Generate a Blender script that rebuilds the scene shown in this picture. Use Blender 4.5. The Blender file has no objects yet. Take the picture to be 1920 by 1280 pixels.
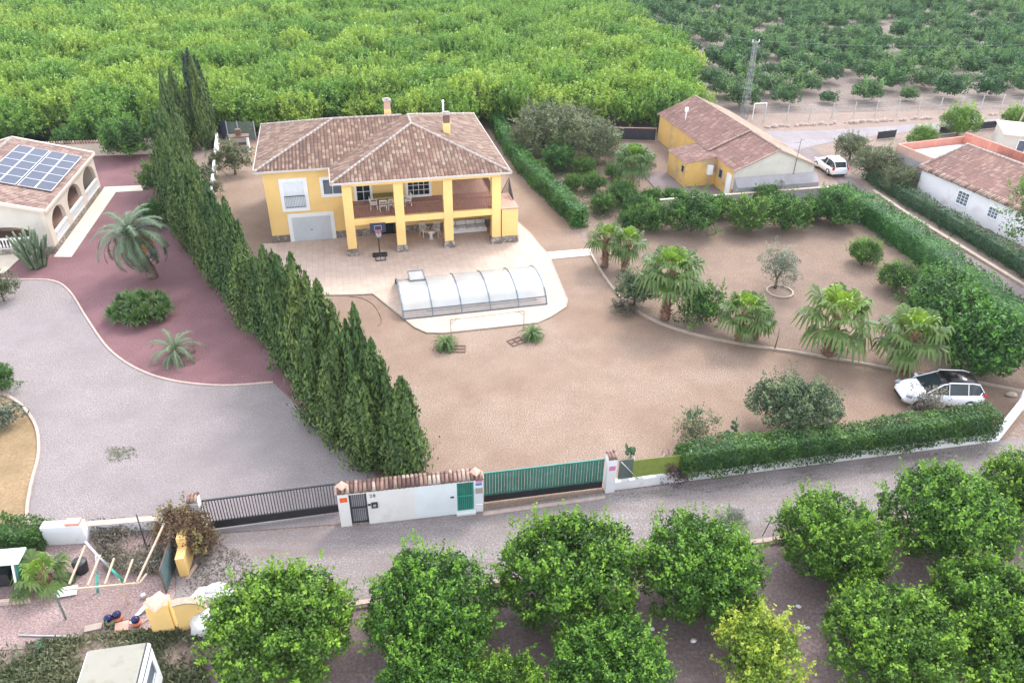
import bpy, math, random
import numpy as np
from mathutils import Vector, Matrix

# ------------------------------------------------------------------ camera
F_PX = 1446.0
PITCH = math.radians(32.05)
CAM_H = 25.7
ROLL = math.atan(30 / 2310)
scene = bpy.context.scene
cam_data = bpy.data.cameras.new("camera")
cam_data.sensor_width = 36.0
cam_data.lens = F_PX / 1920.0 * 36.0
cam_data.clip_end = 2000.0
cam = bpy.data.objects.new("camera", cam_data)
scene.collection.objects.link(cam)
cam.location = (0, 0, CAM_H)
cam.rotation_mode = 'QUATERNION'
fwd = Vector((0, math.cos(PITCH), -math.sin(PITCH)))
upv = Vector((0, math.sin(PITCH), math.cos(PITCH)))
rgt = Vector((1, 0, 0))
# nadir sits left of the centre line: the camera is rolled slightly
ROLC, ROLS = math.cos(ROLL), math.sin(ROLL)
r2 = rgt * ROLC + upv * ROLS
u2 = -rgt * ROLS + upv * ROLC
cam.rotation_quaternion = Matrix((r2, u2, -fwd)).transposed().to_quaternion()
scene.camera = cam

# ------------------------------------------------------------------ world and sun
SUN_AZ = (0.50, 0.87)
SUN_EL = math.radians(50)
world = bpy.data.worlds.new("World")
scene.world = world
world.use_nodes = True
wn = world.node_tree
wn.nodes.clear()
sky = wn.nodes.new("ShaderNodeTexSky")
sky.sky_type = 'NISHITA'
sky.sun_disc = False
sky.sun_elevation = SUN_EL
sky.sun_rotation = math.atan2(SUN_AZ[0], SUN_AZ[1])
sky.air_density = 1.0
sky.dust_density = 0.5
sky.ozone_density = 1.0
hsv = wn.nodes.new("ShaderNodeHueSaturation")
hsv.inputs["Saturation"].default_value = 0.3
bg = wn.nodes.new("ShaderNodeBackground")
bg.inputs["Strength"].default_value = 0.15
wo = wn.nodes.new("ShaderNodeOutputWorld")
wn.links.new(sky.outputs[0], hsv.inputs["Color"])
wn.links.new(hsv.outputs[0], bg.inputs["Color"])
wn.links.new(bg.outputs[0], wo.inputs["Surface"])
sun_data = bpy.data.lights.new("sun", 'SUN')
sun_data.energy = 0.5
sun_data.angle = math.radians(14)
sun_data.color = (1.0, 0.93, 0.84)
sun = bpy.data.objects.new("sun", sun_data)
scene.collection.objects.link(sun)
sd = Vector((SUN_AZ[0] * math.cos(SUN_EL), SUN_AZ[1] * math.cos(SUN_EL), math.sin(SUN_EL)))
sun.rotation_mode = 'QUATERNION'
sun.rotation_quaternion = sd.to_track_quat('Z', 'Y')
sun.location = sd * 100
vs = scene.view_settings
vs.view_transform = 'Standard'
vs.look = 'None'
vs.gamma = 1.0
vs.exposure = 2.48
scene.cycles.max_bounces = 6
scene.cycles.diffuse_bounces = 4
scene.cycles.glossy_bounces = 3
scene.cycles.transmission_bounces = 4
scene.cycles.transparent_max_bounces = 10
scene.cycles.caustics_reflective = False
scene.cycles.caustics_refractive = False
scene.cycles.use_denoising = True

# ------------------------------------------------------------------ survey helpers
# the place was surveyed from the photograph: G turns a photo pixel into a point on the plane at height z
def ray(u, v):
    a, b = u - 960, v - 640
    r = a * ROLC + b * ROLS
    d = -a * ROLS + b * ROLC
    return (r, F_PX * math.cos(PITCH) - d * math.sin(PITCH), -(F_PX * math.sin(PITCH) + d * math.cos(PITCH)))

def G(u, v, z=0.0):
    x, y, w = ray(u, v)
    t = (z - CAM_H) / w
    return (x * t, y * t, z)

def GG(pts, z=0.0):
    return [G(u, v, z)[:2] for u, v in pts]

class Frame:
    def __init__(s, ox, oy, deg):
        s.o = (ox, oy); s.a = math.radians(deg)
    def w(s, x, y, z=0.0):
        c, n = math.cos(s.a), math.sin(s.a)
        return (s.o[0] + x * c - y * n, s.o[1] + x * n + y * c, z)
    def l(s, x, y):
        x -= s.o[0]; y -= s.o[1]
        c, n = math.cos(s.a), math.sin(s.a)
        return (x * c + y * n, -x * n + y * c)

# ------------------------------------------------------------------ object helpers
COL = scene.collection

def tag(o, label=None, cat=None, group=None, kind=None):
    if label: o["label"] = label
    if cat: o["category"] = cat
    if group: o["group"] = group
    if kind: o["kind"] = kind
    return o

def thing(name, label, cat, loc=(0, 0, 0), rz=0.0, group=None):
    o = bpy.data.objects.new(name, None)
    o.empty_display_size = 0.3
    COL.objects.link(o)
    o.location = loc
    o.rotation_euler = (0, 0, rz)
    return tag(o, label, cat, group)

def link(name, me, parent=None):
    o = bpy.data.objects.new(name, me)
    COL.objects.link(o)
    if parent is not None:
        o.parent = parent
    return o

def copy_tree(root, loc, rz=0.0, sc=1.0, label=None, group=None):
    r = root.copy()
    COL.objects.link(r)
    r.location = loc
    r.rotation_euler = (0, 0, rz)
    r.scale = (sc, sc, sc) if not isinstance(sc, tuple) else sc
    if label: r["label"] = label
    if group: r["group"] = group
    for ch in list(root.children):
        c = ch.copy(); COL.objects.link(c); c.parent = r
        for g in list(ch.children):
            d = g.copy(); COL.objects.link(d); d.parent = c
    return r

class MB:
    """collects boxes, prisms, tubes and sheets, then links them as one mesh object"""
    def __init__(s):
        s.v = []; s.f = []; s.sm = []
    def add(s, vs, fs, smooth=False):
        b = len(s.v)
        s.v += [tuple(p) for p in vs]
        s.f += [tuple(i + b for i in f) for f in fs]
        s.sm += [smooth] * len(fs)
        return s
    def box(s, x0, x1, y0, y1, z0, z1):
        vs = [(x0, y0, z0), (x1, y0, z0), (x1, y1, z0), (x0, y1, z0), (x0, y0, z1), (x1, y0, z1), (x1, y1, z1), (x0, y1, z1)]
        return s.add(vs, [(0, 3, 2, 1), (4, 5, 6, 7), (0, 1, 5, 4), (1, 2, 6, 5), (2, 3, 7, 6), (3, 0, 4, 7)])
    def cbox(s, c, d, rz=0.0, rx=0.0, ry=0.0):
        m = Matrix.Translation(c) @ Matrix.Rotation(rz, 4, 'Z') @ Matrix.Rotation(ry, 4, 'Y') @ Matrix.Rotation(rx, 4, 'X')
        x, y, z = d[0] / 2, d[1] / 2, d[2] / 2
        vs = [m @ Vector(p) for p in [(-x, -y, -z), (x, -y, -z), (x, y, -z), (-x, y, -z), (-x, -y, z), (x, -y, z), (x, y, z), (-x, y, z)]]
        return s.add(vs, [(0, 3, 2, 1), (4, 5, 6, 7), (0, 1, 5, 4), (1, 2, 6, 5), (2, 3, 7, 6), (3, 0, 4, 7)])
    def prism(s, pts, z0, z1):
        n = len(pts)
        ar = sum(pts[i][0] * pts[(i + 1) % n][1] - pts[(i + 1) % n][0] * pts[i][1] for i in range(n))
        if ar < 0: pts = pts[::-1]
        vs = [(p[0], p[1], z0) for p in pts] + [(p[0], p[1], z1) for p in pts]
        fs = [tuple(range(n - 1, -1, -1)), tuple(range(n, 2 * n))]
        fs += [(i, (i + 1) % n, n + (i + 1) % n, n + i) for i in range(n)]
        return s.add(vs, fs)
    def poly(s, pts3):
        return s.add(pts3, [tuple(range(len(pts3)))])
    def extr(s, prof, a, b):
        """profile prism: prof in (p,z) across the line a->b (xy), extruded along it"""
        a = Vector((a[0], a[1], 0)); b = Vector((b[0], b[1], 0))
        d = (b - a).normalized(); n = Vector((-d.y, d.x, 0)); k = len(prof)
        vs = [a + n * p + Vector((0, 0, z)) for p, z in prof] + [b + n * p + Vector((0, 0, z)) for p, z in prof]
        fs = [tuple(range(k)), tuple(range(2 * k - 1, k - 1, -1))] + [(i, k + i, k + (i + 1) % k, (i + 1) % k) for i in range(k)]
        return s.add(vs, fs)
    def tube(s, pts, r, n=6, smooth=True, cap=True):
        pts = [Vector(p) for p in pts]
        if not isinstance(r, (list, tuple)): r = [r] * len(pts)
        vs = []; fs = []
        prev = None
        for i, p in enumerate(pts):
            if i == 0: t = pts[1] - pts[0]
            elif i == len(pts) - 1: t = pts[-1] - pts[-2]
            else: t = pts[i + 1] - pts[i - 1]
            t = t.normalized()
            if prev is None:
                ref = Vector((0, 0, 1)) if abs(t.z) < 0.9 else Vector((1, 0, 0))
                nn = t.cross(ref).normalized()
            else:
                nn = (prev - t * prev.dot(t)).normalized()
            prev = nn
            bb = t.cross(nn)
            for k in range(n):
                a = 2 * math.pi * k / n
                vs.append(p + (nn * math.cos(a) + bb * math.sin(a)) * r[i])
        for i in range(len(pts) - 1):
            for k in range(n):
                fs.append((i * n + k, i * n + (k + 1) % n, (i + 1) * n + (k + 1) % n, (i + 1) * n + k))
        if cap:
            fs.append(tuple(range(n - 1, -1, -1)))
            fs.append(tuple((len(pts) - 1) * n + k for k in range(n)))
        return s.add(vs, fs, smooth)
    def bar(s, a, b, w, h=None):
        """square bar from a to b"""
        h = h or w
        a = Vector(a); b = Vector(b); t = (b - a).normalized()
        ref = Vector((0, 0, 1)) if abs(t.z) < 0.9 else Vector((1, 0, 0))
        n = t.cross(ref).normalized() * (w / 2); m = n.cross(t).normalized() * (h / 2)
        vs = [a - n - m, a + n - m, a + n + m, a - n + m, b - n - m, b + n - m, b + n + m, b - n + m]
        return s.add(vs, [(0, 1, 2, 3), (7, 6, 5, 4), (0, 4, 5, 1), (1, 5, 6, 2), (2, 6, 7, 3), (3, 7, 4, 0)])
    def lathe(s, c, prof, n=16, smooth=True):
        vs = []; fs = []
        for r, z in prof:
            for k in range(n):
                a = 2 * math.pi * k / n
                vs.append((c[0] + r * math.cos(a), c[1] + r * math.sin(a), c[2] + z))
        for i in range(len(prof) - 1):
            for k in range(n):
                fs.append((i * n + k, i * n + (k + 1) % n, (i + 1) * n + (k + 1) % n, (i + 1) * n + k))
        fs.append(tuple(range(n - 1, -1, -1)))
        fs.append(tuple((len(prof) - 1) * n + k for k in range(n)))
        return s.add(vs, fs, smooth)
    def blob(s, c, r, seed=0, amp=0.2, n=10, m=7):
        rg = random.Random(seed); vs = []; fs = []
        if not isinstance(r, tuple): r = (r, r, r)
        for i in range(m + 1):
            th = math.pi * i / m
            for k in range(n):
                ph = 2 * math.pi * k / n
                q = 1 + rg.uniform(-amp, amp) * (0 < i < m)
                vs.append((c[0] + r[0] * q * math.sin(th) * math.cos(ph), c[1] + r[1] * q * math.sin(th) * math.sin(ph), c[2] + r[2] * q * math.cos(th)))
        for i in range(m):
            for k in range(n):
                fs.append((i * n + k, (i + 1) * n + k, (i + 1) * n + (k + 1) % n, i * n + (k + 1) % n))
        return s.add(vs, fs, True)
    def ribbon(s, path, w, z0, z1):
        """a kerb or wall that follows a path of xy points"""
        P = [Vector((p[0], p[1])) for p in path]; L = []; R = []
        for i, p in enumerate(P):
            t = (P[min(i + 1, len(P) - 1)] - P[max(i - 1, 0)]).normalized()
            nn = Vector((-t.y, t.x)) * (w / 2)
            L.append(p + nn); R.append(p - nn)
        n = len(P); vs = []
        for z in (z0, z1):
            vs += [(q.x, q.y, z) for q in L] + [(q.x, q.y, z) for q in R]
        fs = []
        for i in range(n - 1):
            fs += [(2 * n + i, 3 * n + i, 3 * n + i + 1, 2 * n + i + 1), (i, 2 * n + i, 2 * n + i + 1, i + 1), (n + i, n + i + 1, 3 * n + i + 1, 3 * n + i)]
        fs += [(0, n, 3 * n, 2 * n), (n - 1, 3 * n - 1, 4 * n - 1, 2 * n - 1)]
        return s.add(vs, fs)
    def xf(s, m):
        s.v = [tuple(m @ Vector(p)) for p in s.v]
        return s
    def build(s, name, mat, parent=None, bevel=0.0):
        me = bpy.data.meshes.new(name)
        me.from_pydata([tuple(p) for p in s.v], [], s.f)
        me.polygons.foreach_set("use_smooth", s.sm)
        me.update()
        if mat: me.materials.append(mat)
        o = link(name, me, parent)
        if bevel:
            b = o.modifiers.new("bevel", 'BEVEL'); b.width = bevel; b.segments = 2; b.limit_method = 'ANGLE'
        return o

def smooth_path(pts, n=6):
    """Catmull-Rom through the points"""
    out = []
    P = [pts[0]] + list(pts) + [pts[-1]]
    for i in range(1, len(P) - 2):
        p0, p1, p2, p3 = [np.array(q, float) for q in P[i - 1:i + 3]]
        for k in range(n):
            t = k / n
            out.append(tuple(0.5 * ((2 * p1) + (-p0 + p2) * t + (2 * p0 - 5 * p1 + 4 * p2 - p3) * t * t + (-p0 + 3 * p1 - 3 * p2 + p3) * t ** 3)))
    out.append(tuple(pts[-1]))
    return out

# ------------------------------------------------------------------ materials
def newmat(name):
    m = bpy.data.materials.new(name)
    m.use_nodes = True
    nt = m.node_tree
    b = nt.nodes["Principled BSDF"]
    return m, nt, b

def ramp(nt, stops):
    r = nt.nodes.new("ShaderNodeValToRGB")
    e = r.color_ramp.elements
    while len(e) < len(stops): e.new(0.5)
    for el, (p, c) in zip(e, stops):
        el.position = p; el.color = (c[0], c[1], c[2], 1)
    return r

def noise(nt, scale, detail=3, rough=0.55, coord=None, vec=None):
    if vec is None:
        tc = nt.nodes.new("ShaderNodeTexCoord")
        vec = tc.outputs[coord or "Object"]
    n = nt.nodes.new("ShaderNodeTexNoise")
    n.inputs["Scale"].default_value = scale
    n.inputs["Detail"].default_value = detail
    n.inputs["Roughness"].default_value = rough
    nt.links.new(vec, n.inputs["Vector"])
    return n

def mixc(nt, fac, a, b, mode='MIX'):
    m = nt.nodes.new("ShaderNodeMix")
    m.data_type = 'RGBA'; m.blend_type = mode
    for sock, val in ((m.inputs[0], fac), (m.inputs[6], a), (m.inputs[7], b)):
        if isinstance(val, (int, float)): sock.default_value = val
        elif isinstance(val, tuple): sock.default_value = (val[0], val[1], val[2], 1)
        else: nt.links.new(val, sock)
    return m.outputs[2]

def bump(nt, b, src, strength=0.3, dist=0.05):
    bp = nt.nodes.new("ShaderNodeBump")
    bp.inputs["Strength"].default_value = strength
    bp.inputs["Distance"].default_value = dist
    nt.links.new(src, bp.inputs["Height"])
    nt.links.new(bp.outputs[0], b.inputs["Normal"])

def M_plain(name, col, rough=0.7, var=0.12, scale=1.5, metal=0.0, dirt=None, spec=0.5):
    """painted or plastered surface with soft uneven tone and optional stains"""
    m, nt, b = newmat(name)
    n = noise(nt, scale, 4)
    lo = tuple(c * (1 - var) for c in col); hi = tuple(min(1, c * (1 + var)) for c in col)
    r = ramp(nt, [(0.3, lo), (0.7, hi)])
    nt.links.new(n.outputs["Fac"], r.inputs[0])
    out = r.outputs[0]
    if dirt:
        n2 = noise(nt, dirt[1], 6, 0.7)
        r2_ = ramp(nt, [(dirt[2], (0, 0, 0)), (dirt[2] + 0.16, (1, 1, 1))])
        nt.links.new(n2.outputs["Fac"], r2_.inputs[0])
        mm = nt.nodes.new("ShaderNodeMath"); mm.operation = 'MULTIPLY'; mm.inputs[1].default_value = dirt[3]
        nt.links.new(r2_.outputs[0], mm.inputs[0])
        out = mixc(nt, mm.outputs[0], out, dirt[0])
    nt.links.new(out, b.inputs["Base Color"])
    b.inputs["Roughness"].default_value = rough
    b.inputs["Metallic"].default_value = metal
    b.inputs["Specular IOR Level"].default_value = spec
    return m

GROUND_ALBEDO = 0.47
def M_gravel(name, c1, c2, c3, fine=9.0, patch=None, pscale=0.12, streak=None, bs=0.4):
    """loose chippings: fine speckle of three stone colours over broad uneven patches"""
    m, nt, b = newmat(name)
    g = GROUND_ALBEDO
    c1, c2, c3 = [tuple(q * g for q in c) for c in (c1, c2, c3)]
    patch = patch and tuple(q * g for q in patch)
    if streak: streak = (tuple(q * g for q in streak[0]),) + streak[1:]
    n = noise(nt, fine, 3, 0.75)
    r = ramp(nt, [(0.36, c1), (0.5, c2), (0.64, c3)])
    nt.links.new(n.outputs["Fac"], r.inputs[0])
    out = r.outputs[0]
    big = noise(nt, pscale, 5, 0.6)
    rb = ramp(nt, [(0.38, (0, 0, 0)), (0.62, (1, 1, 1))])
    nt.links.new(big.outputs["Fac"], rb.inputs[0])
    out = mixc(nt, rb.outputs[0], out, mixc(nt, 0.6, out, patch or c1))
    if streak:
        tc = nt.nodes.new("ShaderNodeTexCoord")
        mp = nt.nodes.new("ShaderNodeMapping")
        mp.inputs["Rotation"].default_value = (0, 0, streak[1])
        mp.inputs["Scale"].default_value = (0.06, 0.9, 1)
        nt.links.new(tc.outputs["Object"], mp.inputs[0])
        ns = noise(nt, streak[2], 4, 0.6, vec=mp.outputs[0])
        rs = ramp(nt, [(0.45, (0, 0, 0)), (0.7, (1, 1, 1))])
        nt.links.new(ns.outputs["Fac"], rs.inputs[0])
        mm = nt.nodes.new("ShaderNodeMath"); mm.operation = 'MULTIPLY'; mm.inputs[1].default_value = streak[3]
        nt.links.new(rs.outputs[0], mm.inputs[0])
        out = mixc(nt, mm.outputs[0], out, streak[0])
    md = noise(nt, 0.45, 6, 0.7)
    rmd = ramp(nt, [(0.32, (0.90, 0.89, 0.88)), (0.66, (1.08, 1.08, 1.08))])
    nt.links.new(md.outputs["Fac"], rmd.inputs[0])
    out = mixc(nt, 1.0, out, rmd.outputs[0], 'MULTIPLY')
    sp = noise(nt, 1.3, 8, 0.8)
    rsp = ramp(nt, [(0.64, (0, 0, 0)), (0.70, (1, 1, 1))])
    nt.links.new(sp.outputs["Fac"], rsp.inputs[0])
    m3 = nt.nodes.new("ShaderNodeMath"); m3.operation = 'MULTIPLY'; m3.inputs[1].default_value = 0.35
    nt.links.new(rsp.outputs[0], m3.inputs[0])
    out = mixc(nt, m3.outputs[0], out, tuple(c * 0.55 for c in c1))
    nt.links.new(out, b.inputs["Base Color"])
    b.inputs["Roughness"].default_value = 0.95
    b.inputs["Specular IOR Level"].default_value = 0.2
    bump(nt, b, n.outputs["Fac"], bs, 0.03)
    return m

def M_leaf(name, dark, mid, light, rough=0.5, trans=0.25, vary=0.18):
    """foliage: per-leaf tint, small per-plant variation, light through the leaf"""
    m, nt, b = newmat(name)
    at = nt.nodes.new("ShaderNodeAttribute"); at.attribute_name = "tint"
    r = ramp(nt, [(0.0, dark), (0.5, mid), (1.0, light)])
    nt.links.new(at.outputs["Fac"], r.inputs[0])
    oi = nt.nodes.new("ShaderNodeObjectInfo")
    mr = nt.nodes.new("ShaderNodeMapRange")
    mr.inputs[3].default_value = 1 - vary; mr.inputs[4].default_value = 1 + vary
    nt.links.new(oi.outputs["Random"], mr.inputs[0])
    hs = nt.nodes.new("ShaderNodeHueSaturation")
    nt.links.new(r.outputs[0], hs.inputs["Color"])
    nt.links.new(mr.outputs[0], hs.inputs["Value"])
    mr2 = nt.nodes.new("ShaderNodeMapRange")
    mr2.inputs[3].default_value = 0.5 + vary * 0.08; mr2.inputs[4].default_value = 0.5 - vary * 0.12
    nt.links.new(oi.outputs["Random"], mr2.inputs[0])
    nt.links.new(mr2.outputs[0], hs.inputs["Hue"])
    nt.links.new(hs.outputs[0], b.inputs["Base Color"])
    b.inputs["Roughness"].default_value = rough
    b.inputs["Specular IOR Level"].default_value = 0.35
    tr = nt.nodes.new("ShaderNodeBsdfTranslucent")
    nt.links.new(hs.outputs[0], tr.inputs[0])
    mx = nt.nodes.new("ShaderNodeMixShader"); mx.inputs[0].default_value = trans
    nt.links.new(b.outputs[0], mx.inputs[1]); nt.links.new(tr.outputs[0], mx.inputs[2])
    nt.links.new(mx.outputs[0], nt.nodes["Material Output"].inputs["Surface"])
    return m

def M_tiles(name, stops, rough=0.8):
    """clay tiles: each tile carries its own firing colour in the tint attribute; roof channels are tinted darker"""
    m, nt, b = newmat(name)
    at = nt.nodes.new("ShaderNodeAttribute"); at.attribute_name = "tint"
    r = ramp(nt, stops)
    nt.links.new(at.outputs["Fac"], r.inputs[0])
    n = noise(nt, 0.35, 5, 0.65)
    rr = ramp(nt, [(0.3, (0.72, 0.70, 0.68)), (0.65, (1, 1, 1))])
    nt.links.new(n.outputs["Fac"], rr.inputs[0])
    out = mixc(nt, 1.0, r.outputs[0], rr.outputs[0], 'MULTIPLY')
    n2 = noise(nt, 5, 4, 0.7)
    r2_ = ramp(nt, [(0.35, (0.75, 0.75, 0.75)), (0.6, (1, 1, 1))])
    nt.links.new(n2.outputs["Fac"], r2_.inputs[0])
    out = mixc(nt, 1.0, out, r2_.outputs[0], 'MULTIPLY')
    nt.links.new(out, b.inputs["Base Color"])
    b.inputs["Roughness"].default_value = rough
    return m

def M_brick(name, c1, c2, mortar, scale, bw=0.5, rh=0.25, ms=0.02, rough=0.85, offset=0.5):
    m, nt, b = newmat(name)
    tc = nt.nodes.new("ShaderNodeTexCoord")
    br = nt.nodes.new("ShaderNodeTexBrick")
    br.offset = offset
    br.inputs["Color1"].default_value = (*c1, 1); br.inputs["Color2"].default_value = (*c2, 1)
    br.inputs["Mortar"].default_value = (*mortar, 1)
    br.inputs["Scale"].default_value = scale
    br.inputs["Mortar Size"].default_value = ms
    br.inputs["Brick Width"].default_value = bw; br.inputs["Row Height"].default_value = rh
    nt.links.new(tc.outputs["Object"], br.inputs["Vector"])
    n = noise(nt, 1.2, 5, 0.7)
    rr = ramp(nt, [(0.3, (0.8, 0.79, 0.78)), (0.7, (1, 1, 1))])
    nt.links.new(n.outputs["Fac"], rr.inputs[0])
    out = mixc(nt, 1.0, br.outputs["Color"], rr.outputs[0], 'MULTIPLY')
    nt.links.new(out, b.inputs["Base Color"])
    b.inputs["Roughness"].default_value = rough
    return m

def M_stone(name, c1, c2, c3, scale=3.0):
    m, nt, b = newmat(name)
    tc = nt.nodes.new("ShaderNodeTexCoord")
    vo = nt.nodes.new("ShaderNodeTexVoronoi"); vo.inputs["Scale"].default_value = scale
    nt.links.new(tc.outputs["Object"], vo.inputs["Vector"])
    sep = nt.nodes.new("ShaderNodeSeparateColor")
    nt.links.new(vo.outputs["Color"], sep.inputs[0])
    r = ramp(nt, [(0.1, c1), (0.5, c2), (0.9, c3)])
    nt.links.new(sep.outputs[0], r.inputs[0])
    ve = nt.nodes.new("ShaderNodeTexVoronoi"); ve.feature = 'DISTANCE_TO_EDGE'; ve.inputs["Scale"].default_value = scale
    nt.links.new(tc.outputs["Object"], ve.inputs["Vector"])
    re = ramp(nt, [(0.02, (1, 1, 1)), (0.07, (0, 0, 0))])
    nt.links.new(ve.outputs["Distance"], re.inputs[0])
    out = mixc(nt, re.outputs[0], r.outputs[0], tuple(c * 0.45 for c in c2))
    nt.links.new(out, b.inputs["Base Color"])
    b.inputs["Roughness"].default_value = 0.85
    return m

def M_glass(name, col=(0.012, 0.018, 0.022), rough=0.12, spec=0.3):
    m, nt, b = newmat(name)
    n = noise(nt, 0.8, 2)
    r = ramp(nt, [(0.3, tuple(c * 0.7 for c in col)), (0.7, tuple(c * 1.5 for c in col))])
    nt.links.new(n.outputs["Fac"], r.inputs[0])
    nt.links.new(r.outputs[0], b.inputs["Base Color"])
    b.inputs["Roughness"].default_value = rough
    b.inputs["Specular IOR Level"].default_value = spec
    return m

# ------------------------------------------------------------------ foliage meshes
def leaf_mesh(name, P, N, S, tint, mat, asp=0.55, extra=None, droop=None):
    """one small rhombic leaf face per row of P, lying across N, size S"""
    n = len(P)
    rg = np.random.default_rng(n + 7)
    N = N / (np.linalg.norm(N, axis=1, keepdims=True) + 1e-9)
    A = rg.normal(size=(n, 3)) if droop is None else droop
    A = A - N * np.sum(A * N, axis=1, keepdims=True)
    A /= (np.linalg.norm(A, axis=1, keepdims=True) + 1e-9)
    B = np.cross(N, A)
    S = np.asarray(S).reshape(-1, 1) * np.ones((n, 1))
    v = np.empty((n, 4, 3))
    v[:, 0] = P - A * S * 0.5
    v[:, 1] = P + B * S * 0.5 * asp
    v[:, 2] = P + A * S * 0.5
    v[:, 3] = P - B * S * 0.5 * asp
    verts = v.reshape(-1, 3)
    faces = np.arange(4 * n).reshape(-1, 4)
    tints = np.clip(tint, 0, 1)
    if extra is not None:           # (verts, quad faces, tint value)
        ev, ef, et = extra
        faces = np.vstack([faces, np.asarray(ef) + len(verts)])
        verts = np.vstack([verts, ev])
        tints = np.concatenate([tints, np.full(len(ef), et)])
    me = bpy.data.meshes.new(name)
    me.vertices.add(len(verts)); me.vertices.foreach_set("co", verts.astype(np.float32).ravel())
    me.loops.add(faces.size); me.loops.foreach_set("vertex_index", faces.astype(np.int32).ravel())
    me.polygons.add(len(faces))
    me.polygons.foreach_set("loop_start", (np.arange(len(faces)) * 4).astype(np.int32))
    me.polygons.foreach_set("loop_total", np.full(len(faces), 4, np.int32))
    at = me.attributes.new("tint", 'FLOAT', 'FACE')
    at.data.foreach_set("value", tints.astype(np.float32))
    me.update(calc_edges=True)
    me.materials.append(mat)
    return me

def unit(rg, n):
    d = rg.normal(size=(n, 3))
    return d / np.linalg.norm(d, axis=1, keepdims=True)

def bush_leaves(seed, R, H, z0, nclump, per, rc, leaf, shoot=0.25, flat=0.75, inner=0.3, top=0.0, rough=0.22, pw=2.3, fill=None):
    """leaf positions for a rounded crown made of uneven clumps with young sprigs standing out of it"""
    rg = np.random.default_rng(seed)
    lob = unit(rg, 7) ; la = rg.uniform(-1, 1, 7) * rough
    def rad(d):
        k = np.zeros(len(d))
        for q, a in zip(lob, la):
            k += a * np.exp(-((1 - d @ q) / 0.25))
        return 1 + k
    P = []; N = []; T = []; S = []
    c0 = np.array([0, 0, z0 + H * 0.5])
    D = unit(rg, nclump)
    D[:, 2] = np.where(D[:, 2] < -0.55, -D[:, 2], D[:, 2])
    ell = np.array([R, R, H * 0.5])
    for d in D:
        rr = rad(d[None])[0]
        q = (np.sum(np.abs(d) ** pw)) ** (-1 / pw)
        deep = rg.random() < inner
        pos = c0 + d * q * ell * rr * (rg.uniform(0.35, 0.7) if deep else rg.uniform(0.78, 0.98))
        r = rc * rg.uniform(0.7, 1.35)
        n = int(per * rg.uniform(0.7, 1.3) * (0.6 if deep else 1))
        dd = unit(rg, n)
        dd = dd + d * 0.45; dd[:, 2] += 0.15
        dd /= np.linalg.norm(dd, axis=1, keepdims=True)
        rad_ = r * rg.uniform(0.5, 1.05, n) ** 0.6
        pp = pos + dd * rad_[:, None] * np.array([1, 1, 0.85])
        base = rg.uniform(0.12, 0.5)
        P.append(pp); N.append(dd * 0.9 + rg.normal(size=(n, 3)) * 0.65)
        T.append(base + rg.uniform(-0.16, 0.2, n)); S.append(leaf * rg.uniform(0.7, 1.25, n))
        if not deep and rg.random() < shoot * 2:      # young sprigs
            for _ in range(rg.integers(2, 6)):
                sdir = d * 0.8 + np.array([0, 0, 0.75]) + rg.normal(size=3) * 0.35
                sdir /= np.linalg.norm(sdir)
                m_ = rg.integers(7, 14)
                s0 = pos + sdir * r * 0.8 + rg.normal(size=3) * r * 0.35
                t = np.linspace(0, 1, m_)[:, None]
                P.append(s0 + sdir * t * leaf * 3.2 + rg.normal(size=(m_, 3)) * leaf * 0.35)
                N.append(rg.normal(size=(m_, 3)) + sdir * 0.3)
                T.append(rg.uniform(0.6, 1.0) + rg.uniform(-0.1, 0.1, m_)); S.append(leaf * rg.uniform(0.8, 1.3, m_))
    # larger leaves filling the crown, tinted darker than the outer clumps
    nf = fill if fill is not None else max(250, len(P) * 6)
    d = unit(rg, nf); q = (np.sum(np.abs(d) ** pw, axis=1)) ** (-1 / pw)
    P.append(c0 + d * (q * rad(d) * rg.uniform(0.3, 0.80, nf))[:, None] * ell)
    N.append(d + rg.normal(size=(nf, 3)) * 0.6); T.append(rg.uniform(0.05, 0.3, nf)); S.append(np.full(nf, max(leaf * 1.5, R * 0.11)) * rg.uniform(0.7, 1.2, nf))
    P = np.vstack(P); N = np.vstack(N); T = np.concatenate(T); S = np.concatenate(S)
    keep = P[:, 2] > 0.06
    return P[keep], N[keep], T[keep], S[keep]

def core(R, H, z0, seed=3, n=12, m=8, k=0.62):
    """no solid heart: the crown is filled with leaves"""
    return None
    rg = np.random.default_rng(seed); vs = []; fs = []
    for i in range(m + 1):
        th = math.pi * i / m
        for j in range(n):
            ph = 2 * math.pi * j / n
            q = k * (1 + rg.uniform(-0.2, 0.2))
            vs.append((R * q * math.sin(th) * math.cos(ph), R * q * math.sin(th) * math.sin(ph), z0 + H / 2 + H / 2 * q * math.cos(th)))
    for i in range(m):
        for j in range(n):
            fs.append((i * n + j, (i + 1) * n + j, (i + 1) * n + (j + 1) % n, i * n + (j + 1) % n))
    return np.array(vs), fs, 0.15

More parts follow.
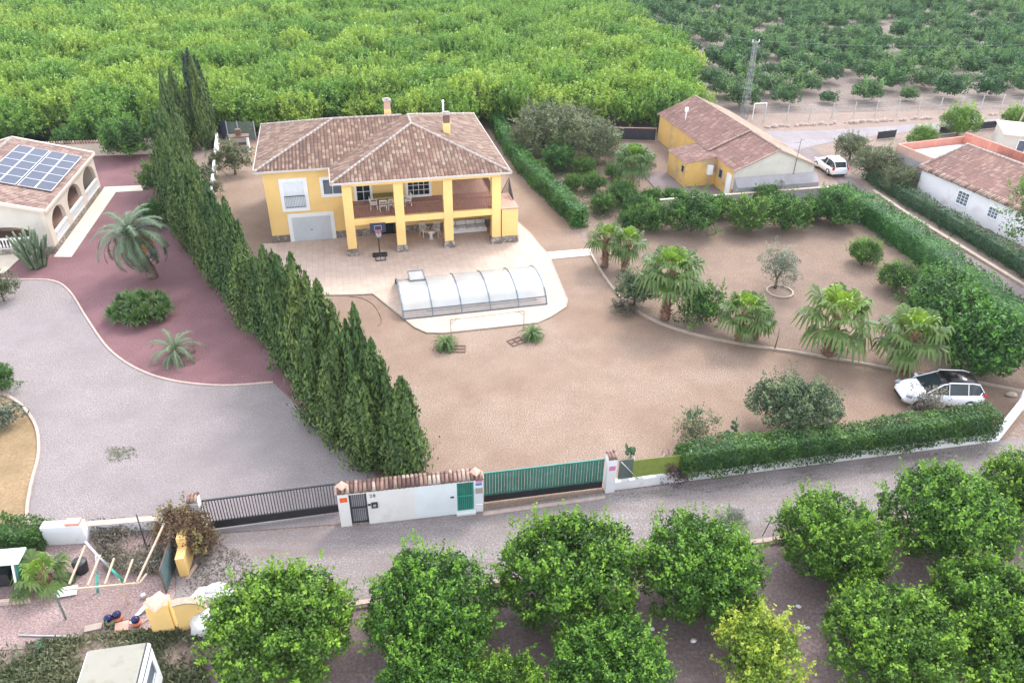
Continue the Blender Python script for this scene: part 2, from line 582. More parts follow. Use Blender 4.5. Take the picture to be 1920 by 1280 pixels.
def trunk_mb(h, r, seed=0, limbs=4, spread=0.6):
    rg = random.Random(seed); mb = MB()
    lean = (rg.uniform(-0.1, 0.1), rg.uniform(-0.1, 0.1))
    fork = h * 0.42
    mb.tube([(0, 0, -0.05), (lean[0] * 0.5, lean[1] * 0.5, fork * 0.5), (lean[0], lean[1], fork)], [r * 1.35, r, r * 0.85], 8)
    for i in range(limbs):
        a = 2 * math.pi * (i + rg.uniform(-0.2, 0.2)) / limbs
        dx, dy = math.cos(a) * spread, math.sin(a) * spread
        mb.tube([(lean[0], lean[1], fork * 0.95), (lean[0] + dx * 0.5, lean[1] + dy * 0.5, fork + (h - fork) * 0.45), (lean[0] + dx, lean[1] + dy, h)],
                [r * 0.6, r * 0.42, r * 0.15], 6)
    return mb
# ------------------------------------------------------------------ the materials of the place
m_soil = M_gravel("dry_soil", (0.351, 0.248, 0.200), (0.473, 0.351, 0.293), (0.628, 0.496, 0.420), 5.0, (0.525, 0.393, 0.318), 0.08)
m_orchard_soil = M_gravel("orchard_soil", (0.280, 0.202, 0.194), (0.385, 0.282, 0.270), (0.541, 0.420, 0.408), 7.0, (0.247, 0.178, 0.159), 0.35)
m_yard = M_gravel("beige_gravel", (0.292, 0.187, 0.133), (0.523, 0.375, 0.286), (0.886, 0.699, 0.561), 16.0, (0.410, 0.256, 0.175), 0.13, bs=0.15)
m_drive = M_gravel("grey_gravel", (0.313, 0.260, 0.251), (0.482, 0.409, 0.400), (0.776, 0.684, 0.660), 16.0, (0.412, 0.357, 0.362), 0.12, bs=0.2)
m_road = M_gravel("road_surface", (0.346, 0.290, 0.283), (0.498, 0.432, 0.423), (0.758, 0.699, 0.680), 13.0, (0.393, 0.322, 0.307), 0.25, streak=((0.393, 0.293, 0.258), 0.17, 2.0, 0.5), bs=0.2)
m_purple = M_gravel("purple_gravel", (0.284, 0.135, 0.146), (0.403, 0.202, 0.218), (0.573, 0.336, 0.355), 13.0, (0.309, 0.160, 0.172), 0.3)
m_pinkgr = M_gravel("pink_gravel", (0.345, 0.219, 0.204), (0.596, 0.408, 0.385), (0.850, 0.707, 0.659), 13.0, (0.393, 0.267, 0.251), 0.4)
m_sand = M_gravel("sand", (0.483, 0.310, 0.161), (0.575, 0.391, 0.218), (0.667, 0.483, 0.310), 6.0, (0.380, 0.270, 0.138), 0.5)
m_bed = M_gravel("bed_gravel", (0.304, 0.196, 0.137), (0.467, 0.328, 0.240), (0.706, 0.536, 0.427), 13.0, (0.322, 0.229, 0.190), 0.16)
m_lane = M_gravel("lane_surface", (0.315, 0.240, 0.230), (0.428, 0.352, 0.349), (0.553, 0.465, 0.461), 13.0, (0.296, 0.213, 0.198), 0.35)
m_backroad = M_gravel("pale_track", (0.463, 0.397, 0.404), (0.551, 0.485, 0.497), (0.551, 0.551, 0.578), 5.0, (0.441, 0.374, 0.382), 0.3)
m_patio = M_brick("patio_tiles", (0.529, 0.403, 0.324), (0.503, 0.379, 0.305), (0.393, 0.301, 0.252), 1.0, 0.42, 0.42, 0.012, offset=0.0)
m_path = M_plain("cream_paving", (0.578, 0.493, 0.399), 0.8, 0.07, 1.0)
m_kerb = M_plain("concrete_kerb", (0.350, 0.280, 0.224), 0.85, 0.15, 3.0)
m_kerbp = M_plain("pink_concrete_kerb", (0.413, 0.307, 0.262), 0.85, 0.15, 3.0)
m_white = M_plain("white_plaster", (0.740, 0.730, 0.740), 0.8, 0.05, 1.2, dirt=((0.500, 0.440, 0.380), 1.2, 0.56, 0.5))
m_whiteclean = M_plain("white_paint", (0.76, 0.76, 0.76), 0.55, 0.04, 2.0)
m_wallwhite = M_plain("gate_wall_plaster", (0.735, 0.714, 0.693), 0.85, 0.05, 0.9, dirt=((0.588, 0.525, 0.473), 0.8, 0.55, 0.5))
m_wallblue = M_plain("gate_wall_bluish_plaster", (0.714, 0.756, 0.778), 0.85, 0.04, 0.9, dirt=((0.609, 0.630, 0.618), 0.8, 0.58, 0.4))
m_yellow = M_plain("yellow_render", (0.784, 0.522, 0.198), 0.8, 0.06, 0.7, dirt=((0.654, 0.399, 0.170), 0.5, 0.55, 0.45))
m_yellowold = M_plain("old_yellow_render", (0.60, 0.37, 0.11), 0.85, 0.08, 0.6, dirt=((0.28, 0.22, 0.17), 0.45, 0.53, 0.85))
m_cream = M_plain("cream_render", (0.581, 0.492, 0.404), 0.8, 0.04, 0.8)
m_greycream = M_plain("pale_gable_render", (0.496, 0.456, 0.400), 0.85, 0.08, 0.7, dirt=((0.360, 0.312, 0.272), 0.9, 0.55, 0.5))
m_greyrender = M_plain("rough_grey_render", (0.288, 0.268, 0.272), 0.9, 0.15, 1.0, dirt=((0.416, 0.392, 0.379), 0.7, 0.52, 0.6))
m_oldwhite = M_plain("old_whitewash", (0.70, 0.68, 0.70), 0.85, 0.05, 0.6, dirt=((0.50, 0.46, 0.46), 0.5, 0.54, 0.6))
m_stone = M_stone("stone_cladding", (0.160, 0.124, 0.104), (0.240, 0.200, 0.172), (0.360, 0.312, 0.264), 3.5)
m_terr = M_brick("terracotta_floor", (0.399, 0.190, 0.133), (0.351, 0.162, 0.114), (0.257, 0.133, 0.104), 1.0, 0.33, 0.33, 0.015, offset=0.0)
m_terrpale = M_brick("pale_terracotta_floor", (0.480, 0.288, 0.216), (0.440, 0.256, 0.192), (0.336, 0.208, 0.160), 1.0, 0.33, 0.33, 0.015, offset=0.0)
m_tile = M_tiles("villa_clay_tiles", [(0.0, (0.049, 0.022, 0.015)), (0.3, (0.103, 0.046, 0.028)), (0.6, (0.166, 0.083, 0.053)), (0.85, (0.230, 0.142, 0.094)), (1.0, (0.270, 0.207, 0.157))])
m_tileold = M_tiles("old_red_tiles", [(0.0, (0.091, 0.043, 0.037)), (0.4, (0.176, 0.077, 0.062)), (0.8, (0.243, 0.122, 0.089)), (1.0, (0.314, 0.217, 0.170))])
m_tilebeige = M_tiles("beige_tiles", [(0.0, (0.179, 0.103, 0.065)), (0.4, (0.285, 0.178, 0.121)), (1.0, (0.368, 0.253, 0.183))])
m_tilepink = M_tiles("pink_clay_tiles", [(0.0, (0.104, 0.052, 0.046)), (0.35, (0.242, 0.132, 0.101)), (0.7, (0.354, 0.244, 0.194)), (1.0, (0.420, 0.334, 0.273))])
m_mortar = M_plain("ridge_mortar", (0.315, 0.262, 0.232), 0.9, 0.25, 4.0)
m_fascia = M_plain("eave_fascia", (0.465, 0.427, 0.398), 0.8, 0.06, 2.0)
m_brickred = M_brick("red_brick", (0.50, 0.19, 0.13), (0.43, 0.155, 0.11), (0.48, 0.30, 0.24), 1.0, 0.28, 0.13, 0.012)
m_garage = M_plain("galvanised_door", (0.50, 0.53, 0.56), 0.45, 0.08, 0.5)
m_shutter = M_brick("white_shutter", (0.74, 0.77, 0.82), (0.72, 0.75, 0.80), (0.58, 0.60, 0.64), 1.0, 60.0, 0.06, 0.004, offset=0.0)
m_glass = M_glass("window_glass")
m_glassb = M_glass("bluish_glass", (0.10, 0.12, 0.15), 0.2)
m_iron = M_plain("dark_iron", (0.035, 0.035, 0.04), 0.5, 0.2, 5.0)
m_black = M_plain("black_plastic", (0.02, 0.02, 0.024), 0.5, 0.2, 4.0)
m_darkblue = M_plain("navy_panel", (0.025, 0.028, 0.06), 0.45, 0.2, 3.0)
m_rail = M_plain("enclosure_frame", (0.13, 0.16, 0.185), 0.4, 0.1, 3.0, metal=0.4)
m_alu = M_plain("aluminium", (0.55, 0.56, 0.58), 0.35, 0.1, 3.0, metal=0.7)
m_galv = M_plain("galvanised_steel", (0.45, 0.46, 0.48), 0.5, 0.15, 2.0, metal=0.4)
m_green = M_plain("green_gate_paint", (0.029, 0.164, 0.130), 0.5, 0.18, 1.5, dirt=((0.101, 0.252, 0.217), 3.0, 0.55, 0.6))
m_greenbright = M_plain("bright_green_paint", (0.04, 0.36, 0.27), 0.5, 0.12, 2.0)
m_greendark = M_plain("faded_green_sheet", (0.10, 0.13, 0.11), 0.7, 0.12, 2.0)
m_lime = M_plain("lime_windbreak_mesh", (0.20, 0.25, 0.045), 0.85, 0.15, 3.0)
m_wood = M_plain("weathered_wood", (0.34, 0.26, 0.20), 0.8, 0.2, 5.0)
m_woodpale = M_plain("pale_timber", (0.403, 0.310, 0.223), 0.75, 0.15, 5.0)
m_brown = M_plain("brown_steel", (0.14, 0.075, 0.055), 0.6, 0.2, 5.0)
m_bark = M_plain("bark", (0.16, 0.115, 0.085), 0.95, 0.3, 8.0)
m_palmbark = M_plain("palm_bark", (0.19, 0.10, 0.065), 0.95, 0.4, 9.0)
m_terracotta = M_plain("terracotta", (0.46, 0.14, 0.065), 0.8, 0.15, 6.0)
m_terracottap = M_plain("pink_terracotta_slab", (0.62, 0.33, 0.25), 0.8, 0.12, 4.0)
m_orange = M_plain("orange_sign", (0.75, 0.10, 0.02), 0.5, 0.05, 3.0)
m_pink = M_plain("pink_sign", (0.62, 0.20, 0.36), 0.5, 0.1, 6.0)
m_blue = M_plain("blue_sign", (0.12, 0.20, 0.45), 0.5, 0.1, 6.0)
m_beige = M_plain("meter_box", (0.36, 0.31, 0.28), 0.6, 0.1, 6.0)
m_bag = M_plain("white_sack_fabric", (0.76, 0.75, 0.76), 0.7, 0.06, 4.0)
m_carwhite = M_plain("white_car_paint", (0.76, 0.77, 0.80), 0.22, 0.02, 1.0, spec=0.7)
m_carblack = M_glass("black_glass_roof", (0.012, 0.008, 0.011), 0.2, 0.35)
m_tyre = M_plain("tyre_rubber", (0.025, 0.025, 0.027), 0.9, 0.2, 6.0)
m_red = M_plain("red_lamp", (0.50, 0.012, 0.025), 0.25, 0.1, 8.0)
m_lamp = M_glass("clear_lamp", (0.25, 0.27, 0.30), 0.1)
m_vanroof = M_plain("dirty_van_roof", (0.234, 0.219, 0.177), 0.6, 0.05, 1.0, dirt=((0.136, 0.107, 0.068), 1.6, 0.52, 0.6))
m_solar = M_plain("solar_cell", (0.044, 0.051, 0.081), 0.4, 0.12, 0.6, spec=0.15)
m_olive = M_plain("olive_panel", (0.20, 0.19, 0.04), 0.8, 0.1, 3.0)
m_wicker = M_plain("white_wicker", (0.70, 0.67, 0.64), 0.7, 0.1, 20.0)
m_fruit = M_plain("orange_dates", (0.62, 0.27, 0.03), 0.6, 0.2, 14.0)
l_dryvine = M_leaf("dry_vine_leaf", (0.09, 0.055, 0.03), (0.16, 0.10, 0.055), (0.20, 0.19, 0.06), 0.8, 0.2)
m_tarp = M_plain("black_tarp", (0.022, 0.023, 0.032), 0.6, 0.2, 2.0)

l_citrus = M_leaf("citrus_leaf", (0.026, 0.073, 0.009), (0.069, 0.164, 0.012), (0.184, 0.333, 0.027), vary=0.1)
l_garden = M_leaf("garden_citrus_leaf", (0.026, 0.075, 0.014), (0.052, 0.131, 0.019), (0.123, 0.262, 0.030), vary=0.15)
l_orchard = M_leaf("orchard_leaf", (0.031, 0.081, 0.029), (0.054, 0.134, 0.037), (0.110, 0.231, 0.056), vary=0.2)
l_lemon = M_leaf("lemon_leaf", (0.058, 0.133, 0.018), (0.114, 0.230, 0.028), (0.228, 0.364, 0.049), vary=0.22)
l_yellow = M_leaf("yellowing_leaf", (0.072, 0.144, 0.014), (0.173, 0.274, 0.022), (0.360, 0.396, 0.050), vary=0.05)
l_cypress = M_leaf("cypress_leaf", (0.027, 0.060, 0.017), (0.063, 0.118, 0.027), (0.127, 0.193, 0.039), rough=0.7, trans=0.15, vary=0.25)
l_cypressdark = M_leaf("dark_cypress_leaf", (0.015, 0.035, 0.02), (0.03, 0.06, 0.03), (0.06, 0.10, 0.045), rough=0.7, trans=0.15, vary=0.1)
l_hedge = M_leaf("hedge_leaf", (0.025, 0.086, 0.016), (0.047, 0.154, 0.023), (0.103, 0.257, 0.037), vary=0.05)
l_hedge2 = M_leaf("front_hedge_leaf", (0.021, 0.062, 0.015), (0.049, 0.129, 0.025), (0.132, 0.248, 0.041), vary=0.05)
l_ivy = M_leaf("ivy_leaf", (0.02, 0.055, 0.022), (0.04, 0.10, 0.035), (0.075, 0.16, 0.05), vary=0.05)
l_palm = M_leaf("fan_palm_leaf", (0.042, 0.084, 0.018), (0.104, 0.172, 0.038), (0.198, 0.320, 0.032), rough=0.45, trans=0.3, vary=0.12)
l_date = M_leaf("date_palm_leaf", (0.045, 0.076, 0.039), (0.098, 0.145, 0.077), (0.179, 0.230, 0.122), rough=0.5, trans=0.2, vary=0.1)
l_yucca = M_leaf("yucca_leaf", (0.033, 0.081, 0.018), (0.076, 0.147, 0.036), (0.153, 0.247, 0.057), vary=0.1)
l_olive = M_leaf("olive_leaf", (0.09, 0.11, 0.075), (0.16, 0.19, 0.13), (0.27, 0.30, 0.23), vary=0.08)
l_carob = M_leaf("carob_leaf", (0.035, 0.06, 0.03), (0.085, 0.13, 0.06), (0.18, 0.23, 0.10), vary=0.08)
l_dusty = M_leaf("dusty_green_leaf", (0.07, 0.09, 0.04), (0.14, 0.16, 0.075), (0.22, 0.24, 0.12), vary=0.1)
l_bare = M_leaf("sparse_brown_leaf", (0.08, 0.07, 0.055), (0.16, 0.14, 0.10), (0.26, 0.25, 0.17), vary=0.05)
l_purple = M_leaf("purple_leaf", (0.08, 0.04, 0.05), (0.16, 0.07, 0.10), (0.24, 0.12, 0.16), vary=0.05)
l_grass = M_leaf("weed_grass", (0.07, 0.09, 0.04), (0.13, 0.15, 0.07), (0.22, 0.21, 0.11), vary=0.05)
l_cactus = M_leaf("cactus_skin", (0.05, 0.075, 0.045), (0.10, 0.14, 0.08), (0.17, 0.21, 0.13), trans=0.0, vary=0.05)
l_prickly = M_leaf("prickly_pear_pad", (0.05, 0.11, 0.06), (0.09, 0.18, 0.10), (0.14, 0.25, 0.14), trans=0.0, vary=0.1)
l_pine = M_leaf("pine_needle", (0.05, 0.095, 0.025), (0.10, 0.17, 0.04), (0.18, 0.27, 0.06), vary=0.05)

def rough_bump(m, scale, strength, dist):
    nt = m.node_tree; b = nt.nodes["Principled BSDF"]
    n = noise(nt, scale, 5, 0.65)
    bump(nt, b, n.outputs["Fac"], strength, dist)
rough_bump(m_bag, 5.0, 1.0, 0.25)
rough_bump(m_greyrender, 6.0, 0.5, 0.05)

m_verge = M_plain("verge_tile_mortar", (0.30, 0.215, 0.175), 0.9, 0.25, 4.0)
m_pylon = M_plain("weathered_steel", (0.20, 0.205, 0.215), 0.6, 0.15, 2.0)
# ------------------------------------------------------------------ ground and surfaces
def sheet(name, pts, z, mat, label=None, grid=None):
    mb = MB()
    n = len(pts)
    ar = sum(pts[i][0] * pts[(i + 1) % n][1] - pts[(i + 1) % n][0] * pts[i][1] for i in range(n))
    if ar < 0: pts = pts[::-1]
    mb.poly([(p[0], p[1], z) for p in pts])
    o = mb.build(name, mat)
    return tag(o, label, None, None, "structure")

sheet("ground", [(-700, -60), (700, -60), (700, 900), (-700, 900)], -0.02, m_soil, "dry brown earth under the whole place")
bed_kerb_px = [(1106, 474), (1130, 515), (1165, 560), (1215, 597), (1300, 628), (1400, 648), (1500, 663), (1600, 680), (1700, 698), (1800, 712), (1930, 738)]
bed_kerb = smooth_path(GG(bed_kerb_px), 5)
drive_kerb = smooth_path(GG([(-60, 522), (40, 524), (100, 527), (132, 548), (165, 600), (205, 655), (260, 693), (330, 715), (420, 723), (512, 717)]), 5)
sand_kerb = smooth_path(GG([(-40, 728), (5, 738), (42, 762), (68, 800), (73, 850), (60, 905), (52, 950), (52, 985)]), 5)

# neighbour's side
sheet("purple_gravel_bed", GG([(-260, 250), (330, 250), (420, 380), (480, 560), (640, 760), (720, 890), (632, 975), (380, 995), (-260, 985)]), 0.0, m_purple, "purple gravel beds round the arcaded house")
sheet("grey_driveway", [p for p in drive_kerb] + GG([(600, 800), (720, 905), (640, 982), (392, 1000), (350, 983), (50, 985)]) + sand_kerb[::-1] + GG([(-260, 700), (-260, 520)]), 0.006, m_drive, "pale grey gravel driveway of the left property")
sheet("sand_bed", GG([(-260, 728)]) + sand_kerb + GG([(-260, 985)]), 0.012, m_sand, "sandy planting bed at the left edge")
k = MB(); k.ribbon(drive_kerb, 0.12, -0.05, 0.07); k.build("driveway_kerb", m_kerbp)
tag(bpy.data.objects["driveway_kerb"], "thin curved kerb between driveway and purple gravel", None, None, "structure")
k = MB(); k.ribbon(sand_kerb, 0.14, -0.05, 0.10); tag(k.build("sand_bed_kerb", m_kerbp), "curved pink kerb round the sandy bed", None, None, "structure")

# villa yard
yard = GG([(418, 245), (400, 330), (400, 380), (470, 520), (590, 660), (700, 790), (800, 905), (905, 955), (1135, 921), (1500, 870), (1885, 822), (1935, 770)]) + [p for p in bed_kerb[::-1]] + GG([(1085, 440), (975, 335), (925, 225)])
sheet("gravel_yard", yard, 0.004, m_yard, "beige pink gravel yard of the yellow villa")
sheet("garden_bed", [p for p in bed_kerb] + GG([(1940, 720), (1935, 640), (1570, 395), (1225, 395), (1100, 425)]), 0.010, m_bed, "pale gravel garden bed with palms")
k = MB(); k.ribbon(bed_kerb, 0.16, -0.05, 0.14); tag(k.build("garden_bed_kerb", m_kerb), "curved concrete kerb along the palm garden", None, None, "structure")
k = MB(); k.prism(GG([(1025, 474), (1110, 467), (1108, 480), (1030, 487)]), -0.05, 0.07); tag(k.build("path", m_path), "short pale paved path from patio to garden", None, None, "structure")
sheet("yard_beyond_hedge", GG([(930, 225), (1110, 420), (1225, 395), (1370, 374), (1225, 265), (1200, 262), (1100, 262)]), 0.002, m_bed, "bare patchy ground between the hedge and the old house")

# roads
road_top = GG([(330, 1008), (392, 1001), (640, 988), (905, 957), (1150, 922), (1500, 875), (1885, 824), (2040, 800)])
road_bot = GG([(2040, 915), (1830, 948), (1440, 1017), (1190, 1050), (800, 1118), (640, 1140), (480, 1165), (330, 1200)])
sheet("road", road_top + road_bot, 0.010, m_road, "pale grey unmarked road running past the gates")
sheet("lane", [(28.6, 79.5), (31.6, 80.5), (32.6, 72.8), (32.9, 65.8), (36.5, 48.7), (39.5, 34.5), (35.2, 34.0), (33.4, 44.55), (31.0, 62), (30.75, 71.95)], 0.016, m_lane, "narrow worn lane between the garden hedge and the white house")
sheet("track", [(24.0, 79.5), (29.5, 79.6), (36, 83.6), (46, 87.2), (61, 91.0), (120, 104), (120, 106.5), (62, 93.6), (46, 89.7), (36, 87.0), (30, 86.3), (24.5, 86)], 0.004, m_backroad, "pale track in front of the citrus orchard")
k = MB(); k.ribbon([(33.2, 68.0), (33.9, 63), (36.95, 48.7), (40, 34.5)], 0.35, -0.05, 0.16); tag(k.build("lane_kerb", m_kerb), "broad concrete kerb along the right of the lane", None, None, "structure")
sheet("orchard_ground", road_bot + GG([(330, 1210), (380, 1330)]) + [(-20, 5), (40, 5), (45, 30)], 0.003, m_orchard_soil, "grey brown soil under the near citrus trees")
sheet("pink_plot", GG([(-120, 985), (320, 985), (335, 1195), (180, 1195), (60, 1215), (-120, 1225)]), 0.006, m_pinkgr, "pink gravel plot in the lower left corner")
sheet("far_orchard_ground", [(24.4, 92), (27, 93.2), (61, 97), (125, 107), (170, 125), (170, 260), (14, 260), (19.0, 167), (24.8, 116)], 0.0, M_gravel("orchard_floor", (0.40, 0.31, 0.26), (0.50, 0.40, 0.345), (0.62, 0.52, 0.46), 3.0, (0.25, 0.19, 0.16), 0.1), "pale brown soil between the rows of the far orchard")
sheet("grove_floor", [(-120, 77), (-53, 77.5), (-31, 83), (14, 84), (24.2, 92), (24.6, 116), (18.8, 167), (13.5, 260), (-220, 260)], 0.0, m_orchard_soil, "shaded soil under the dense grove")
# ------------------------------------------------------------------ building helpers
def tiled_roof(parent, func, x0, x1, y0, y1, mat, pitch=0.27, row=0.40, amp=0.045, step=0.0675, seed=1, name="roof", bot=-0.10):
    """a sheet of barrel tiles over func(X,Y)->(Z, dirx, diry, inside); each tile has its own tint"""
    nx = int(round((x1 - x0) / step)); ny = int(round((y1 - y0) / step))
    xs = np.linspace(x0, x1, nx + 1); ys = np.linspace(y0, y1, ny + 1)
    X, Y = np.meshgrid(xs, ys, indexing='ij')
    Z, dx, dy, ins = func(X, Y)
    s = X * (-dy) + Y * dx
    t = X * dx + Y * dy
    prof = np.abs(np.cos(np.pi * s / pitch)) ** 0.7
    Z = Z + amp * prof + 0.02 * ((t / row) % 1.0)
    V = np.stack([X, Y, Z], -1).reshape(-1, 3)
    idx = np.arange((nx + 1) * (ny + 1)).reshape(nx + 1, ny + 1)
    F = np.stack([idx[:-1, :-1], idx[1:, :-1], idx[1:, 1:], idx[:-1, 1:]], -1)
    xc = (X[:-1, :-1] + X[1:, 1:]) / 2; yc = (Y[:-1, :-1] + Y[1:, 1:]) / 2
    _, dxc, dyc, insc = func(xc, yc)
    sc_ = xc * (-dyc) + yc * dxc; tc_ = xc * dxc + yc * dyc
    ti = np.floor(sc_ / pitch + 0.5).astype(np.int64); tj = np.floor(tc_ / row).astype(np.int64)
    h = (ti * 73856093) ^ (tj * 19349663) ^ (seed * 83492791) ^ (np.round(dxc * 3).astype(np.int64) * 2654435)
    h = (h ^ (h >> 13)) * 1274126177
    tint = ((h ^ (h >> 16)) & 0xFFFF) / 65535.0
    channel = np.abs(np.cos(np.pi * sc_ / pitch)) < 0.55
    tint = np.where(channel, tint * 0.30, 0.38 + tint ** 1.5 * 0.62)  # channels between the barrels keep to the dark end of the ramp
    m = insc.reshape(-1)
    F = F.reshape(-1, 4)[m]; tint = tint.reshape(-1)[m]
    me = bpy.data.meshes.new(name)
    used = np.unique(F); remap = -np.ones(len(V), np.int64); remap[used] = np.arange(len(used))
    V = V[used]; F = remap[F]
    me.vertices.add(len(V)); me.vertices.foreach_set("co", V.astype(np.float32).ravel())
    me.loops.add(F.size); me.loops.foreach_set("vertex_index", F.astype(np.int32).ravel())
    me.polygons.add(len(F))
    me.polygons.foreach_set("loop_start", (np.arange(len(F)) * 4).astype(np.int32))
    me.polygons.foreach_set("loop_total", np.full(len(F), 4, np.int32))
    me.polygons.foreach_set("use_smooth", np.ones(len(F), bool))
    at = me.attributes.new("tint", 'FLOAT', 'FACE'); at.data.foreach_set("value", tint.astype(np.float32))
    me.update(calc_edges=True)
    me.materials.append(mat)
    return link(name, me, parent)

def caps(parent, lines, mat, r=0.13, name="ridge_cap"):
    """half-round cap tiles bedded in mortar along hips and ridges, one part"""
    mb = MB()
    for a, b in lines:
        a = Vector(a); b = Vector(b); n = max(1, int((b - a).length / 0.4))
        for i in range(n):
            p = a.lerp(b, i / n); q = a.lerp(b, (i + 1.08) / n)
            mb.tube([p + Vector((0, 0, 0.03)), q + Vector((0, 0, 0.03))], [r, r * 0.82], 8)
    return mb.build(name, mat, parent)

def window(parent, x0, x1, z0, z1, y, face=-1, glass=None, frame=None, surround=0.14, bars=(1, 1), name="window", axis='y', depth=0.05):
    """surround (part) > pane, frame: laid on the wall plane at y (axis y) or x (axis x), facing face"""
    def bx(mb, a0, a1, c0, c1, d0, d1):
        lo, hi = sorted((y + face * d0, y + face * d1))
        if axis == 'y': mb.box(a0, a1, lo, hi, c0, c1)
        else: mb.box(lo, hi, a0, a1, c0, c1)
    s = MB(); w = surround
    bx(s, x0 - w, x0, z0 - w, z1 + w, -0.02, depth + 0.02); bx(s, x1, x1 + w, z0 - w, z1 + w, -0.02, depth + 0.02)
    bx(s, x0, x1, z1, z1 + w, -0.02, depth + 0.02); bx(s, x0, x1, z0 - w, z0, -0.02, depth + 0.05)
    so = s.build(name, frame or m_whiteclean, parent)
    g = MB(); bx(g, x0, x1, z0, z1, -0.02, 0.012)
    g.build("pane", glass or m_glass, so)
    f = MB(); t = 0.035
    for i in range(1, bars[0]):
        a = x0 + (x1 - x0) * i / bars[0]; bx(f, a - t / 2, a + t / 2, z0, z1, 0.012, 0.035)
    for i in range(1, bars[1]):
        c = z0 + (z1 - z0) * i / bars[1]; bx(f, x0, x1, c - t / 2, c + t / 2, 0.014, 0.033)
    if f.v: f.build("glazing_bar", m_whiteclean if (glass is not m_glass) else m_iron, so)
    return so

def railing(parent, p0, p1, z0, h, mat, gap=0.13, r=0.011, name="railing"):
    mb = MB(); a = Vector((p0[0], p0[1], z0)); b = Vector((p1[0], p1[1], z0)); L = (b - a).length; n = max(2, int(L / gap))
    up = Vector((0, 0, h))
    mb.bar(a + up, b + up, 0.05); mb.bar(a + Vector((0, 0, 0.08)), b + Vector((0, 0, 0.08)), 0.03)
    for i in range(n + 1):
        p = a.lerp(b, i / n); mb.bar(p, p + up, r * 2)
    return mb.build(name, mat, parent)

def hipfun(blocks, ze, sl):
    """blocks: (x0,x1,y0,y1, hips string of which edges slope) -> roof height as the max of the hipped blocks"""
    def f(X, Y):
        Z = np.full(X.shape, -1e9); DX = np.zeros(X.shape); DY = np.zeros(X.shape)
        for x0, x1, y0, y1, ed in blocks:
            big = 1e3
            c = np.stack([(X - x0) if 'l' in ed else np.full(X.shape, big), (x1 - X) if 'r' in ed else np.full(X.shape, big),
                          (Y - y0) if 'f' in ed else np.full(X.shape, big), (y1 - Y) if 'b' in ed else np.full(X.shape, big)])
            k = np.argmin(c, 0); z = ze + sl * np.min(c, 0)
            e = 1e-6
            inn = (X >= x0 - e) & (X <= x1 + e) & (Y >= y0 - e) & (Y <= y1 + e)
            z = np.where(inn, z, -1e9)
            dx = np.choose(k, [-1, 1, 0, 0]); dy = np.choose(k, [0, 0, -1, 1])
            up = z > Z
            Z = np.where(up, z, Z); DX = np.where(up, dx, DX); DY = np.where(up, dy, DY)
        ins = Z > -1e8
        Z = np.where(ins, Z, ze)
        return Z, DX.astype(float), DY.astype(float), ins
    return f

# ------------------------------------------------------------------ the yellow villa
VF = Frame(-18.71, 54.95, 13.1)
PT = 0.08                                   # patio level
villa = thing("villa", "two storey yellow villa with brown tiled hip roof and pillared terrace", "house", VF.w(0, 0, 0), VF.a)
ZE, SL = 6.0, 0.315
w = MB()
w.box(0, 13.4, 0, 10.8, 0, 5.86)
w.box(13.4, 17.5, 4.2, 10.8, 2.9, 5.855)
w.box(13.4, 17.5, 0.0, 10.79, 0, 2.9)
w.build("wall", m_yellow, villa)
e = MB(); e.box(5.0, 17.95, -3.98, -0.55, 5.87, 6.02); e.box(-0.45, 17.95, -0.55, 11.4, 5.87, 6.02)
e.build("eave_slab", m_fascia, villa)
roof = tiled_roof(villa, hipfun([(-0.55, 18.05, -0.65, 11.5, 'lrfb'), (4.9, 18.05, -4.1, 11.5, 'lrfb')], ZE, SL), -0.55, 18.05, -4.1, 11.5, m_tile)
zr = ZE + 6.075 * SL; za = ZE + 6.575 * SL
caps(roof, [((-0.55, -0.65, ZE), (5.525, 5.425, zr)), ((-0.55, 11.5, ZE), (5.525, 5.425, zr)), ((5.525, 5.425, zr), (10.975, 5.425, zr))], m_mortar, 0.12)
caps(roof, [((4.9, -4.1, ZE), (11.475, 2.475, za)), ((18.05, -4.1, ZE), (11.475, 2.475, za)), ((11.475, 2.475, za), (11.475, 4.925, za)),
             ((18.05, 11.5, ZE), (11.475, 4.925, za))], m_mortar, 0.12)
g = MB()
for a, b in (((-0.55, -0.65), (4.9, -0.65)), ((4.9, -4.1), (18.05, -4.1)), ((18.05, -4.1), (18.05, 11.5)), ((-0.55, 11.5), (-0.55, -0.65)), ((4.9, -0.65), (4.9, -4.1)), ((18.05, 11.5), (-0.55, 11.5))):
    g.bar((a[0], a[1], 5.965), (b[0], b[1], 5.965), 0.10, 0.13)
g.build("gutter", m_fascia, villa)
for cx, cy, zb, zt in ((14.25, 2.55, 6.9, 8.75), (10.0, 6.6, 7.0, 8.95)):
    c = MB(); c.box(cx - 0.27, cx + 0.27, cy - 0.24, cy + 0.24, zb, zt - 0.75)
    co = c.build("chimney", m_yellow, villa)
    c = MB(); c.box(cx - 0.25, cx + 0.25, cy - 0.22, cy + 0.22, zt - 0.75, zt - 0.12); c.build("brick_hood", m_brickred if cx < 12 else m_brown, co)
    c = MB(); c.box(cx - 0.33, cx + 0.33, cy - 0.3, cy + 0.3, zt - 0.12, zt); c.box(cx - 0.2, cx + 0.2, cy - 0.18, cy + 0.18, zt, zt + 0.1); c.build("chimney_cap", m_mortar, co)
c = MB(); c.tube([(14.6, 6.6, 7.2), (14.6, 6.6, 8.55)], 0.07, 8); c.lathe((14.6, 6.6, 8.5), [(0.11, 0), (0.11, 0.12), (0.03, 0.2)], 8); c.build("flue_pipe", m_whiteclean, villa)
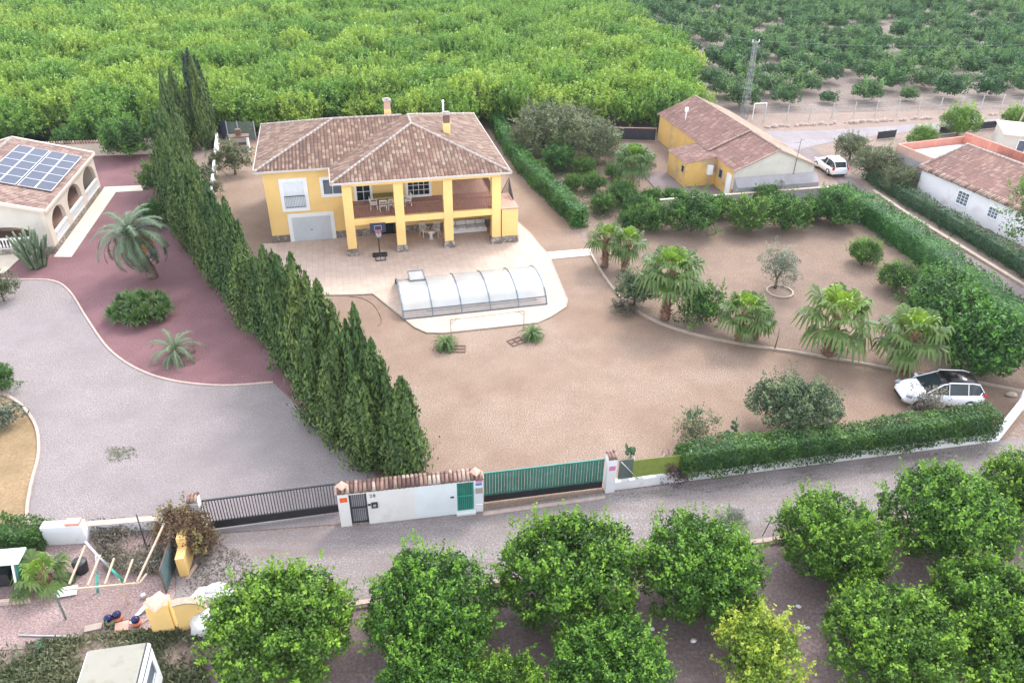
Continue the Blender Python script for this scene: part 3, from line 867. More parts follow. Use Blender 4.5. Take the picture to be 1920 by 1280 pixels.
# terrace
t = MB(); t.box(5.75, 17.35, -3.52, -0.003, 2.5, 2.98); t.build("terrace_beam", m_yellow, villa)
t = MB(); t.box(6.1, 17.2, -3.2, -0.003, 2.982, 3.03); t.build("terrace_floor", m_terr, villa)
t = MB(); t.box(13.42, 17.4, 0.0, 4.19, 2.902, 3.032); t.build("terrace_floor", m_terrpale, villa)
t = MB(); t.box(5.65, 17.35, -3.5, -3.05, 5.5, 5.868); t.box(17.0, 17.45, -3.05, 4.2, 5.5, 5.866); t.box(5.65, 6.1, -3.05, -0.003, 5.5, 5.864); t.build("lintel", m_yellow, villa)
for px in (5.98, 9.68, 13.33, 17.03):
    p = MB(); p.box(px - 0.34, px + 0.34, -3.56, -2.92, 0.62, 5.52)
    po = p.build("pillar", m_yellow, villa)
    p = MB(); p.box(px - 0.42, px + 0.42, -3.64, -2.84, 0.0, 0.64); p.build("stone_base", m_stone, po)
p = MB(); p.box(16.95, 17.47, 3.6, 4.19, 3.03, 5.5); p.build("pillar", m_yellow, villa)
for a, b in ((6.32, 9.34), (10.02, 12.99), (13.67, 16.69)):
    railing(villa, (a, -3.4), (b, -3.4), 3.0, 0.92, m_brown)
railing(villa, (17.2, -2.9), (17.2, 3.6), 3.03, 0.92, m_brown)
# openings of the front
window(villa, 1.35, 2.85, 2.85, 4.9, 0.0, glass=m_shutter, surround=0.28)
railing(villa, (1.35, -0.12), (2.85, -0.12), 2.85, 0.95, m_iron, 0.11, 0.008, "balcony_railing")
window(villa, 4.3, 5.65, 3.75, 4.9, 0.0, glass=m_glassb, surround=0.22, bars=(2, 1))
gd = MB(); gd.box(1.62, 4.55, -0.05, 0.01, 0.04, 2.05); gdo = gd.build("garage_door", m_garage, villa)
gd = MB()
for i in range(1, 12): gd.box(1.62 + 2.93 * i / 12 - 0.008, 1.62 + 2.93 * i / 12 + 0.008, -0.056, -0.045, 0.06, 2.03)
gd.build("door_seam", m_galv, gdo)
gd = MB(); gd.box(2.95, 3.1, -0.09, -0.05, 0.95, 1.0); gd.build("handle", m_iron, gdo)
gd = MB(); gd.box(1.33, 1.62, -0.07, 0.02, 0, 2.34); gd.box(4.55, 4.84, -0.07, 0.02, 0, 2.34); gd.box(1.62, 4.55, -0.07, 0.02, 2.05, 2.34)
gd.build("door_surround", m_whiteclean, villa)
sk = MB()
for a, b in ((-0.06, 1.33), (4.84, 8.3), (9.9, 13.6)): sk.box(a, b, -0.06, 0.03, 0, 0.66)
sk.box(-0.06, 0.03, 0.03, 10.85, 0, 0.66); sk.box(13.6, 17.55, -0.058, 0.03, 0, 0.64)
sk.build("stone_skirting", m_stone, villa)
window(villa, 6.75, 7.75, 3.05, 5.15, 0.0, surround=0.2, bars=(2, 3), name="terrace_door")
window(villa, 10.7, 12.35, 3.2, 5.15, 0.0, surround=0.2, bars=(4, 5))
d = MB(); d.box(8.3, 8.35, -0.05, 0.02, 0.0, 2.2); d.box(9.85, 9.9, -0.05, 0.02, 0.0, 2.2); d.box(8.35, 9.85, -0.05, 0.02, 2.1, 2.2); d.build("door_surround", m_whiteclean, villa)
d = MB(); d.box(8.35, 9.85, -0.02, 0.015, 0.0, 2.1); d.build("ground_floor_door", m_glass, villa)
d = MB(); d.box(9.35, 9.85, -0.1, -0.03, 0.02, 2.08); d.build("ground_floor_door", m_black, villa)
window(villa, 14.6, 16.6, 1.35, 2.05, 0.0, surround=0.14, bars=(2, 1))
# outside stair on the right
st = MB(); st.box(17.47, 18.75, -3.5, -0.4, 0.0, 2.85); st.build("stair_block", m_yellow, villa)
st = MB(); st.box(17.44, 18.81, -3.56, -2.9, 0.0, 0.64); st.box(18.70, 18.81, -2.9, -0.4, 0.0, 0.64); st.build("stone_skirting", m_stone, villa)
st = MB(); st.box(17.4, 18.8, -3.55, -0.4, 2.852, 2.95)
st.build("stair_landing", m_terrpale, villa)
st = MB()
for i in range(12): st.box(17.5, 18.6, -0.4 + i * 0.3, -0.1 + i * 0.3, 0, 2.85 - (i + 1) * 0.22)
st.build("stair_flight", m_terrpale, villa)
st = MB(); n = 14
for i in range(n + 1):
    y = -0.4 - 1.6 * i / n; h = 0.12 + 1.15 * (1 - i / n)
    st.bar((18.7, y, 2.95), (18.7, y, 2.95 + h), 0.03)
for i in range(12): st.bar((18.68, -0.3 + i * 0.3, 2.6 - i * 0.22), (18.68, -0.3 + i * 0.3, 3.9 - i * 0.24), 0.025)
st.bar((18.7, -2.0, 3.07), (18.7, -0.4, 4.2), 0.05); st.bar((18.7, -0.4, 4.2), (18.68, 3.2, 1.2), 0.05)
st.build("stair_railing", m_iron, villa)

# patio
patio_l = [(-0.9, 0.0), (-0.7, -0.9), (2.87, -9.24), (5.9, -9.75), (7.0, -9.85), (9.3, -14.9), (9.95, -15.7), (11.0, -15.98), (17.2, -15.95), (18.2, -15.4), (19.6, -14.3), (19.95, -13.4),
           (20.55, -6.2), (20.3, -4.5), (20.1, -2.0), (19.6, 0.5), (19.4, 2.8), (17.5, 2.8), (17.5, -0.05), (13.0, -0.05), (0.0, -0.05)]
k = MB(); k.prism(patio_l, -0.05, PT); po = k.build("patio", m_patio); po.location = VF.w(0, 0, 0); po.rotation_euler[2] = VF.a
tag(po, "large cream tiled patio in front of the villa", None, None, "structure")
k = MB(); k.ribbon([patio_l[i] for i in (0, 1, 2, 3, 4, 5, 6, 7, 8, 9, 10, 11, 12, 13, 14, 15)], 0.1, -0.05, PT + 0.012); ko = k.build("patio_edging", m_kerb); ko.location = VF.w(0, 0, 0); ko.rotation_euler[2] = VF.a
tag(ko, "thin edging strip round the patio", None, None, "structure")

# ------------------------------------------------------------------ arcaded house on the left
LF = Frame(-34.64, 53.03, 10.7)
lh = thing("arcaded_house", "cream bungalow with arched porch and solar panels at the left edge", "house", LF.w(0, 0, 0), LF.a)
def arch_wall(mb, a0, a1, z0, z1, ops, t0, t1, axis):
    """wall from a0..a1 with round-headed openings (left, right, sill, spring, rise); axis 'x' runs along x"""
    def pt(a, t, z): return (a, t, z) if axis == 'x' else (t, a, z)
    def bx(p, q, zl, zh):
        if axis == 'x': mb.box(p, q, t0, t1, zl, zh)
        else: mb.box(t0, t1, p, q, zl, zh)
    cur = a0
    for l, r, sill, spr, rise in ops:
        bx(cur, l, z0, z1)
        if sill > z0: bx(l, r, z0, sill)
        n = 12; c = (l + r) / 2; hw = (r - l) / 2
        for i in range(n):
            u0 = math.pi - math.pi * i / n; u1 = math.pi - math.pi * (i + 1) / n
            p0 = (c + hw * math.cos(u0), spr + rise * math.sin(u0)); p1 = (c + hw * math.cos(u1), spr + rise * math.sin(u1))
            vs = [pt(p0[0], t0, p0[1]), pt(p1[0], t0, p1[1]), pt(p1[0], t0, z1), pt(p0[0], t0, z1), pt(p0[0], t1, p0[1]), pt(p1[0], t1, p1[1]), pt(p1[0], t1, z1), pt(p0[0], t1, z1)]
            mb.add(vs, [(0, 1, 2, 3), (7, 6, 5, 4), (0, 4, 5, 1), (3, 2, 6, 7)])
        cur = r
    bx(cur, a1, z0, z1)
LZ, LS = 3.35, 0.27
w = MB()
arch_wall(w, 0.0, 12.9, 0.0, LZ - 0.02, [(0.75, 3.75, 0.55, 1.75, 1.0), (4.65, 8.05, 0.55, 1.75, 1.15), (8.95, 12.35, 0.55, 1.75, 1.15)], -0.3, 0.0, 'y')
w.build("arcade_wall", m_cream, lh)
w = MB(); arch_wall(w, -12.0, -0.301, 0.0, LZ - 0.02, [(-5.2, -1.1, 0.55, 1.45, 0.75)], 0.0, 0.3, 'x')
w.add([(-12, 0.001, LZ - 0.02), (-0.001, 0.001, LZ - 0.02), (-6.0, 0.001, LZ - 0.02 + 6 * LS), (-12, 0.299, LZ - 0.02), (-0.001, 0.299, LZ - 0.02), (-6.0, 0.299, LZ - 0.02 + 6 * LS)],
      [(0, 1, 2), (5, 4, 3), (0, 3, 4, 1), (1, 4, 5, 2), (2, 5, 3, 0)])
w.build("gable_wall", m_greycream, lh)  # shaded front of the cream house: shade put into a greyer render
w = MB(); w.box(-12, -3.4, 3.5, 12.9, 0, LZ - 0.03); w.box(-3.4, -0.301, 12.6, 12.9, 0, LZ - 0.03)
w.add([(-12, 12.9, LZ - 0.03), (-0.001, 12.9, LZ - 0.03), (-6.0, 12.9, LZ - 0.03 + 6 * LS), (-12, 12.6, LZ - 0.03), (-0.001, 12.6, LZ - 0.03), (-6.0, 12.6, LZ - 0.03 + 6 * LS)],
      [(2, 1, 0), (3, 4, 5), (1, 4, 3, 0), (2, 5, 4, 1), (0, 3, 5, 2)])
w.build("wall", m_cream, lh)
w = MB(); w.box(-11.9, -0.31, 0.31, 12.59, 0.0, 0.5); w.build("porch_floor", m_terrpale, lh)
w = MB(); w.box(-12, 0.1, -0.06, 0.0, 0, 0.45); w.box(0.0, 0.07, 0.0, 12.95, 0, 0.45); w.build("stone_skirting", m_stone, lh)
for a, b in ((0.75, 3.75), (4.65, 8.05), (8.95, 12.35)):
    bal = MB(); bal.box(-0.12, 0.03, a, b, 1.22, 1.34); bal.box(-0.1, 0.02, a, b, 0.55, 0.62)
    n = int((b - a) / 0.22)
    for i in range(n): bal.lathe((-0.04, a + (i + 0.5) * (b - a) / n, 0.62), [(0.045, 0), (0.075, 0.16), (0.035, 0.36), (0.06, 0.6)], 6)
    bal.build("balustrade", m_whiteclean, lh)
bal = MB(); bal.box(-5.2, -1.1, -0.03, 0.12, 1.2, 1.32)
for i in range(18): bal.lathe((-5.1 + i * 0.23, 0.05, 0.55), [(0.045, 0), (0.075, 0.16), (0.035, 0.36), (0.06, 0.66)], 6)
bal.build("balustrade", m_whiteclean, lh)
def lroof(X, Y):
    z = LZ + LS * np.minimum(0.15 - X, X + 12.15); d = np.where(0.15 - X < X + 12.15, 1.0, -1.0)
    return z, d, np.zeros(X.shape), np.ones(X.shape, bool)
roofl = tiled_roof(lh, lroof, -12.15, 0.15, -0.2, 13.1, m_tilepink, seed=5)
v = MB()
for y in (-0.2, 13.1):
    v.bar((0.15, y, LZ), (-6.0, y, LZ + 6.15 * LS), 0.2, 0.22); v.bar((-6.0, y, LZ + 6.15 * LS), (-12.15, y, LZ), 0.2, 0.22)
v.bar((0.15, -0.2, LZ - 0.06), (0.15, 13.1, LZ - 0.06), 0.12, 0.2)
v.build("verge_band", m_cream, lh)
caps(roofl, [((-6.0, -0.2, LZ + 6.15 * LS), (-6.0, 13.1, LZ + 6.15 * LS))], m_mortar, 0.14)
window(lh, -3.0, -2.0, 0.6, 2.4, 3.5, surround=0.1)
# paved walk round the arcade and balustrade panels of the next terrace
k = MB(); k.prism([LF.w(*p)[:2] for p in [(0.07, -1.0), (1.35, -1.2), (1.35, 13.6), (0.07, 13.6)]], -0.05, 0.06); tag(k.build("house_path", m_path), "cream paved walk beside the arched porch", None, None, "structure")
k = MB(); k.prism([LF.w(*p)[:2] for p in [(0.07, 13.6), (3.6, 13.6), (3.6, 12.2), (1.351, 12.2), (1.351, 13.59)]], -0.05, 0.05); k.prism([LF.w(*p)[:2] for p in [(-6.5, -3.4), (-2.6, -3.2), (-2.2, -0.07), (-6.5, -0.07)]], -0.05, 0.055)
tag(k.build("house_path", m_path), "cream paved step by the porch corner", None, None, "structure")
# solar panels
cell = MB(); cell.box(-0.52, 0.52, -0.8, 0.8, 0.0, 0.03)
sp0 = thing("solar_panel", "blue grey solar panel", "solar panel", group="solar panels in two blocks on the tiled roof")
ll = cell.build("cell_sheet", m_solar, sp0)
cf = MB()
for a, b in (((-0.52, -0.8), (0.52, -0.8)), ((0.52, -0.8), (0.52, 0.8)), ((0.52, 0.8), (-0.52, 0.8)), ((-0.52, 0.8), (-0.52, -0.8))):
    q = 0.04 if a[0] or b[0] else 0.02
    cf.bar((a[0], a[1], 0.02), (b[0], b[1], 0.02), q, 0.05)
cf.build("panel_frame", m_alu, sp0)
sang = math.atan(LS)
first = True
for r in range(5):
    for c in range(4):
        blk = c // 2
        lx = -0.30 - 1.13 * (c + 0.5) - (0.10 if blk else 0.0); ly = 3.2 + 1.62 * (r + 0.5)
        loc = LF.w(lx, ly, LZ + LS * (0.15 - lx) + 0.15)
        o = sp0 if first else copy_tree(sp0, loc)
        o.location = loc; o.scale = (1.07, 0.995, 1)
        o.rotation_mode = 'QUATERNION'
        o.rotation_quaternion = (Matrix.Rotation(LF.a, 4, 'Z') @ Matrix.Rotation(sang, 4, 'Y')).to_quaternion()
        o["label"] = "solar panel in the %s block on the arcaded house roof" % ("lower" if blk == 0 else "upper")
        o["group"] = "solar panels of the %s block" % ("lower" if blk == 0 else "upper")
        first = False

# ------------------------------------------------------------------ old yellow house with the long red and beige roof
OF = Frame(19.44, 65.5, 13.0)
oh = thing("old_farmhouse", "long old yellow farmhouse with red and beige roof and grey gable end", "house", OF.w(0, 0, 0), OF.a)
OZ, OS, OW, OL = 2.65, 0.42, 7.7, 17.6
OR = OZ + OS * OW / 2
w = MB(); w.box(0.0, OW, 0.25, OL, 0, OZ + 0.02)
w.add([(0, OL, OZ), (OW, OL, OZ), (OW / 2, OL, OR - 0.03), (0, OL - 0.25, OZ), (OW, OL - 0.25, OZ), (OW / 2, OL - 0.25, OR - 0.03)], [(2, 1, 0), (3, 4, 5), (1, 4, 3, 0), (2, 5, 4, 1), (0, 3, 5, 2)])
w.build("wall", m_yellowold, oh)
w = MB(); w.box(0.0, OW, 0.0, 0.249, 0.9, OZ)
w.add([(0, 0, OZ), (OW, 0, OZ), (OW / 2, 0, OR - 0.03), (0, 0.249, OZ), (OW, 0.249, OZ), (OW / 2, 0.249, OR - 0.03)], [(0, 1, 2), (5, 4, 3), (0, 3, 4, 1), (1, 4, 5, 2), (2, 5, 3, 0)])
w.build("gable_wall", m_greycream, oh)
w = MB(); w.add([(0.02, -0.8, 0), (OW + 0.3, -0.8, 0), (OW + 0.3, -0.8, 1.35), (0.02, -0.8, 1.35), (0.02, -0.02, 0), (OW + 0.3, -0.02, 0), (OW + 0.3, -0.02, 2.05), (0.02, -0.02, 2.05)], [(0, 1, 2, 3), (5, 4, 7, 6), (3, 2, 6, 7), (1, 5, 6, 2), (4, 0, 3, 7), (4, 5, 1, 0)]); w.box(4.3, 4.5, -0.9, -0.5, 0, 1.75); w.build("rendered_plinth", m_greyrender, oh)
OY0 = -0.15
def oroofL(X, Y):
    z = OZ + OS * (X + 0.25) + np.where(Y > 5.2, 0.12, 0.0); return z, -np.ones(X.shape), np.zeros(X.shape), (X <= OW / 2 + 0.01)
def oroofR(X, Y):
    z = OZ + OS * (OW + 0.25 - X) + np.where(Y > 5.2, 0.08, 0.0); return z, np.ones(X.shape), np.zeros(X.shape), (X >= OW / 2 - 0.01)
rfo = tiled_roof(oh, oroofL, -0.25, OW / 2, OY0, OL + 0.15, m_tileold, pitch=0.26, row=0.42, step=0.065, seed=9)
tiled_roof(oh, oroofR, OW / 2, OW + 0.25, OY0, OL + 0.15, m_tilebeige, pitch=0.26, row=0.42, step=0.065, seed=10)
caps(rfo, [((OW / 2, OY0, OR + 0.12), (OW / 2, OL + 0.15, OR + 0.2))], m_verge, 0.10)
caps(rfo, [((-0.25, 5.2, OZ + 0.12), (OW / 2, 5.2, OR + 0.22))], m_verge, 0.10)
v = MB(); v.bar((-0.25, OY0 - 0.02, OZ - 0.02), (OW / 2, OY0 - 0.02, OR + 0.06), 0.1, 0.14); v.bar((OW / 2, OY0 - 0.02, OR + 0.06), (OW + 0.25, OY0 - 0.02, OZ - 0.02), 0.1, 0.14)
v.bar((-0.25, OL + 0.17, OZ - 0.02), (OW / 2, OL + 0.17, OR + 0.06), 0.1, 0.14)
v.build("verge_band", m_verge, oh)
# annex with a lean-to roof
w = MB(); w.box(-3.0, -0.002, 3.6, 7.6, 0, 2.25); w.build("annex_wall", m_yellowold, oh)
w = MB(); w.add([(-3.0, 3.6, 2.25), (-0.002, 3.6, 2.25), (-0.002, 3.6, 2.78), (-3.0, 7.6, 2.25), (-0.002, 7.6, 2.25), (-0.002, 7.6, 2.78)], [(0, 1, 2), (5, 4, 3), (0, 3, 4, 1), (1, 4, 5, 2), (2, 5, 3, 0)])
w.build("annex_wall", m_yellowold, oh)
def aroof(X, Y):
    return 2.24 + 0.17 * (X + 3.15), -np.ones(X.shape), np.zeros(X.shape), np.ones(X.shape, bool)
tiled_roof(oh, aroof, -3.15, -0.01, 3.45, 7.75, m_tileold, pitch=0.26, row=0.42, step=0.065, seed=12)
window(oh, 3.9, 4.4, 1.3, 1.9, -3.0, axis='x', surround=0.03, frame=m_greyrender)
window(oh, 2.2, 2.8, 1.15, 1.9, 0.0, axis='x', surround=0.03, frame=m_greyrender)
window(oh, 0.5, 1.2, 0.2, 2.0, 0.0, axis='x', surround=0.08, name="side_door", glass=m_whiteclean)
h = MB(); h.box(-0.9, -0.4, 3.3, 3.598, 1.15, 2.0); ho = h.build("wall_heater", m_whiteclean, oh)
h = MB(); h.tube([(-0.65, 3.5, 0.0), (-0.65, 3.5, 1.15)], 0.04, 6); h.build("pipe", m_galv, ho)
h = MB(); h.tube([(0.9, 13.2, 3.0), (0.9, 13.2, 4.3)], 0.05, 6); h.cbox((0.9, 13.2, 4.4), (0.3, 0.2, 0.4)); h.build("roof_vent", m_whiteclean, oh)
h = MB(); h.tube([(5.7, -0.1, 2.0), (5.75, -0.1, 5.2)], 0.025, 6); h.bar((5.75, -0.1, 4.9), (5.2, -0.1, 4.9), 0.02); h.bar((5.75, -0.1, 5.1), (6.1, -0.1, 5.1), 0.02); h.build("antenna", m_iron, oh)
k = MB(); k.prism([OF.w(*p)[:2] for p in [(-6, 0.3), (-0.02, 0.3), (-0.02, 3.6), (-3.0, 3.6), (-3.1, 7.6), (-5.5, 7.6)]], -0.05, 0.08); tag(k.build("farmhouse_forecourt", m_lane), "worn concrete forecourt of the old farmhouse", None, None, "structure")
gw = thing("garden_wall", "low rendered wall behind the garden shrubs below the grey gable", "wall", OF.w(-7.5, -1.6, 0), OF.a)
k = MB(); k.box(0, 17.2, -0.12, 0.12, -0.05, 1.15); k.build("wall_body", m_greyrender, gw)
k = MB(); k.box(-0.03, 17.23, -0.16, 0.16, 1.15, 1.2); k.build("coping", m_kerbp, gw)

# ------------------------------------------------------------------ white house on the right
WF = Frame(36.66, 67.14, -70.0)
wh = thing("white_cottage", "long white cottage with faded red tiled roof at the right edge", "house", WF.w(0, 0, 0), WF.a)
w = MB(); w.box(0, 15.0, 0, 9.6, 0, 2.68)
for x in (0.0, 14.75):
    w.add([(x, 0, 2.68), (x, 9.6, 2.68), (x, 4.9, 4.1), (x + 0.25, 0, 2.68), (x + 0.25, 9.6, 2.68), (x + 0.25, 4.9, 4.1)], [(2, 1, 0), (3, 4, 5), (1, 4, 3, 0), (2, 5, 4, 1), (0, 3, 5, 2)])
w.build("wall", m_oldwhite, wh)
def wroof(X, Y):
    z = 2.66 + 0.30 * np.minimum(Y + 0.2, 9.8 - Y); d = np.where(Y + 0.2 < 9.8 - Y, -1.0, 1.0)
    return z, np.zeros(X.shape), d, np.ones(X.shape, bool)
rw = tiled_roof(wh, wroof, -0.25, 15.2, -0.2, 9.8, m_tileold, pitch=0.24, row=0.4, step=0.06, seed=21)
caps(rw, [((-0.25, 4.8, 4.17), (15.2, 4.8, 4.17))], m_mortar, 0.12)
caps(rw, [((-0.22, -0.2, 2.7), (-0.22, 4.8, 4.2))], m_mortar, 0.12)
ed = MB()
rg = random.Random(4)
for i in range(62):
    x = -0.2 + i * 0.25; ed.tube([(x, -0.42 + rg.uniform(-0.04, 0.04), 2.6), (x, 0.1, 2.8)], [0.11, 0.09], 6)
ed.build("eave_tile_course", m_tilepink, rw)
window(wh, 4.35, 5.45, 1.0, 2.05, 0.0, surround=0.1, bars=(3, 4), glass=m_glassb)
window(wh, 7.6, 8.5, 1.05, 1.85, 0.0, surround=0.08, bars=(3, 3), glass=m_glassb)
l = MB(); l.tube([(10.4, 0.0, 2.15), (10.4, -0.35, 2.3)], 0.025, 6); l.cbox((10.4, -0.42, 2.27), (0.16, 0.25, 0.12)); l.build("wall_lamp", m_iron, wh)
w = MB(); w.box(0.0, 3.2, 0.0, 0.0, 0, 0) if False else None
# roof terrace block behind with brick parapet
w.box(-4.4, -0.002, 0.9, 9.0, 0, 2.6); w.build("annex_wall", m_greyrender, wh)
w = MB(); w.box(-4.2, -0.002, 1.1, 8.8, 2.602, 2.64); w.build("roof_terrace_floor", m_whiteclean, wh)
w = MB(); w.box(-4.4, -4.22, 0.9, 9.0, 2.602, 3.35); w.box(-4.22, -0.1, 0.9, 1.08, 2.602, 3.35); w.box(-4.22, 3.4, 8.82, 9.0, 2.602, 3.75); w.build("brick_parapet", m_brickred, wh)
w = MB(); w.tube([(-2.2, 4.5, 2.64), (-2.2, 4.5, 3.2)], 0.5, 12); w.build("water_tank", m_whiteclean, wh)

# small pale outhouse at the far right edge
fo = thing("pale_outhouse", "small pale rendered outhouse with flat roof beyond the white cottage", "house", G(1868, 300), math.radians(-20))
w = MB(); w.box(0, 6, 0, 5, 0, 2.6); w.build("wall", m_greycream, fo)
w = MB(); w.box(-0.15, 6.15, -0.15, 5.15, 2.602, 2.75); w.build("roof_slab", m_path, fo)
window(fo, 1.4, 2.1, 0.6, 2.2, 0.0, surround=0.06, glass=m_glassb)
# ------------------------------------------------------------------ boundary walls, gates and fences
def seg_thing(name, label, cat, a, b, group=None):
    """a thing whose local x runs from a to b"""
    a = Vector(a[:2]); b = Vector(b[:2]); d = b - a
    return thing(name, label, cat, (a.x, a.y, 0), math.atan2(d.y, d.x), group), d.length

# gate wall, 2.1 m high, split between the two properties
WL, WR = G(640, 988), G(906, 958)
gwall, GLn = seg_thing("gate_wall", "white rendered wall with tiled coping and two doors facing the road", "wall", WL, WR)
gx = lambda u: GLn * (u - 640) / 266.0
dl0, dl1 = gx(660), gx(692); dr0, dr1 = gx(857), gx(889)
w = MB(); w.box(0, dl0, 0, 0.45, 0, 2.0); w.box(dl1, gx(779), 0, 0.35, 0, 2.0); w.box(dl0, dl1, 0, 0.35, 1.88, 2.0)
w.build("wall_body", m_wallwhite, gwall)
w = MB(); w.box(gx(779), dr0, 0, 0.35, 0, 2.0); w.box(dr0, dr1, 0, 0.35, 1.88, 2.0); w.box(dr1, GLn, -0.02, 0.45, 0, 2.0)
w.build("wall_body", m_wallblue, gwall)
w = MB(); w.box(-0.08, GLn + 0.05, -0.06, 0.5, 2.002, 2.06); w.build("coping", m_kerbp, gwall)
rg = random.Random(2)
cm = MB(); nrow = int(GLn / 0.19)
for side in (0, 1):
    for i in range(nrow):
        x = (i + 0.5) * GLn / nrow
        y0, y1 = (-0.12, 0.26) if side == 0 else (0.6, 0.24)
        cm.tube([(x + rg.uniform(-0.02, 0.02), y0, 2.08 + rg.uniform(0, 0.02)), (x, y1, 2.27)], [0.095, 0.075], 7)
ct = cm.build("coping_tile", m_tilepink, gwall)
nface = len(ct.data.polygons)
at = ct.data.attributes.new("tint", 'FLOAT', 'FACE')
vals = []; per = nface // (2 * nrow)
for i in range(2 * nrow): vals += [rg.random() ** 1.2] * per
at.data.foreach_set("value", vals + [0.5] * (nface - len(vals)))
cap = MB()
for x in (0.25, GLn - 0.3): cap.lathe((x, 0.22, 2.25), [(0.3, 0), (0.25, 0.08), (0.08, 0.2)], 4, smooth=False)
cap.build("post_cap", m_terracottap, gwall)
def bar_door(parent, x0, x1, mat, name, panel=None):
    d = MB()
    for a, b in (((x0, 0.1), (x1, 0.1)), ((x0, 0.98), (x1, 0.98)), ((x0, 1.84), (x1, 1.84))): d.bar((a[0], 0.12, a[1]), (b[0], 0.12, b[1]), 0.05)
    for x in (x0 + 0.03, x1 - 0.03): d.bar((x, 0.12, 0.06), (x, 0.12, 1.87), 0.055)
    n = 9
    for i in range(1, n): x = x0 + (x1 - x0) * i / n; d.bar((x, 0.12, 0.1), (x, 0.12, 1.84), 0.022)
    o = d.build(name, mat, parent)
    if panel:
        p = MB(); p.box(x0 + 0.03, x1 - 0.03, 0.15, 0.17, 0.08, 1.85); p.build("door_panel", panel, o)
    return o
tag(bar_door(gwall, dl0, dl1, m_iron, "door", m_galv), "dark barred pedestrian door")
tag(bar_door(gwall, dr0, dr1, m_greenbright, "door", m_green), "bright green barred pedestrian door")
w = MB(); w.box(dr0 - 0.05, dr1 + 0.05, -0.15, 0.1, 0, 0.12); w.build("doorstep", m_whiteclean, gwall)
w = MB(); w.box(dr1 + 0.1, GLn - 0.02, -0.05, -0.02, 0.05, 0.5); w.build("hydrant_cover", m_whiteclean, gwall)
w = MB(); w.box(0.1, 0.42, -0.02, 0.0, 1.5, 1.75); so = w.build("alarm_sign", m_orange, gwall)
w = MB(); w.cbox((gx(705), -0.03, 1.15), (0.28, 0.06, 0.32)); mo = w.build("letter_box", m_iron, gwall)
w = MB(); w.cbox((gx(705), -0.065, 1.15), (0.12, 0.012, 0.14)); w.build("letter_box_flap", m_galv, mo)
w = MB(); w.cbox((gx(695.5), -0.02, 1.2), (0.14, 0.04, 0.08)); w.build("door_bell", m_iron, gwall)
w = MB(); w.cbox((gx(848), -0.02, 1.1), (0.16, 0.04, 0.07)); w.build("door_bell", m_iron, gwall)
w = MB(); w.cbox((gx(899), -0.03, 1.95 - 0.04), (0.3, 0.02, 0.12)); w.build("notice", m_pink, gwall)
w = MB(); w.cbox((gx(898), -0.03, 1.73), (0.28, 0.02, 0.14)); w.build("notice", m_blue, gwall)
w = MB(); w.cbox((gx(898.5), -0.04, 1.36), (0.32, 0.05, 0.3)); w.build("meter_box", m_beige, gwall)
fc = bpy.data.curves.new("house_number", 'FONT'); fc.body = "28"; fc.size = 0.24; fc.extrude = 0.006; fc.align_x = 'CENTER'; fc.space_character = 1.25
fo_ = link("house_number", fc, gwall); fo_.location = (gx(703), -0.012, 1.62); fo_.rotation_euler = (math.pi / 2, 0, 0); fc.materials.append(m_iron)
fc = bpy.data.curves.new("sign_emblem", 'FONT'); fc.body = "O"; fc.size = 0.14; fc.extrude = 0.004; fc.align_x = 'CENTER'
fo_ = link("sign_emblem", fc, so); fo_.location = (0.27, -0.026, 1.575); fo_.rotation_euler = (math.pi / 2, 0, 0); fc.materials.append(M_plain("yellow_emblem", (0.8, 0.3, 0.05), 0.5, 0.05))

# post and black sliding gate to the left
def post(u, v, label, sx=0.45, h=2.1, mat=None):
    x, y, _ = G(u, v)
    t = thing("gate_post", label, "gate post", (x, y, 0), math.radians(10))
    p = MB(); p.box(-sx / 2, sx / 2, -0.03, 0.42, 0, h); p.build("post_body", mat or m_white, t)
    p = MB()
    for k in range(3):
        p.tube([(-sx / 2 + 0.07 + k * 0.15, -0.1, h + 0.04), (-sx / 2 + 0.07 + k * 0.15, 0.2, h + 0.2)], [0.08, 0.06], 6)
        p.tube([(-sx / 2 + 0.07 + k * 0.15, 0.5, h + 0.04), (-sx / 2 + 0.07 + k * 0.15, 0.2, h + 0.2)], [0.08, 0.06], 6)
    p.build("cap_tile", m_tilepink, t)
    return t
post(378, 1003, "white tile-capped gate post beside the brown dried vine", 0.45, 2.0)
gp = post(1143, 923, "white tile-capped gate post at the right of the green gate")
p = MB(); p.cbox((0.0, -0.04, 1.55), (0.3, 0.015, 0.26)); p.build("pink_notice", m_pink, gp)
bg_, BL_ = seg_thing("sliding_gate", "long black barred sliding gate at the left driveway", "gate", G(392, 1001), G(636, 968))
w = MB()
w.bar((0, 0.25, 1.78), (BL_, 0.25, 1.78), 0.07); w.bar((0, 0.25, 0.5), (BL_, 0.25, 0.5), 0.06)
w.build("frame", m_iron, bg_)
w = MB(); n = 44
for i in range(n + 1): x = BL_ * i / n; w.bar((x, 0.25, 0.5), (x, 0.25, 1.78), 0.035)
w.build("bars", m_iron, bg_)
w = MB(); w.box(0, BL_, 0.23, 0.27, 0.08, 0.5); w.build("kick_panel", m_black, bg_)
gg, GL2 = seg_thing("sliding_gate", "long green slatted sliding gate of the yellow villa", "gate", G(909, 950), G(1131, 922))
w = MB(); n = 42
for i in range(n):
    x = GL2 * (i + 0.5) / n; w.box(x - 0.058, x + 0.058, 0.20 + 0.012 * (i % 2), 0.23 + 0.012 * (i % 2), 0.5, 1.85)
w.build("slat_panel", m_green, gg)
w = MB(); w.box(0, GL2, 0.24, 0.28, 0.08, 0.55); w.build("kick_panel", m_black, gg)
w = MB(); w.bar((0, 0.22, 1.87), (GL2, 0.22, 1.87), 0.07); w.build("frame", m_green, gg)
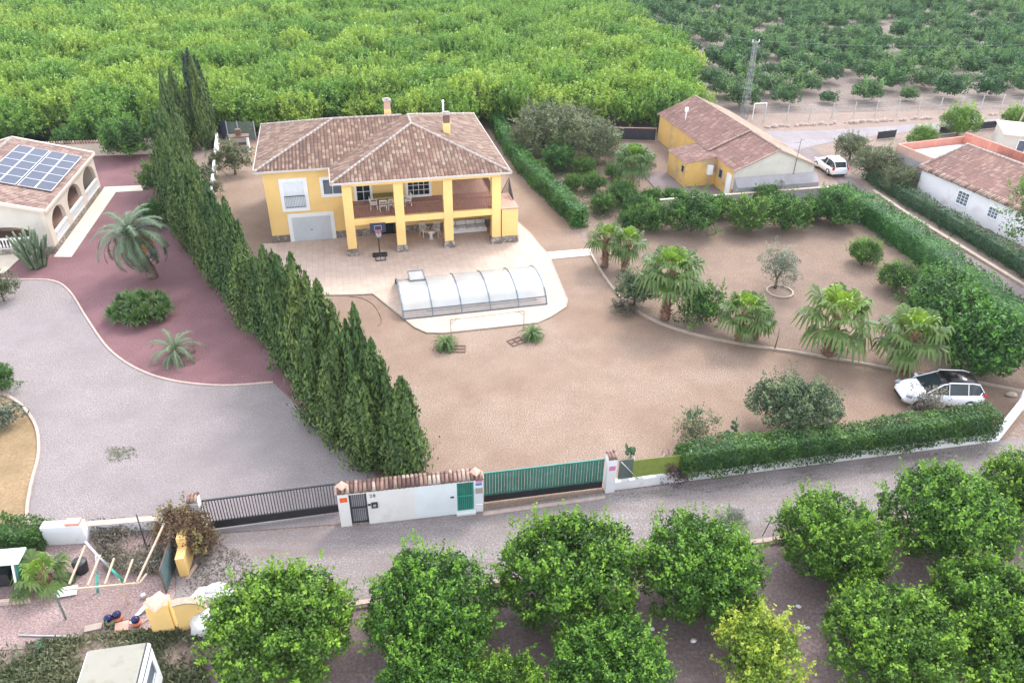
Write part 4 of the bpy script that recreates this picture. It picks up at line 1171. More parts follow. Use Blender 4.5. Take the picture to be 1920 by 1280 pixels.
k = MB(); k.prism(GG([(906, 960), (1135, 929), (1135, 935), (906, 967)]), -0.05, 0.035); tag(k.build("gate_threshold", m_kerbp), "pale concrete strip under the green gate", None, None, "structure")

# hedge wall on the right, with the two mesh screens
hw, HL = seg_thing("boundary_wall", "low weathered white wall under the front hedge along the road", "wall", G(1152, 919), G(1872, 827))
w = MB(); rg = random.Random(8); n = 60; prev = 0.55
for i in range(n):
    h1 = 0.52 + rg.uniform(-0.05, 0.06)
    w.box(HL * i / n, HL * (i + 1) / n, 0, 0.28, 0, h1)
w.build("wall_body", m_white, hw)
HWF = Frame(*G(1152, 919)[:2], math.degrees(math.atan2(G(1872, 827)[1] - G(1152, 919)[1], G(1872, 827)[0] - G(1152, 919)[0])))
hw2, HL2 = seg_thing("boundary_wall", "white wall turning back from the road at the far right end", "wall", G(1872, 827), G(1918, 768))
w = MB(); w.box(0, HL2 + 0.3, 0, 0.25, 0, 0.9); w.build("wall_body", m_white, hw2)
w = MB(); w.box(HL2 - 0.1, HL2 + 0.4, -0.06, 0.34, 0.002, 1.5); w.build("end_post", m_white, hw2)
w = MB(); w.box(HL2 - 0.15, HL2 + 0.45, -0.1, 0.38, 1.5, 1.6); w.build("post_cap", m_terracottap, hw2)
scn = thing("windbreak_screen", "dark faded green sheet beside the white gate post", "screen", HWF.w(0.1, 0.12, 0), HWF.a)
w = MB(); w.box(0.05, 0.75, 0, 0.02, 0.56, 1.75); w.build("sheet_panel", m_greendark, scn)
w = MB(); w.tube([(0.1, -0.12, 1.75), (1.0, -0.14, 0.6)], 0.025, 6); w.build("brace", m_galv, scn)
scn = thing("windbreak_screen", "lime green mesh windbreak on the low white wall", "screen", HWF.w(0.86, 0.14, 0), HWF.a)
w = MB(); w.box(0.0, 2.9, 0, 0.015, 0.56, 1.62); w.build("mesh_panel", m_lime, scn)
w = MB()
for x in (0.02, 1.5, 2.88): w.tube([(x, 0.04, 0.3), (x, 0.04, 1.8)], 0.02, 6)
w.build("support_post", m_galv, scn)

# kerb wall along the orchard side of the road
ow = MB(); ow.ribbon(GG([(560, 1152), (640, 1140), (800, 1117), (1000, 1083), (1190, 1050), (1440, 1017), (1700, 975), (1830, 948), (2040, 914)]), 0.22, -0.1, 0.22)
o = ow.build("road_kerb", m_kerbp); tag(o, "low pinkish concrete kerb between road and citrus trees", None, None, "structure")
for i, (u, v, lab) in enumerate([(1428, 1010, "thin leaning iron stake on the kerb near the small olive shrub"), (1568, 990, "thin iron stake half hidden in the citrus leaves by the road")]):
    x, y, _ = G(u, v); s = MB(); s.tube([(0, 0, 0), (0.12, 0, 0.6), (0.22, 0.02, 1.15)], 0.02, 6); so = s.build("stake", m_iron); so.location = (x, y, 0.2); tag(so, lab, "stake", None)

# villa side walls and the back-left service corner
wl, n_ = seg_thing("side_wall", "thin white wall between the cypress row and the villa yard", "wall", G(400, 378), G(410, 268))
w = MB(); w.box(0, n_, -0.1, 0.1, 0, 1.1); w.build("wall_body", m_white, wl)
bw, n_ = seg_thing("back_wall", "low cream wall with tiled coping at the back of the left garden", "wall", G(-60, 300), G(318, 287))
w = MB(); w.box(0, n_, -0.1, 0.1, 0, 1.35); w.build("wall_body", m_cream, bw)
w = MB(); nt_ = int(n_ / 0.25)
for i in range(nt_): w.tube([((i + 0.5) * 0.25, -0.22, 1.36), ((i + 0.5) * 0.25, 0.05, 1.52)], [0.1, 0.085], 6)
w.build("coping_tile", m_tilepink, bw)
gt = thing("garden_gateway", "small white gateway seen behind the round citrus tree", "gateway", G(305, 258), math.radians(12))
w = MB(); w.box(-0.3, 0.1, 0, 0.4, 0, 2.0); w.box(0.1, 1.9, 0.1, 0.3, 0, 1.3); w.box(1.9, 2.3, 0, 0.4, 0, 1.9); w.build("wall_body", m_white, gt)
w = MB(); w.lathe((-0.1, 0.2, 2.0), [(0.27, 0), (0.2, 0.1), (0.02, 0.2)], 4); w.build("post_cap", m_whiteclean, gt)
fl, n_ = seg_thing("back_fence", "dark green mesh fence behind the villa's service corner", "fence", G(418, 262), G(480, 262))
w = MB(); w.box(0.6, n_, 0, 0.03, 0, 1.9); w.build("mesh_panel", m_greendark, fl)
w = MB(); w.box(0, 0.6, -0.03, 0.05, 0, 1.95); w.build("door_panel", m_darkblue, fl)
w = MB()
for x in (0.6, n_ * 0.5, n_): w.box(x, x + 0.09, -0.09, -0.01, 0, 2.0)
w.build("fence_post", m_galv, fl)
bb = thing("barbecue_hut", "open brick barbecue beside the villa's back corner", "barbecue", G(452, 287), math.radians(13))
w = MB(); w.box(-0.9, -0.7, 0, 0.8, 0, 1.6); w.box(0.7, 0.9, 0, 0.8, 0, 1.6); w.box(-0.7, 0.7, 0.6, 0.8, 0, 1.6); w.build("brick_body", m_white, bb)
w = MB(); w.box(-0.7, 0.7, 0.05, 0.6, 0.8, 0.9); w.build("grill_shelf", m_brown, bb)
w = MB(); w.box(-1.0, 1.0, -0.1, 0.9, 1.6, 1.7); w.box(-0.25, 0.25, 0.3, 0.7, 1.7, 2.3); w.build("hood", m_brown, bb)
tf, n_ = seg_thing("black_fence", "black sheeted fence in front of the grove left of the old farmhouse", "fence", G(1140, 262), G(1228, 264))
w = MB(); w.box(0, n_, 0, 0.03, 0.05, 1.25); w.build("tarp_sheet", m_tarp, tf)
w = MB(); w.bar((0, 0, 1.35), (n_, 0, 1.35), 0.05)
for i in range(5): w.bar((n_ * i / 4, 0.06, 0), (n_ * i / 4, 0.06, 1.4), 0.06)
w.build("fence_rail", m_terracottap, tf)
for (u0, v0, u1, v1, lab) in ((1644, 262, 1678, 258, "short black sheet fence nearer the lane mouth"), (1760, 253, 1800, 248, "black sheet fence behind the brick terrace"), (1805, 247, 1870, 240, "long black sheet fence at the far end of the pale track")):
    tf, n_ = seg_thing("black_fence", lab, "fence", G(u0, v0), G(u1, v1), "black sheet fences along the pale track")
    w = MB(); w.box(0, n_, 0, 0.03, 0.05, 0.85); w.build("tarp_sheet", m_tarp, tf)
    w = MB(); [w.bar((n_ * i / 3, 0.05, 0), (n_ * i / 3, 0.05, 0.95), 0.06) for i in range(4)]; w.build("fence_post", m_wood, tf)

# orchard fence with concrete posts and wire
fa, fb = (29.0, 90.0), (66.0, 98.2)
of, n_ = seg_thing("orchard_fence", "wire fence with pale posts in front of the far orchard", "fence", fa, fb)
npst = 13
for i in range(npst + 1):
    x = n_ * i / npst
    w = MB(); w.bar((x, 0, 0), (x, 0, 1.75), 0.08); w.build("fence_post", m_galv, of)
w = MB()
for z in (0.4, 0.9, 1.4, 1.7): w.bar((0, 0, z), (n_, 0, z), 0.007)
w.build("wire", m_galv, of)
rr = MB(); rg = random.Random(5)
for i in range(120):
    t = rg.random(); x = 28.5 + t * 42; y = 87.6 + t * 9.2 + rg.uniform(-0.25, 0.25)
    rr.blob((x, y, 0.05), rg.uniform(0.12, 0.32), i, 0.25, 6, 4)
tag(rr.build("rock_edging", m_kerbp), "row of loose pale stones along the pale track", "stones", None, "stuff")
fr = thing("yard_gateway", "thin pale steel gateway behind the old farmhouse roof", "gateway", G(1410, 225), math.radians(10))
w = MB(); w.bar((0, 0, 0), (0, 0, 1.9), 0.07); w.bar((1.5, 0, 0), (1.5, 0, 1.9), 0.07); w.bar((0, 0, 1.9), (1.5, 0, 1.9), 0.07); w.build("frame_bars", m_whiteclean, fr)
# ------------------------------------------------------------------ plants
def tintify(o, seed=1, lo=0.1, hi=0.9, per=1):
    me = o.data; rg = random.Random(seed); n = len(me.polygons)
    at = me.attributes.new("tint", 'FLOAT', 'FACE'); v = []
    while len(v) < n: v += [rg.uniform(lo, hi)] * per
    at.data.foreach_set("value", v[:n]); return o
for o in list(bpy.data.objects):
    if o.type == 'MESH' and o.name.split('.')[0] in ("cap_tile", "eave_tile_course", "coping_tile") and "tint" not in o.data.attributes:
        tintify(o, 3, 0.1, 0.9, 8 if "coping" in o.name or "cap" in o.name else 8)

def proto_tree(name, cat, crown_me, trunk=None, trunk_mat=None):
    t = thing(name, None, cat)
    link("crown", crown_me, t)
    if trunk: trunk.build("trunk", trunk_mat or m_bark, t)
    return t

USED = set()
def place(proto, loc, rz, sc, label, group=None, cat=None):
    """the first placing moves the prototype itself, later ones copy it with its parts"""
    if proto.name not in USED:
        USED.add(proto.name); o = proto
        o.location = loc; o.rotation_euler = (0, 0, rz); o.scale = sc if isinstance(sc, tuple) else (sc,) * 3
        o["label"] = label
        if group: o["group"] = group
    else:
        o = copy_tree(proto, loc, rz, sc, label, group)
        if not group and "group" in o: del o["group"]
    return o

# near citrus (four different crowns)
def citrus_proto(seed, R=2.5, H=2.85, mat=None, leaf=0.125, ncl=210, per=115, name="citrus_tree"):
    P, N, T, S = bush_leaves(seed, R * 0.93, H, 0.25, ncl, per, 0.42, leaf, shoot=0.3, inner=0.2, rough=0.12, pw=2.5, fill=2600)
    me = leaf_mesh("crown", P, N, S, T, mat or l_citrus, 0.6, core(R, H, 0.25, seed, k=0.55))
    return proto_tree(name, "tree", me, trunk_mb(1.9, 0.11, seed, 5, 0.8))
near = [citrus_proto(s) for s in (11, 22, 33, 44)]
def tree_at(u, v, zc, proto, rz, sc, label, group=None):
    x, y, _ = G(u, v, zc)
    return place(proto, (x, y, 0), rz, sc, label, group)
# u, v = middle of the crown in the photo
for u, v, s, pr, rz, lab in [
    (528, 1185, 1.02, 0, 0.3, "bright bushy citrus tree nearest the white sacks and camper"),
    (808, 1148, 0.98, 1, 1.2, "rounded citrus tree below the white gate wall beside the kerb"),
    (1072, 1085, 1.10, 2, 2.5, "tallest bright citrus tree in the middle of the road edge"),
    (1316, 1082, 1.0, 3, 4.0, "rounded citrus tree with the grey olive shrub behind it"),
    (1560, 1022, 0.92, 0, 2.2, "citrus tree right of the leaning iron stake"),
    (1778, 985, 1.04, 1, 3.6, "large broad citrus tree reaching over the road at the right"),
    (1930, 925, 0.85, 2, 5.2, "dark citrus tree cut by the right picture edge beside the road"),
    (1665, 1212, 0.95, 3, 0.9, "wide citrus tree in the second row at the lower right"),
    (1868, 1160, 0.95, 2, 1.7, "dense citrus tree behind the wide one in the lower right corner"),
    (1145, 1262, 0.85, 1, 5.0, "small bright citrus tree cut by the bottom edge beside the yellowing one"),
    (815, 1302, 0.8, 3, 2.9, "citrus top just showing at the bottom edge below the rounded tree"),
    (1940, 1262, 0.95, 0, 4.4, "citrus tree in the lower right corner of the picture"),
    (940, 1325, 0.7, 2, 0.4, "low citrus top at the bottom edge left of the small bright tree"),
]:
    tree_at(u, v, 1.45 * s, near[pr], rz, s, lab, "citrus trees along the near side of the road")
yt = citrus_proto(55, 1.75, 2.7, l_yellow, 0.13, 70, 70)
tree_at(1420, 1240, 1.2, yt, 0.5, 0.92, "thin yellowing citrus tree between the green ones at the bottom")

# garden citrus / broadleaf shrubs, medium detail
def shrub_proto(seed, R, H, mat, leaf, ncl, per, name="shrub", z0=0.1, rc=0.35, shoot=0.2, inner=0.3, rough=0.25, trunk=True, asp=0.6, k=0.55):
    P, N, T, S = bush_leaves(seed, R * 0.93, H, z0, ncl, per, rc, leaf, shoot=shoot, inner=inner, rough=rough)
    me = leaf_mesh("crown", P, N, S, T, mat, asp, core(R, H, z0, seed, k=k) if k else None)
    return proto_tree(name, "shrub" if name == "shrub" else "tree", me, trunk_mb(z0 + H * 0.6, 0.05 * R + 0.02, seed, 4, R * 0.35) if trunk else None)
gard = [shrub_proto(61, 2.2, 2.8, l_garden, 0.155, 130, 80, "citrus_tree", rc=0.5), shrub_proto(62, 2.0, 2.6, l_garden, 0.155, 120, 80, "citrus_tree", rc=0.5)]
for u, v, s, pr, rz, lab in [
    (1300, 405, 1.0, 0, 0.2, "dark dense citrus shrub left of the pair below the grey gable"),
    (1408, 408, 0.9, 1, 1.2, "citrus shrub directly below the grey gable, left of its twin"),
    (1474, 405, 0.88, 0, 2.6, "citrus shrub directly below the grey gable, right of its twin"),
    (1222, 410, 0.72, 1, 3.4, "small citrus tree left of the dark dense shrub by the fan palms"),
    (1562, 395, 0.95, 1, 4.3, "shrub at the upper end of the long garden hedge"),
    (1440, 372, 0.6, 0, 2.0, "small bright treetop touching the grey gable wall"),
    (1165, 366, 0.62, 0, 5.0, "dark round citrus bush beside the fan palm in the farmhouse yard"),
    (1115, 345, 0.52, 1, 0.5, "light round citrus bush left of the farmhouse fan palm"),
    (1222, 373, 0.5, 1, 2.1, "small round bush in front of the farmhouse forecourt"),
    (1768, 588, 1.12, 0, 3.3, "broad leafy tree against the hedge above the parked car"),
    (1862, 655, 1.3, 1, 0.7, "largest dense shrub at the lower end of the garden hedge"),
    (1765, 550, 0.9, 0, 1.3, "yellow green shrub at the hedge behind the broad leafy tree"),
    (1620, 478, 0.62, 1, 4.9, "small round shrub against the hedge, upper of two"),
    (1685, 524, 0.6, 0, 5.5, "small round shrub against the hedge, lower of two"),
]:
    tree_at(u, v, 1.3 * s, gard[pr], rz, s, lab)
tree_at(237, 268, 1.5, citrus_proto(71, 1.95, 3.1, l_garden, 0.16, 100, 60), 0.4, 1.05, "round citrus tree beside the cream back wall of the left garden")
for u, v, s, lab in ((130, 262, 0.75, "bright treetop behind the solar panel roof"), (25, 285, 0.55, "small bright treetop at the left edge behind the roof"), (300, 340, 0.9, "dark bushy shrub at the foot of the cypress row near the left garden"),
                     (285, 395, 0.6, "low dark shrub between the date palm and the cypress row")):
    tree_at(u, v, 1.2, gard[1], u * 0.1, s, lab)
bay = shrub_proto(81, 1.5, 2.6, l_dusty, 0.16, 60, 55, "shrub", rc=0.4)
tree_at(437, 302, 1.3, bay, 0.3, 1.0, "rounded dusty green shrub by the villa's back left corner")
gt_ = shrub_proto(82, 2.9, 4.2, l_dusty, 0.19, 130, 75, "tree", rc=0.7, k=0.4)
tree_at(1022, 250, 2.2, gt_, 0.6, 1.05, "large grey green tree behind the villa's right hedge")
tree_at(1112, 262, 2.1, gt_, 2.6, 0.9, "thinner dusty tree left of the black fence")
tree_at(1062, 268, 1.5, gard[1], 0.6, 0.85, "dark leafy tree between the two grey green trees behind the hedge")
tree_at(1078, 228, 1.8, gt_, 1.9, 0.75, "grey green tree crown behind the gap of the two large dusty trees")
tree_at(1205, 300, 1.2, gt_, 0.9, 0.45, "dusty bush at the near end of the black fence by the farmhouse")
tree_at(1196, 388, 1.0, gard[0], 4.4, 0.6, "leafy bush behind the second fan palm of the path")
for u, v, s, pr, lab in ((1045, 302, 0.75, 0, "leafy shrub in front of the two large dusty trees"), (1140, 268, 0.6, 1, "green shrub just left of the black fence"), (1075, 345, 0.45, 1, "low green bush halfway along the villa's right hedge"), (1010, 320, 0.42, 1, "low round bush beside the upper end of the villa's right hedge"), (1095, 315, 0.5, 0, "leafy bush between the dusty tree and the light round citrus bush"), (1150, 325, 0.45, 1, "small bush left of the farmhouse fan palm"), (1130, 385, 0.5, 0, "bush at the lower end of the villa's right hedge"), (1180, 415, 0.5, 1, "small citrus bush behind the first fan palms"), (1260, 372, 0.45, 0, "low bush against the garden wall left of the farmhouse side door"), (1350, 392, 0.6, 1, "bushy shrub on the garden wall below the farmhouse corner"), (1520, 395, 0.55, 0, "small shrub below the right end of the grey gable")):
    tree_at(u, v, 1.2 * s, gard[pr], u * 0.37, s, lab)
tree_at(1640, 305, 1.6, gt_, 4.0, 0.68, "olive green tree right of the white hatchback")
tree_at(1600, 270, 1.6, gt_, 1.0, 0.55, "smaller grey green bush above the white hatchback")
tree_at(1688, 335, 1.3, gt_, 5.1, 0.52, "drooping dusty bush against the brick terrace")
yl = shrub_proto(83, 2.7, 3.8, l_lemon, 0.2, 120, 70, "tree", rc=0.65)
tree_at(950, 200, 2.0, yl, 0.2, 1.0, "yellow green tree at the villa's back right corner")
tree_at(985, 262, 1.6, gt_, 3.1, 0.6, "dull green bush beside the top of the villa's right hedge")
for u, v, s, lab in ((480, 232, 0.7, "bright leafy bush behind the villa's back left corner"), (1800, 236, 0.75, "bright bush behind the brick terrace"), (1730, 258, 0.55, "low bright bush beside the short black fence"), (1905, 225, 0.6, "bright bush at the right edge behind the outhouse")):
    tree_at(u, v, 1.2, yl, u * 0.2, s, lab)
dk = shrub_proto(84, 1.45, 2.1, l_carob, 0.15, 60, 55, "shrub", rc=0.4, k=0.5)
tree_at(1192, 545, 1.0, dk, 0.4, 0.95, "dark upright shrub beside the tallest fan palm")
tree_at(1313, 582, 0.9, shrub_proto(85, 1.75, 2.0, l_garden, 0.14, 75, 60, "shrub", rc=0.42), 1.1, 1.0, "wide dark green shrub between the fan palms on the kerb")
lp = shrub_proto(86, 0.9, 0.6, l_bare, 0.12, 30, 40, "shrub", rc=0.25, trunk=False, k=0.4)
tree_at(1175, 580, 0.3, lp, 0.4, 0.9, "low withered brown bush at the kerb below the dark shrub")
ol = shrub_proto(87, 1.5, 2.3, l_olive, 0.13, 60, 65, "olive_tree", z0=0.5, rc=0.42, k=0.45, asp=0.35)
tree_at(1462, 500, 1.7, ol, 0.4, 1.0, "silvery olive tree standing alone in the garden bed")
tree_at(1372, 975, 0.8, ol, 2.0, 0.45, "small silvery shrub at the road kerb behind a citrus tree")
r_ = MB(); x, y, _ = G(1462, 548); r_.ribbon([(x + 0.9 * math.cos(a / 12 * 2 * math.pi), y + 0.9 * math.sin(a / 12 * 2 * math.pi)) for a in range(13)], 0.12, 0, 0.12)
tag(r_.build("tree_ring", m_kerb), "circular kerb round the olive tree", "kerb ring", None)
cb = shrub_proto(88, 2.6, 2.2, l_carob, 0.14, 150, 85, "carob_tree", z0=0.7, rc=0.5, rough=0.35, k=0.45)
tree_at(1490, 752, 1.9, cb, 2.4, 0.92, "dark spreading carob tree behind the front hedge")
sb = shrub_proto(89, 1.15, 2.0, l_bare, 0.10, 45, 35, "shrub", z0=0.4, rc=0.4, k=0, inner=0.5)
tree_at(1738, 762, 1.1, sb, 0.4, 0.85, "half bare grey brown shrub in front of the white car")
tree_at(1305, 800, 1.1, shrub_proto(90, 1.15, 1.7, l_dusty, 0.10, 45, 35, "shrub", rc=0.35, k=0, inner=0.5), 0.4, 0.95, "scraggy thin shrub above the lime green windbreak")
pb = shrub_proto(91, 0.75, 1.1, l_purple, 0.10, 30, 50, "shrub", rc=0.3, trunk=False, k=0.5)
tree_at(1262, 872, 0.9, pb, 0.4, 0.9, "purple leaved shrub at the start of the front hedge")
for u, v, s, lab in ((-12, 712, 0.5, "leafy green bush cut by the left edge above the sandy bed"), (0, 545, 0.7, "dull green bush at the left edge beside the driveway")):
    tree_at(u, v, 0.8, bay if u == 0 else gard[0], 1.3, s, lab)
tree_at(8, 785, 0.5, shrub_proto(92, 0.9, 1.0, l_olive, 0.14, 30, 40, "shrub", rc=0.35, trunk=False), 0.3, 1.0, "grey feathery shrub on the sandy bed")
vn = shrub_proto(93, 0.95, 2.4, l_dryvine, 0.13, 60, 60, "vine", rc=0.4, trunk=False, k=0.6); vn["category"] = "vine"
tree_at(338, 985, 1.5, vn, 0.4, (1.0, 0.8, 0.9), "brown dried vine heaped over the yellow wall end")
vg = shrub_proto(94, 0.6, 1.2, l_dryvine, 0.12, 25, 40, "vine", rc=0.3, trunk=False, k=0.4); vg["category"] = "vine"
tree_at(378, 1020, 0.6, vg, 0.4, 1.0, "thin greenish vine hanging at the left gate post")
# pine at the right edge
pn = shrub_proto(95, 2.2, 4.5, l_pine, 0.16, 90, 60, "pine_tree", z0=1.8, rc=0.55, k=0.5)
x, y, _ = G(1966, 400, 5.0); place(pn, (x, y, 0), 0.3, 1.15, "tall pine tree cut by the right edge in front of the white cottage")

# ---- cypresses
def cypress_me(seed, R, H, n, leaf, mat, tips=6):
    rg = np.random.default_rng(seed)
    P = []; N = []; T = []; D = []
    sp = [(0, 0, H, R * 0.8)] + [(rg.uniform(-.5, .5) * R, rg.uniform(-.5, .5) * R, H * rg.uniform(0.62, 0.95), R * rg.uniform(0.4, 0.62)) for _ in range(tips)]
    tot = sum(q[2] * q[3] for q in sp)
    for sx, sy, h, r in sp:
        m = int(n * h * r / tot)
        z = rg.random(m) ** 0.85 * h
        pr = r * np.minimum(1, (1 - z / h) ** 0.62 * 1.15) * np.minimum(1, 0.75 + z / h * 1.2)
        a = rg.uniform(0, 2 * np.pi, m)
        wob = 1 + 0.22 * np.sin(a * 3 + z * 1.6 + seed) + 0.2 * np.sin(a * 8 + z * 0.9)
        rr = pr * wob * rg.uniform(0.55, 1.1, m)
        burst = rg.random(m) < 0.12; rr = np.where(burst, rr * rg.uniform(1.0, 1.3, m), rr)
        P.append(np.stack([sx + rr * np.cos(a), sy + rr * np.sin(a), z + 0.1], 1))
        o = np.stack([np.cos(a), np.sin(a), np.full(m, 0.15)], 1)
        N.append(o + rg.normal(size=(m, 3)) * 0.45)
        D.append(np.stack([np.cos(a) * 0.35, np.sin(a) * 0.35, np.ones(m)], 1) + rg.normal(size=(m, 3)) * 0.25)
        T.append(np.clip(0.4 + 0.3 * np.sin(a * 5 + z * 1.7 + seed * 2) + rg.normal(size=m) * 0.14, 0, 1))
    P = np.vstack(P); N = np.vstack(N); T = np.concatenate(T); D = np.vstack(D)
    m = 1500; z = rg.random(m) * H * 0.9; a = rg.uniform(0, 6.28, m); rr = R * 0.75 * (1 - z / H) ** 0.6 * rg.uniform(0.1, 0.8, m)
    P = np.vstack([P, np.stack([rr * np.cos(a), rr * np.sin(a), z], 1)]); N = np.vstack([N, np.stack([np.cos(a), np.sin(a), a * 0], 1) + rg.normal(size=(m, 3)) * 0.4]); D = np.vstack([D, np.tile([0, 0, 1.0], (m, 1))]); T = np.concatenate([T, np.full(m, 0.1)]); cr = None
    return leaf_mesh("crown", P, N, leaf * rg.uniform(0.7, 1.3, len(P)), T, mat, 0.38, cr, D)
def cyp_proto(seed, R, H, n=7000, leaf=0.27, mat=None, tips=9):
    tk = MB(); tk.tube([(0, 0, -0.05), (0, 0, H * 0.6)], [0.12, 0.05], 6)
    return proto_tree("cypress_tree", "tree", cypress_me(seed, R, H, n, leaf, mat or l_cypress, tips), tk)
cyp = [cyp_proto(s, 1.3, 6.6) for s in (1, 2, 3, 4)]
rg = random.Random(77)
# base line of the row in the photo, front to back, with the height seen
row = smooth_path([(-5.3, 29.2, 5.9), (-6.6, 30.0, 6.5), (-9.4, 33.0, 6.8), (-14.2, 39.6, 6.3), (-19.2, 46.8, 6.3), (-24.0, 53.6, 6.4), (-27.9, 60.2, 6.8), (-29.9, 66.0, 7.4), (-31.6, 71.0, 8.0)], 40)
acc = 0; last = row[0]; nxt = 0.0; ci = 0
for p in row:
    acc += math.dist(p[:2], last[:2]); last = p
    if acc >= nxt:
        nxt += rg.uniform(1.1, 1.5)
        h = p[2] / 6.6 * rg.uniform(0.78, 1.24)
        wd = rg.uniform(0.85, 1.15)
        place(cyp[ci % 4], (p[0] + rg.uniform(-.3, .3), p[1] + rg.uniform(-.3, .3), 0), rg.uniform(0, 6.28), (wd, wd, h),
              "green cypress in the dense diagonal row between the two properties", "cypresses of the diagonal row")
        ci += 1
for x, y in ((-7.2, 29.5), (-8.6, 31.2), (-10.2, 33.0), (-5.0, 28.6)):
    place(cyp[int(-x) % 4], (x, y, 0), x, (1.1, 1.1, rg.uniform(0.78, 0.95)), 'green cypress in the dense diagonal row between the two properties', 'cypresses of the diagonal row')
for x, y, h, wd, lab in ((-33.4, 77.0, 8.2, 1.15, "pointed green cypress at the far end of the row, left of the dark one"), (-31.6, 78.0, 9.0, 1.0, "slim green cypress in front of the dark one at the far end")):
    place(cyp[1], (x, y, 0), 0.5, (wd, wd, h / 6.6), lab)
dc = cyp_proto(9, 1.5, 9.2, 5200, 0.34, l_cypressdark, 8)
x, y, _ = G(385, 262); place(dc, (x, y, 0), 0, 1.0, "tallest blackish cypress at the far end of the row")
ys = shrub_proto(96, 0.9, 1.6, l_dusty, 0.15, 36, 45, "shrub", rc=0.35, trunk=False)
for i, (u, v) in enumerate(((392, 330), (396, 352), (404, 300))):
    tree_at(u, v, 0.8, ys, i * 1.3, 0.9, "yellowish shrub between the cypress row and the white side wall", "yellowish shrubs along the white side wall")

# ---- hedges: leaves over the whole skin of a hedge body that follows a path
def hedge(name, label, path, w, h, mat, dens=70, leaf=0.13, seed=1, bulge=0.12, z0=0.0, cat="hedge"):
    rg = np.random.default_rng(seed)
    P = np.array([(p[0], p[1]) for p in path], float)
    d = np.diff(P, axis=0); L = np.linalg.norm(d, axis=1); cum = np.concatenate([[0], np.cumsum(L)]); tot = cum[-1]
    hs = h if callable(h) else (lambda t: h)
    n = int(tot * (w + 2 * hs(0.5)) * dens * 1.7)
    s = rg.uniform(0, tot, n); k = np.clip(np.searchsorted(cum, s) - 1, 0, len(L) - 1)
    base = P[k] + d[k] / L[k][:, None] * (s - cum[k])[:, None]
    nrm = np.stack([-d[k][:, 1], d[k][:, 0]], 1) / L[k][:, None]
    H = np.array([hs(q) for q in s / tot])
    per = w + 2 * H; q = rg.uniform(0, 1, n) * per
    side = np.where(q < H, 0, np.where(q < H + w, 1, 2))
    off = np.where(side == 0, -w / 2, np.where(side == 2, w / 2, q - H - w / 2))
    z = np.where(side == 0, q, np.where(side == 2, q - H - w, H))
    bb = bulge * (np.sin(s * 1.3 + seed) + 0.7 * np.sin(s * 4.3 + z * 3) + rg.normal(size=n) * 0.5)
    on = np.where(side == 0, -1.0, np.where(side == 2, 1.0, 0.0)); uz = np.where(side == 1, 1.0, 0.12)
    edge = np.minimum(1, (H - z + 0.15) / 0.35) if False else 1
    bb = bb - rg.uniform(0, 0.22, n) ** 1.0 + 0.06
    pos = np.stack([base[:, 0] + nrm[:, 0] * (off + on * bb), base[:, 1] + nrm[:, 1] * (off + on * bb), z0 + z + np.where(side == 1, bb, 0)], 1)
    N = np.stack([nrm[:, 0] * on, nrm[:, 1] * on, uz], 1) + rg.normal(size=(n, 3)) * 0.6
    T = np.clip(0.4 + 0.16 * np.sin(s * 1.3 + z * 2) + 0.1 * np.sin(s * 4.7) + rg.normal(size=n) * 0.15 + np.where(side == 1, 0.1, 0), 0, 1)
    for e_, k_ in ((0, 0), (1, -1)):      # leafy ends
        ne = int(w * hs(e_) * dens * 2.2); t_ = d[k_] / L[k_]; n2 = np.array([-t_[1], t_[0]]); o_ = rg.uniform(-w / 2, w / 2, ne); z_ = rg.uniform(0, hs(e_), ne)
        sg = 1 if e_ else -1; b_ = P[-1] if e_ else P[0]; q_ = rg.uniform(-0.15, 0.12, ne) * sg
        pos = np.vstack([pos, np.stack([b_[0] + n2[0] * o_ + t_[0] * q_, b_[1] + n2[1] * o_ + t_[1] * q_, z0 + z_], 1)])
        N = np.vstack([N, np.stack([np.full(ne, t_[0] * sg), np.full(ne, t_[1] * sg), np.full(ne, 0.2)], 1) + rg.normal(size=(ne, 3)) * 0.6]); T = np.concatenate([T, np.clip(0.4 + rg.normal(size=ne) * 0.18, 0, 1)]); n += ne
    cw = w / 2 - 0.28; ev = []; ef = []
    m = max(2, int(tot / 1.0))
    for i in range(m + 1):
        t = 0.3 + (tot - 0.6) * i / m; kk = min(max(np.searchsorted(cum, t) - 1, 0), len(L) - 1)
        b = P[kk] + d[kk] / L[kk] * (t - cum[kk]); nn = np.array([-d[kk][1], d[kk][0]]) / L[kk]
        hh = hs(i / m) - 0.28
        for o_, zz in ((-cw, 0.0), (-cw, hh), (cw, hh), (cw, 0.0)):
            ev.append((b[0] + nn[0] * o_, b[1] + nn[1] * o_, z0 + zz))
    for i in range(m):
        for j in range(3): ef.append((i * 4 + j, i * 4 + j + 1, i * 4 + 5 + j, i * 4 + 4 + j))
    ef.append((0, 1, 2, 3)); ef.append((m * 4 + 3, m * 4 + 2, m * 4 + 1, m * 4))
    me = leaf_mesh(name, pos, N, leaf * rg.uniform(0.7, 1.3, n), T, mat, 0.62, (np.array(ev), ef, 0.2))
    return tag(link(name, me), label, cat)
hedge("hedge", "tall clipped green hedge along the villa's right side yard", smooth_path([G(1088, 428)[:2], G(1040, 380)[:2], G(985, 325)[:2], G(945, 268)[:2], G(925, 225)[:2]], 3), 1.3, 1.7, l_hedge, 60, 0.17, 2, 0.10)
hedge("hedge", "broad bright green hedge between the palm garden and the lane", smooth_path([(28.6, 65.0), (30.2, 60.5), (31.4, 54.0), (31.9, 48.0), (32.6, 42.5), (33.0, 38.5), (33.2, 36.5)], 4), 2.3, 1.75, l_hedge, 70, 0.15, 3, 0.16)
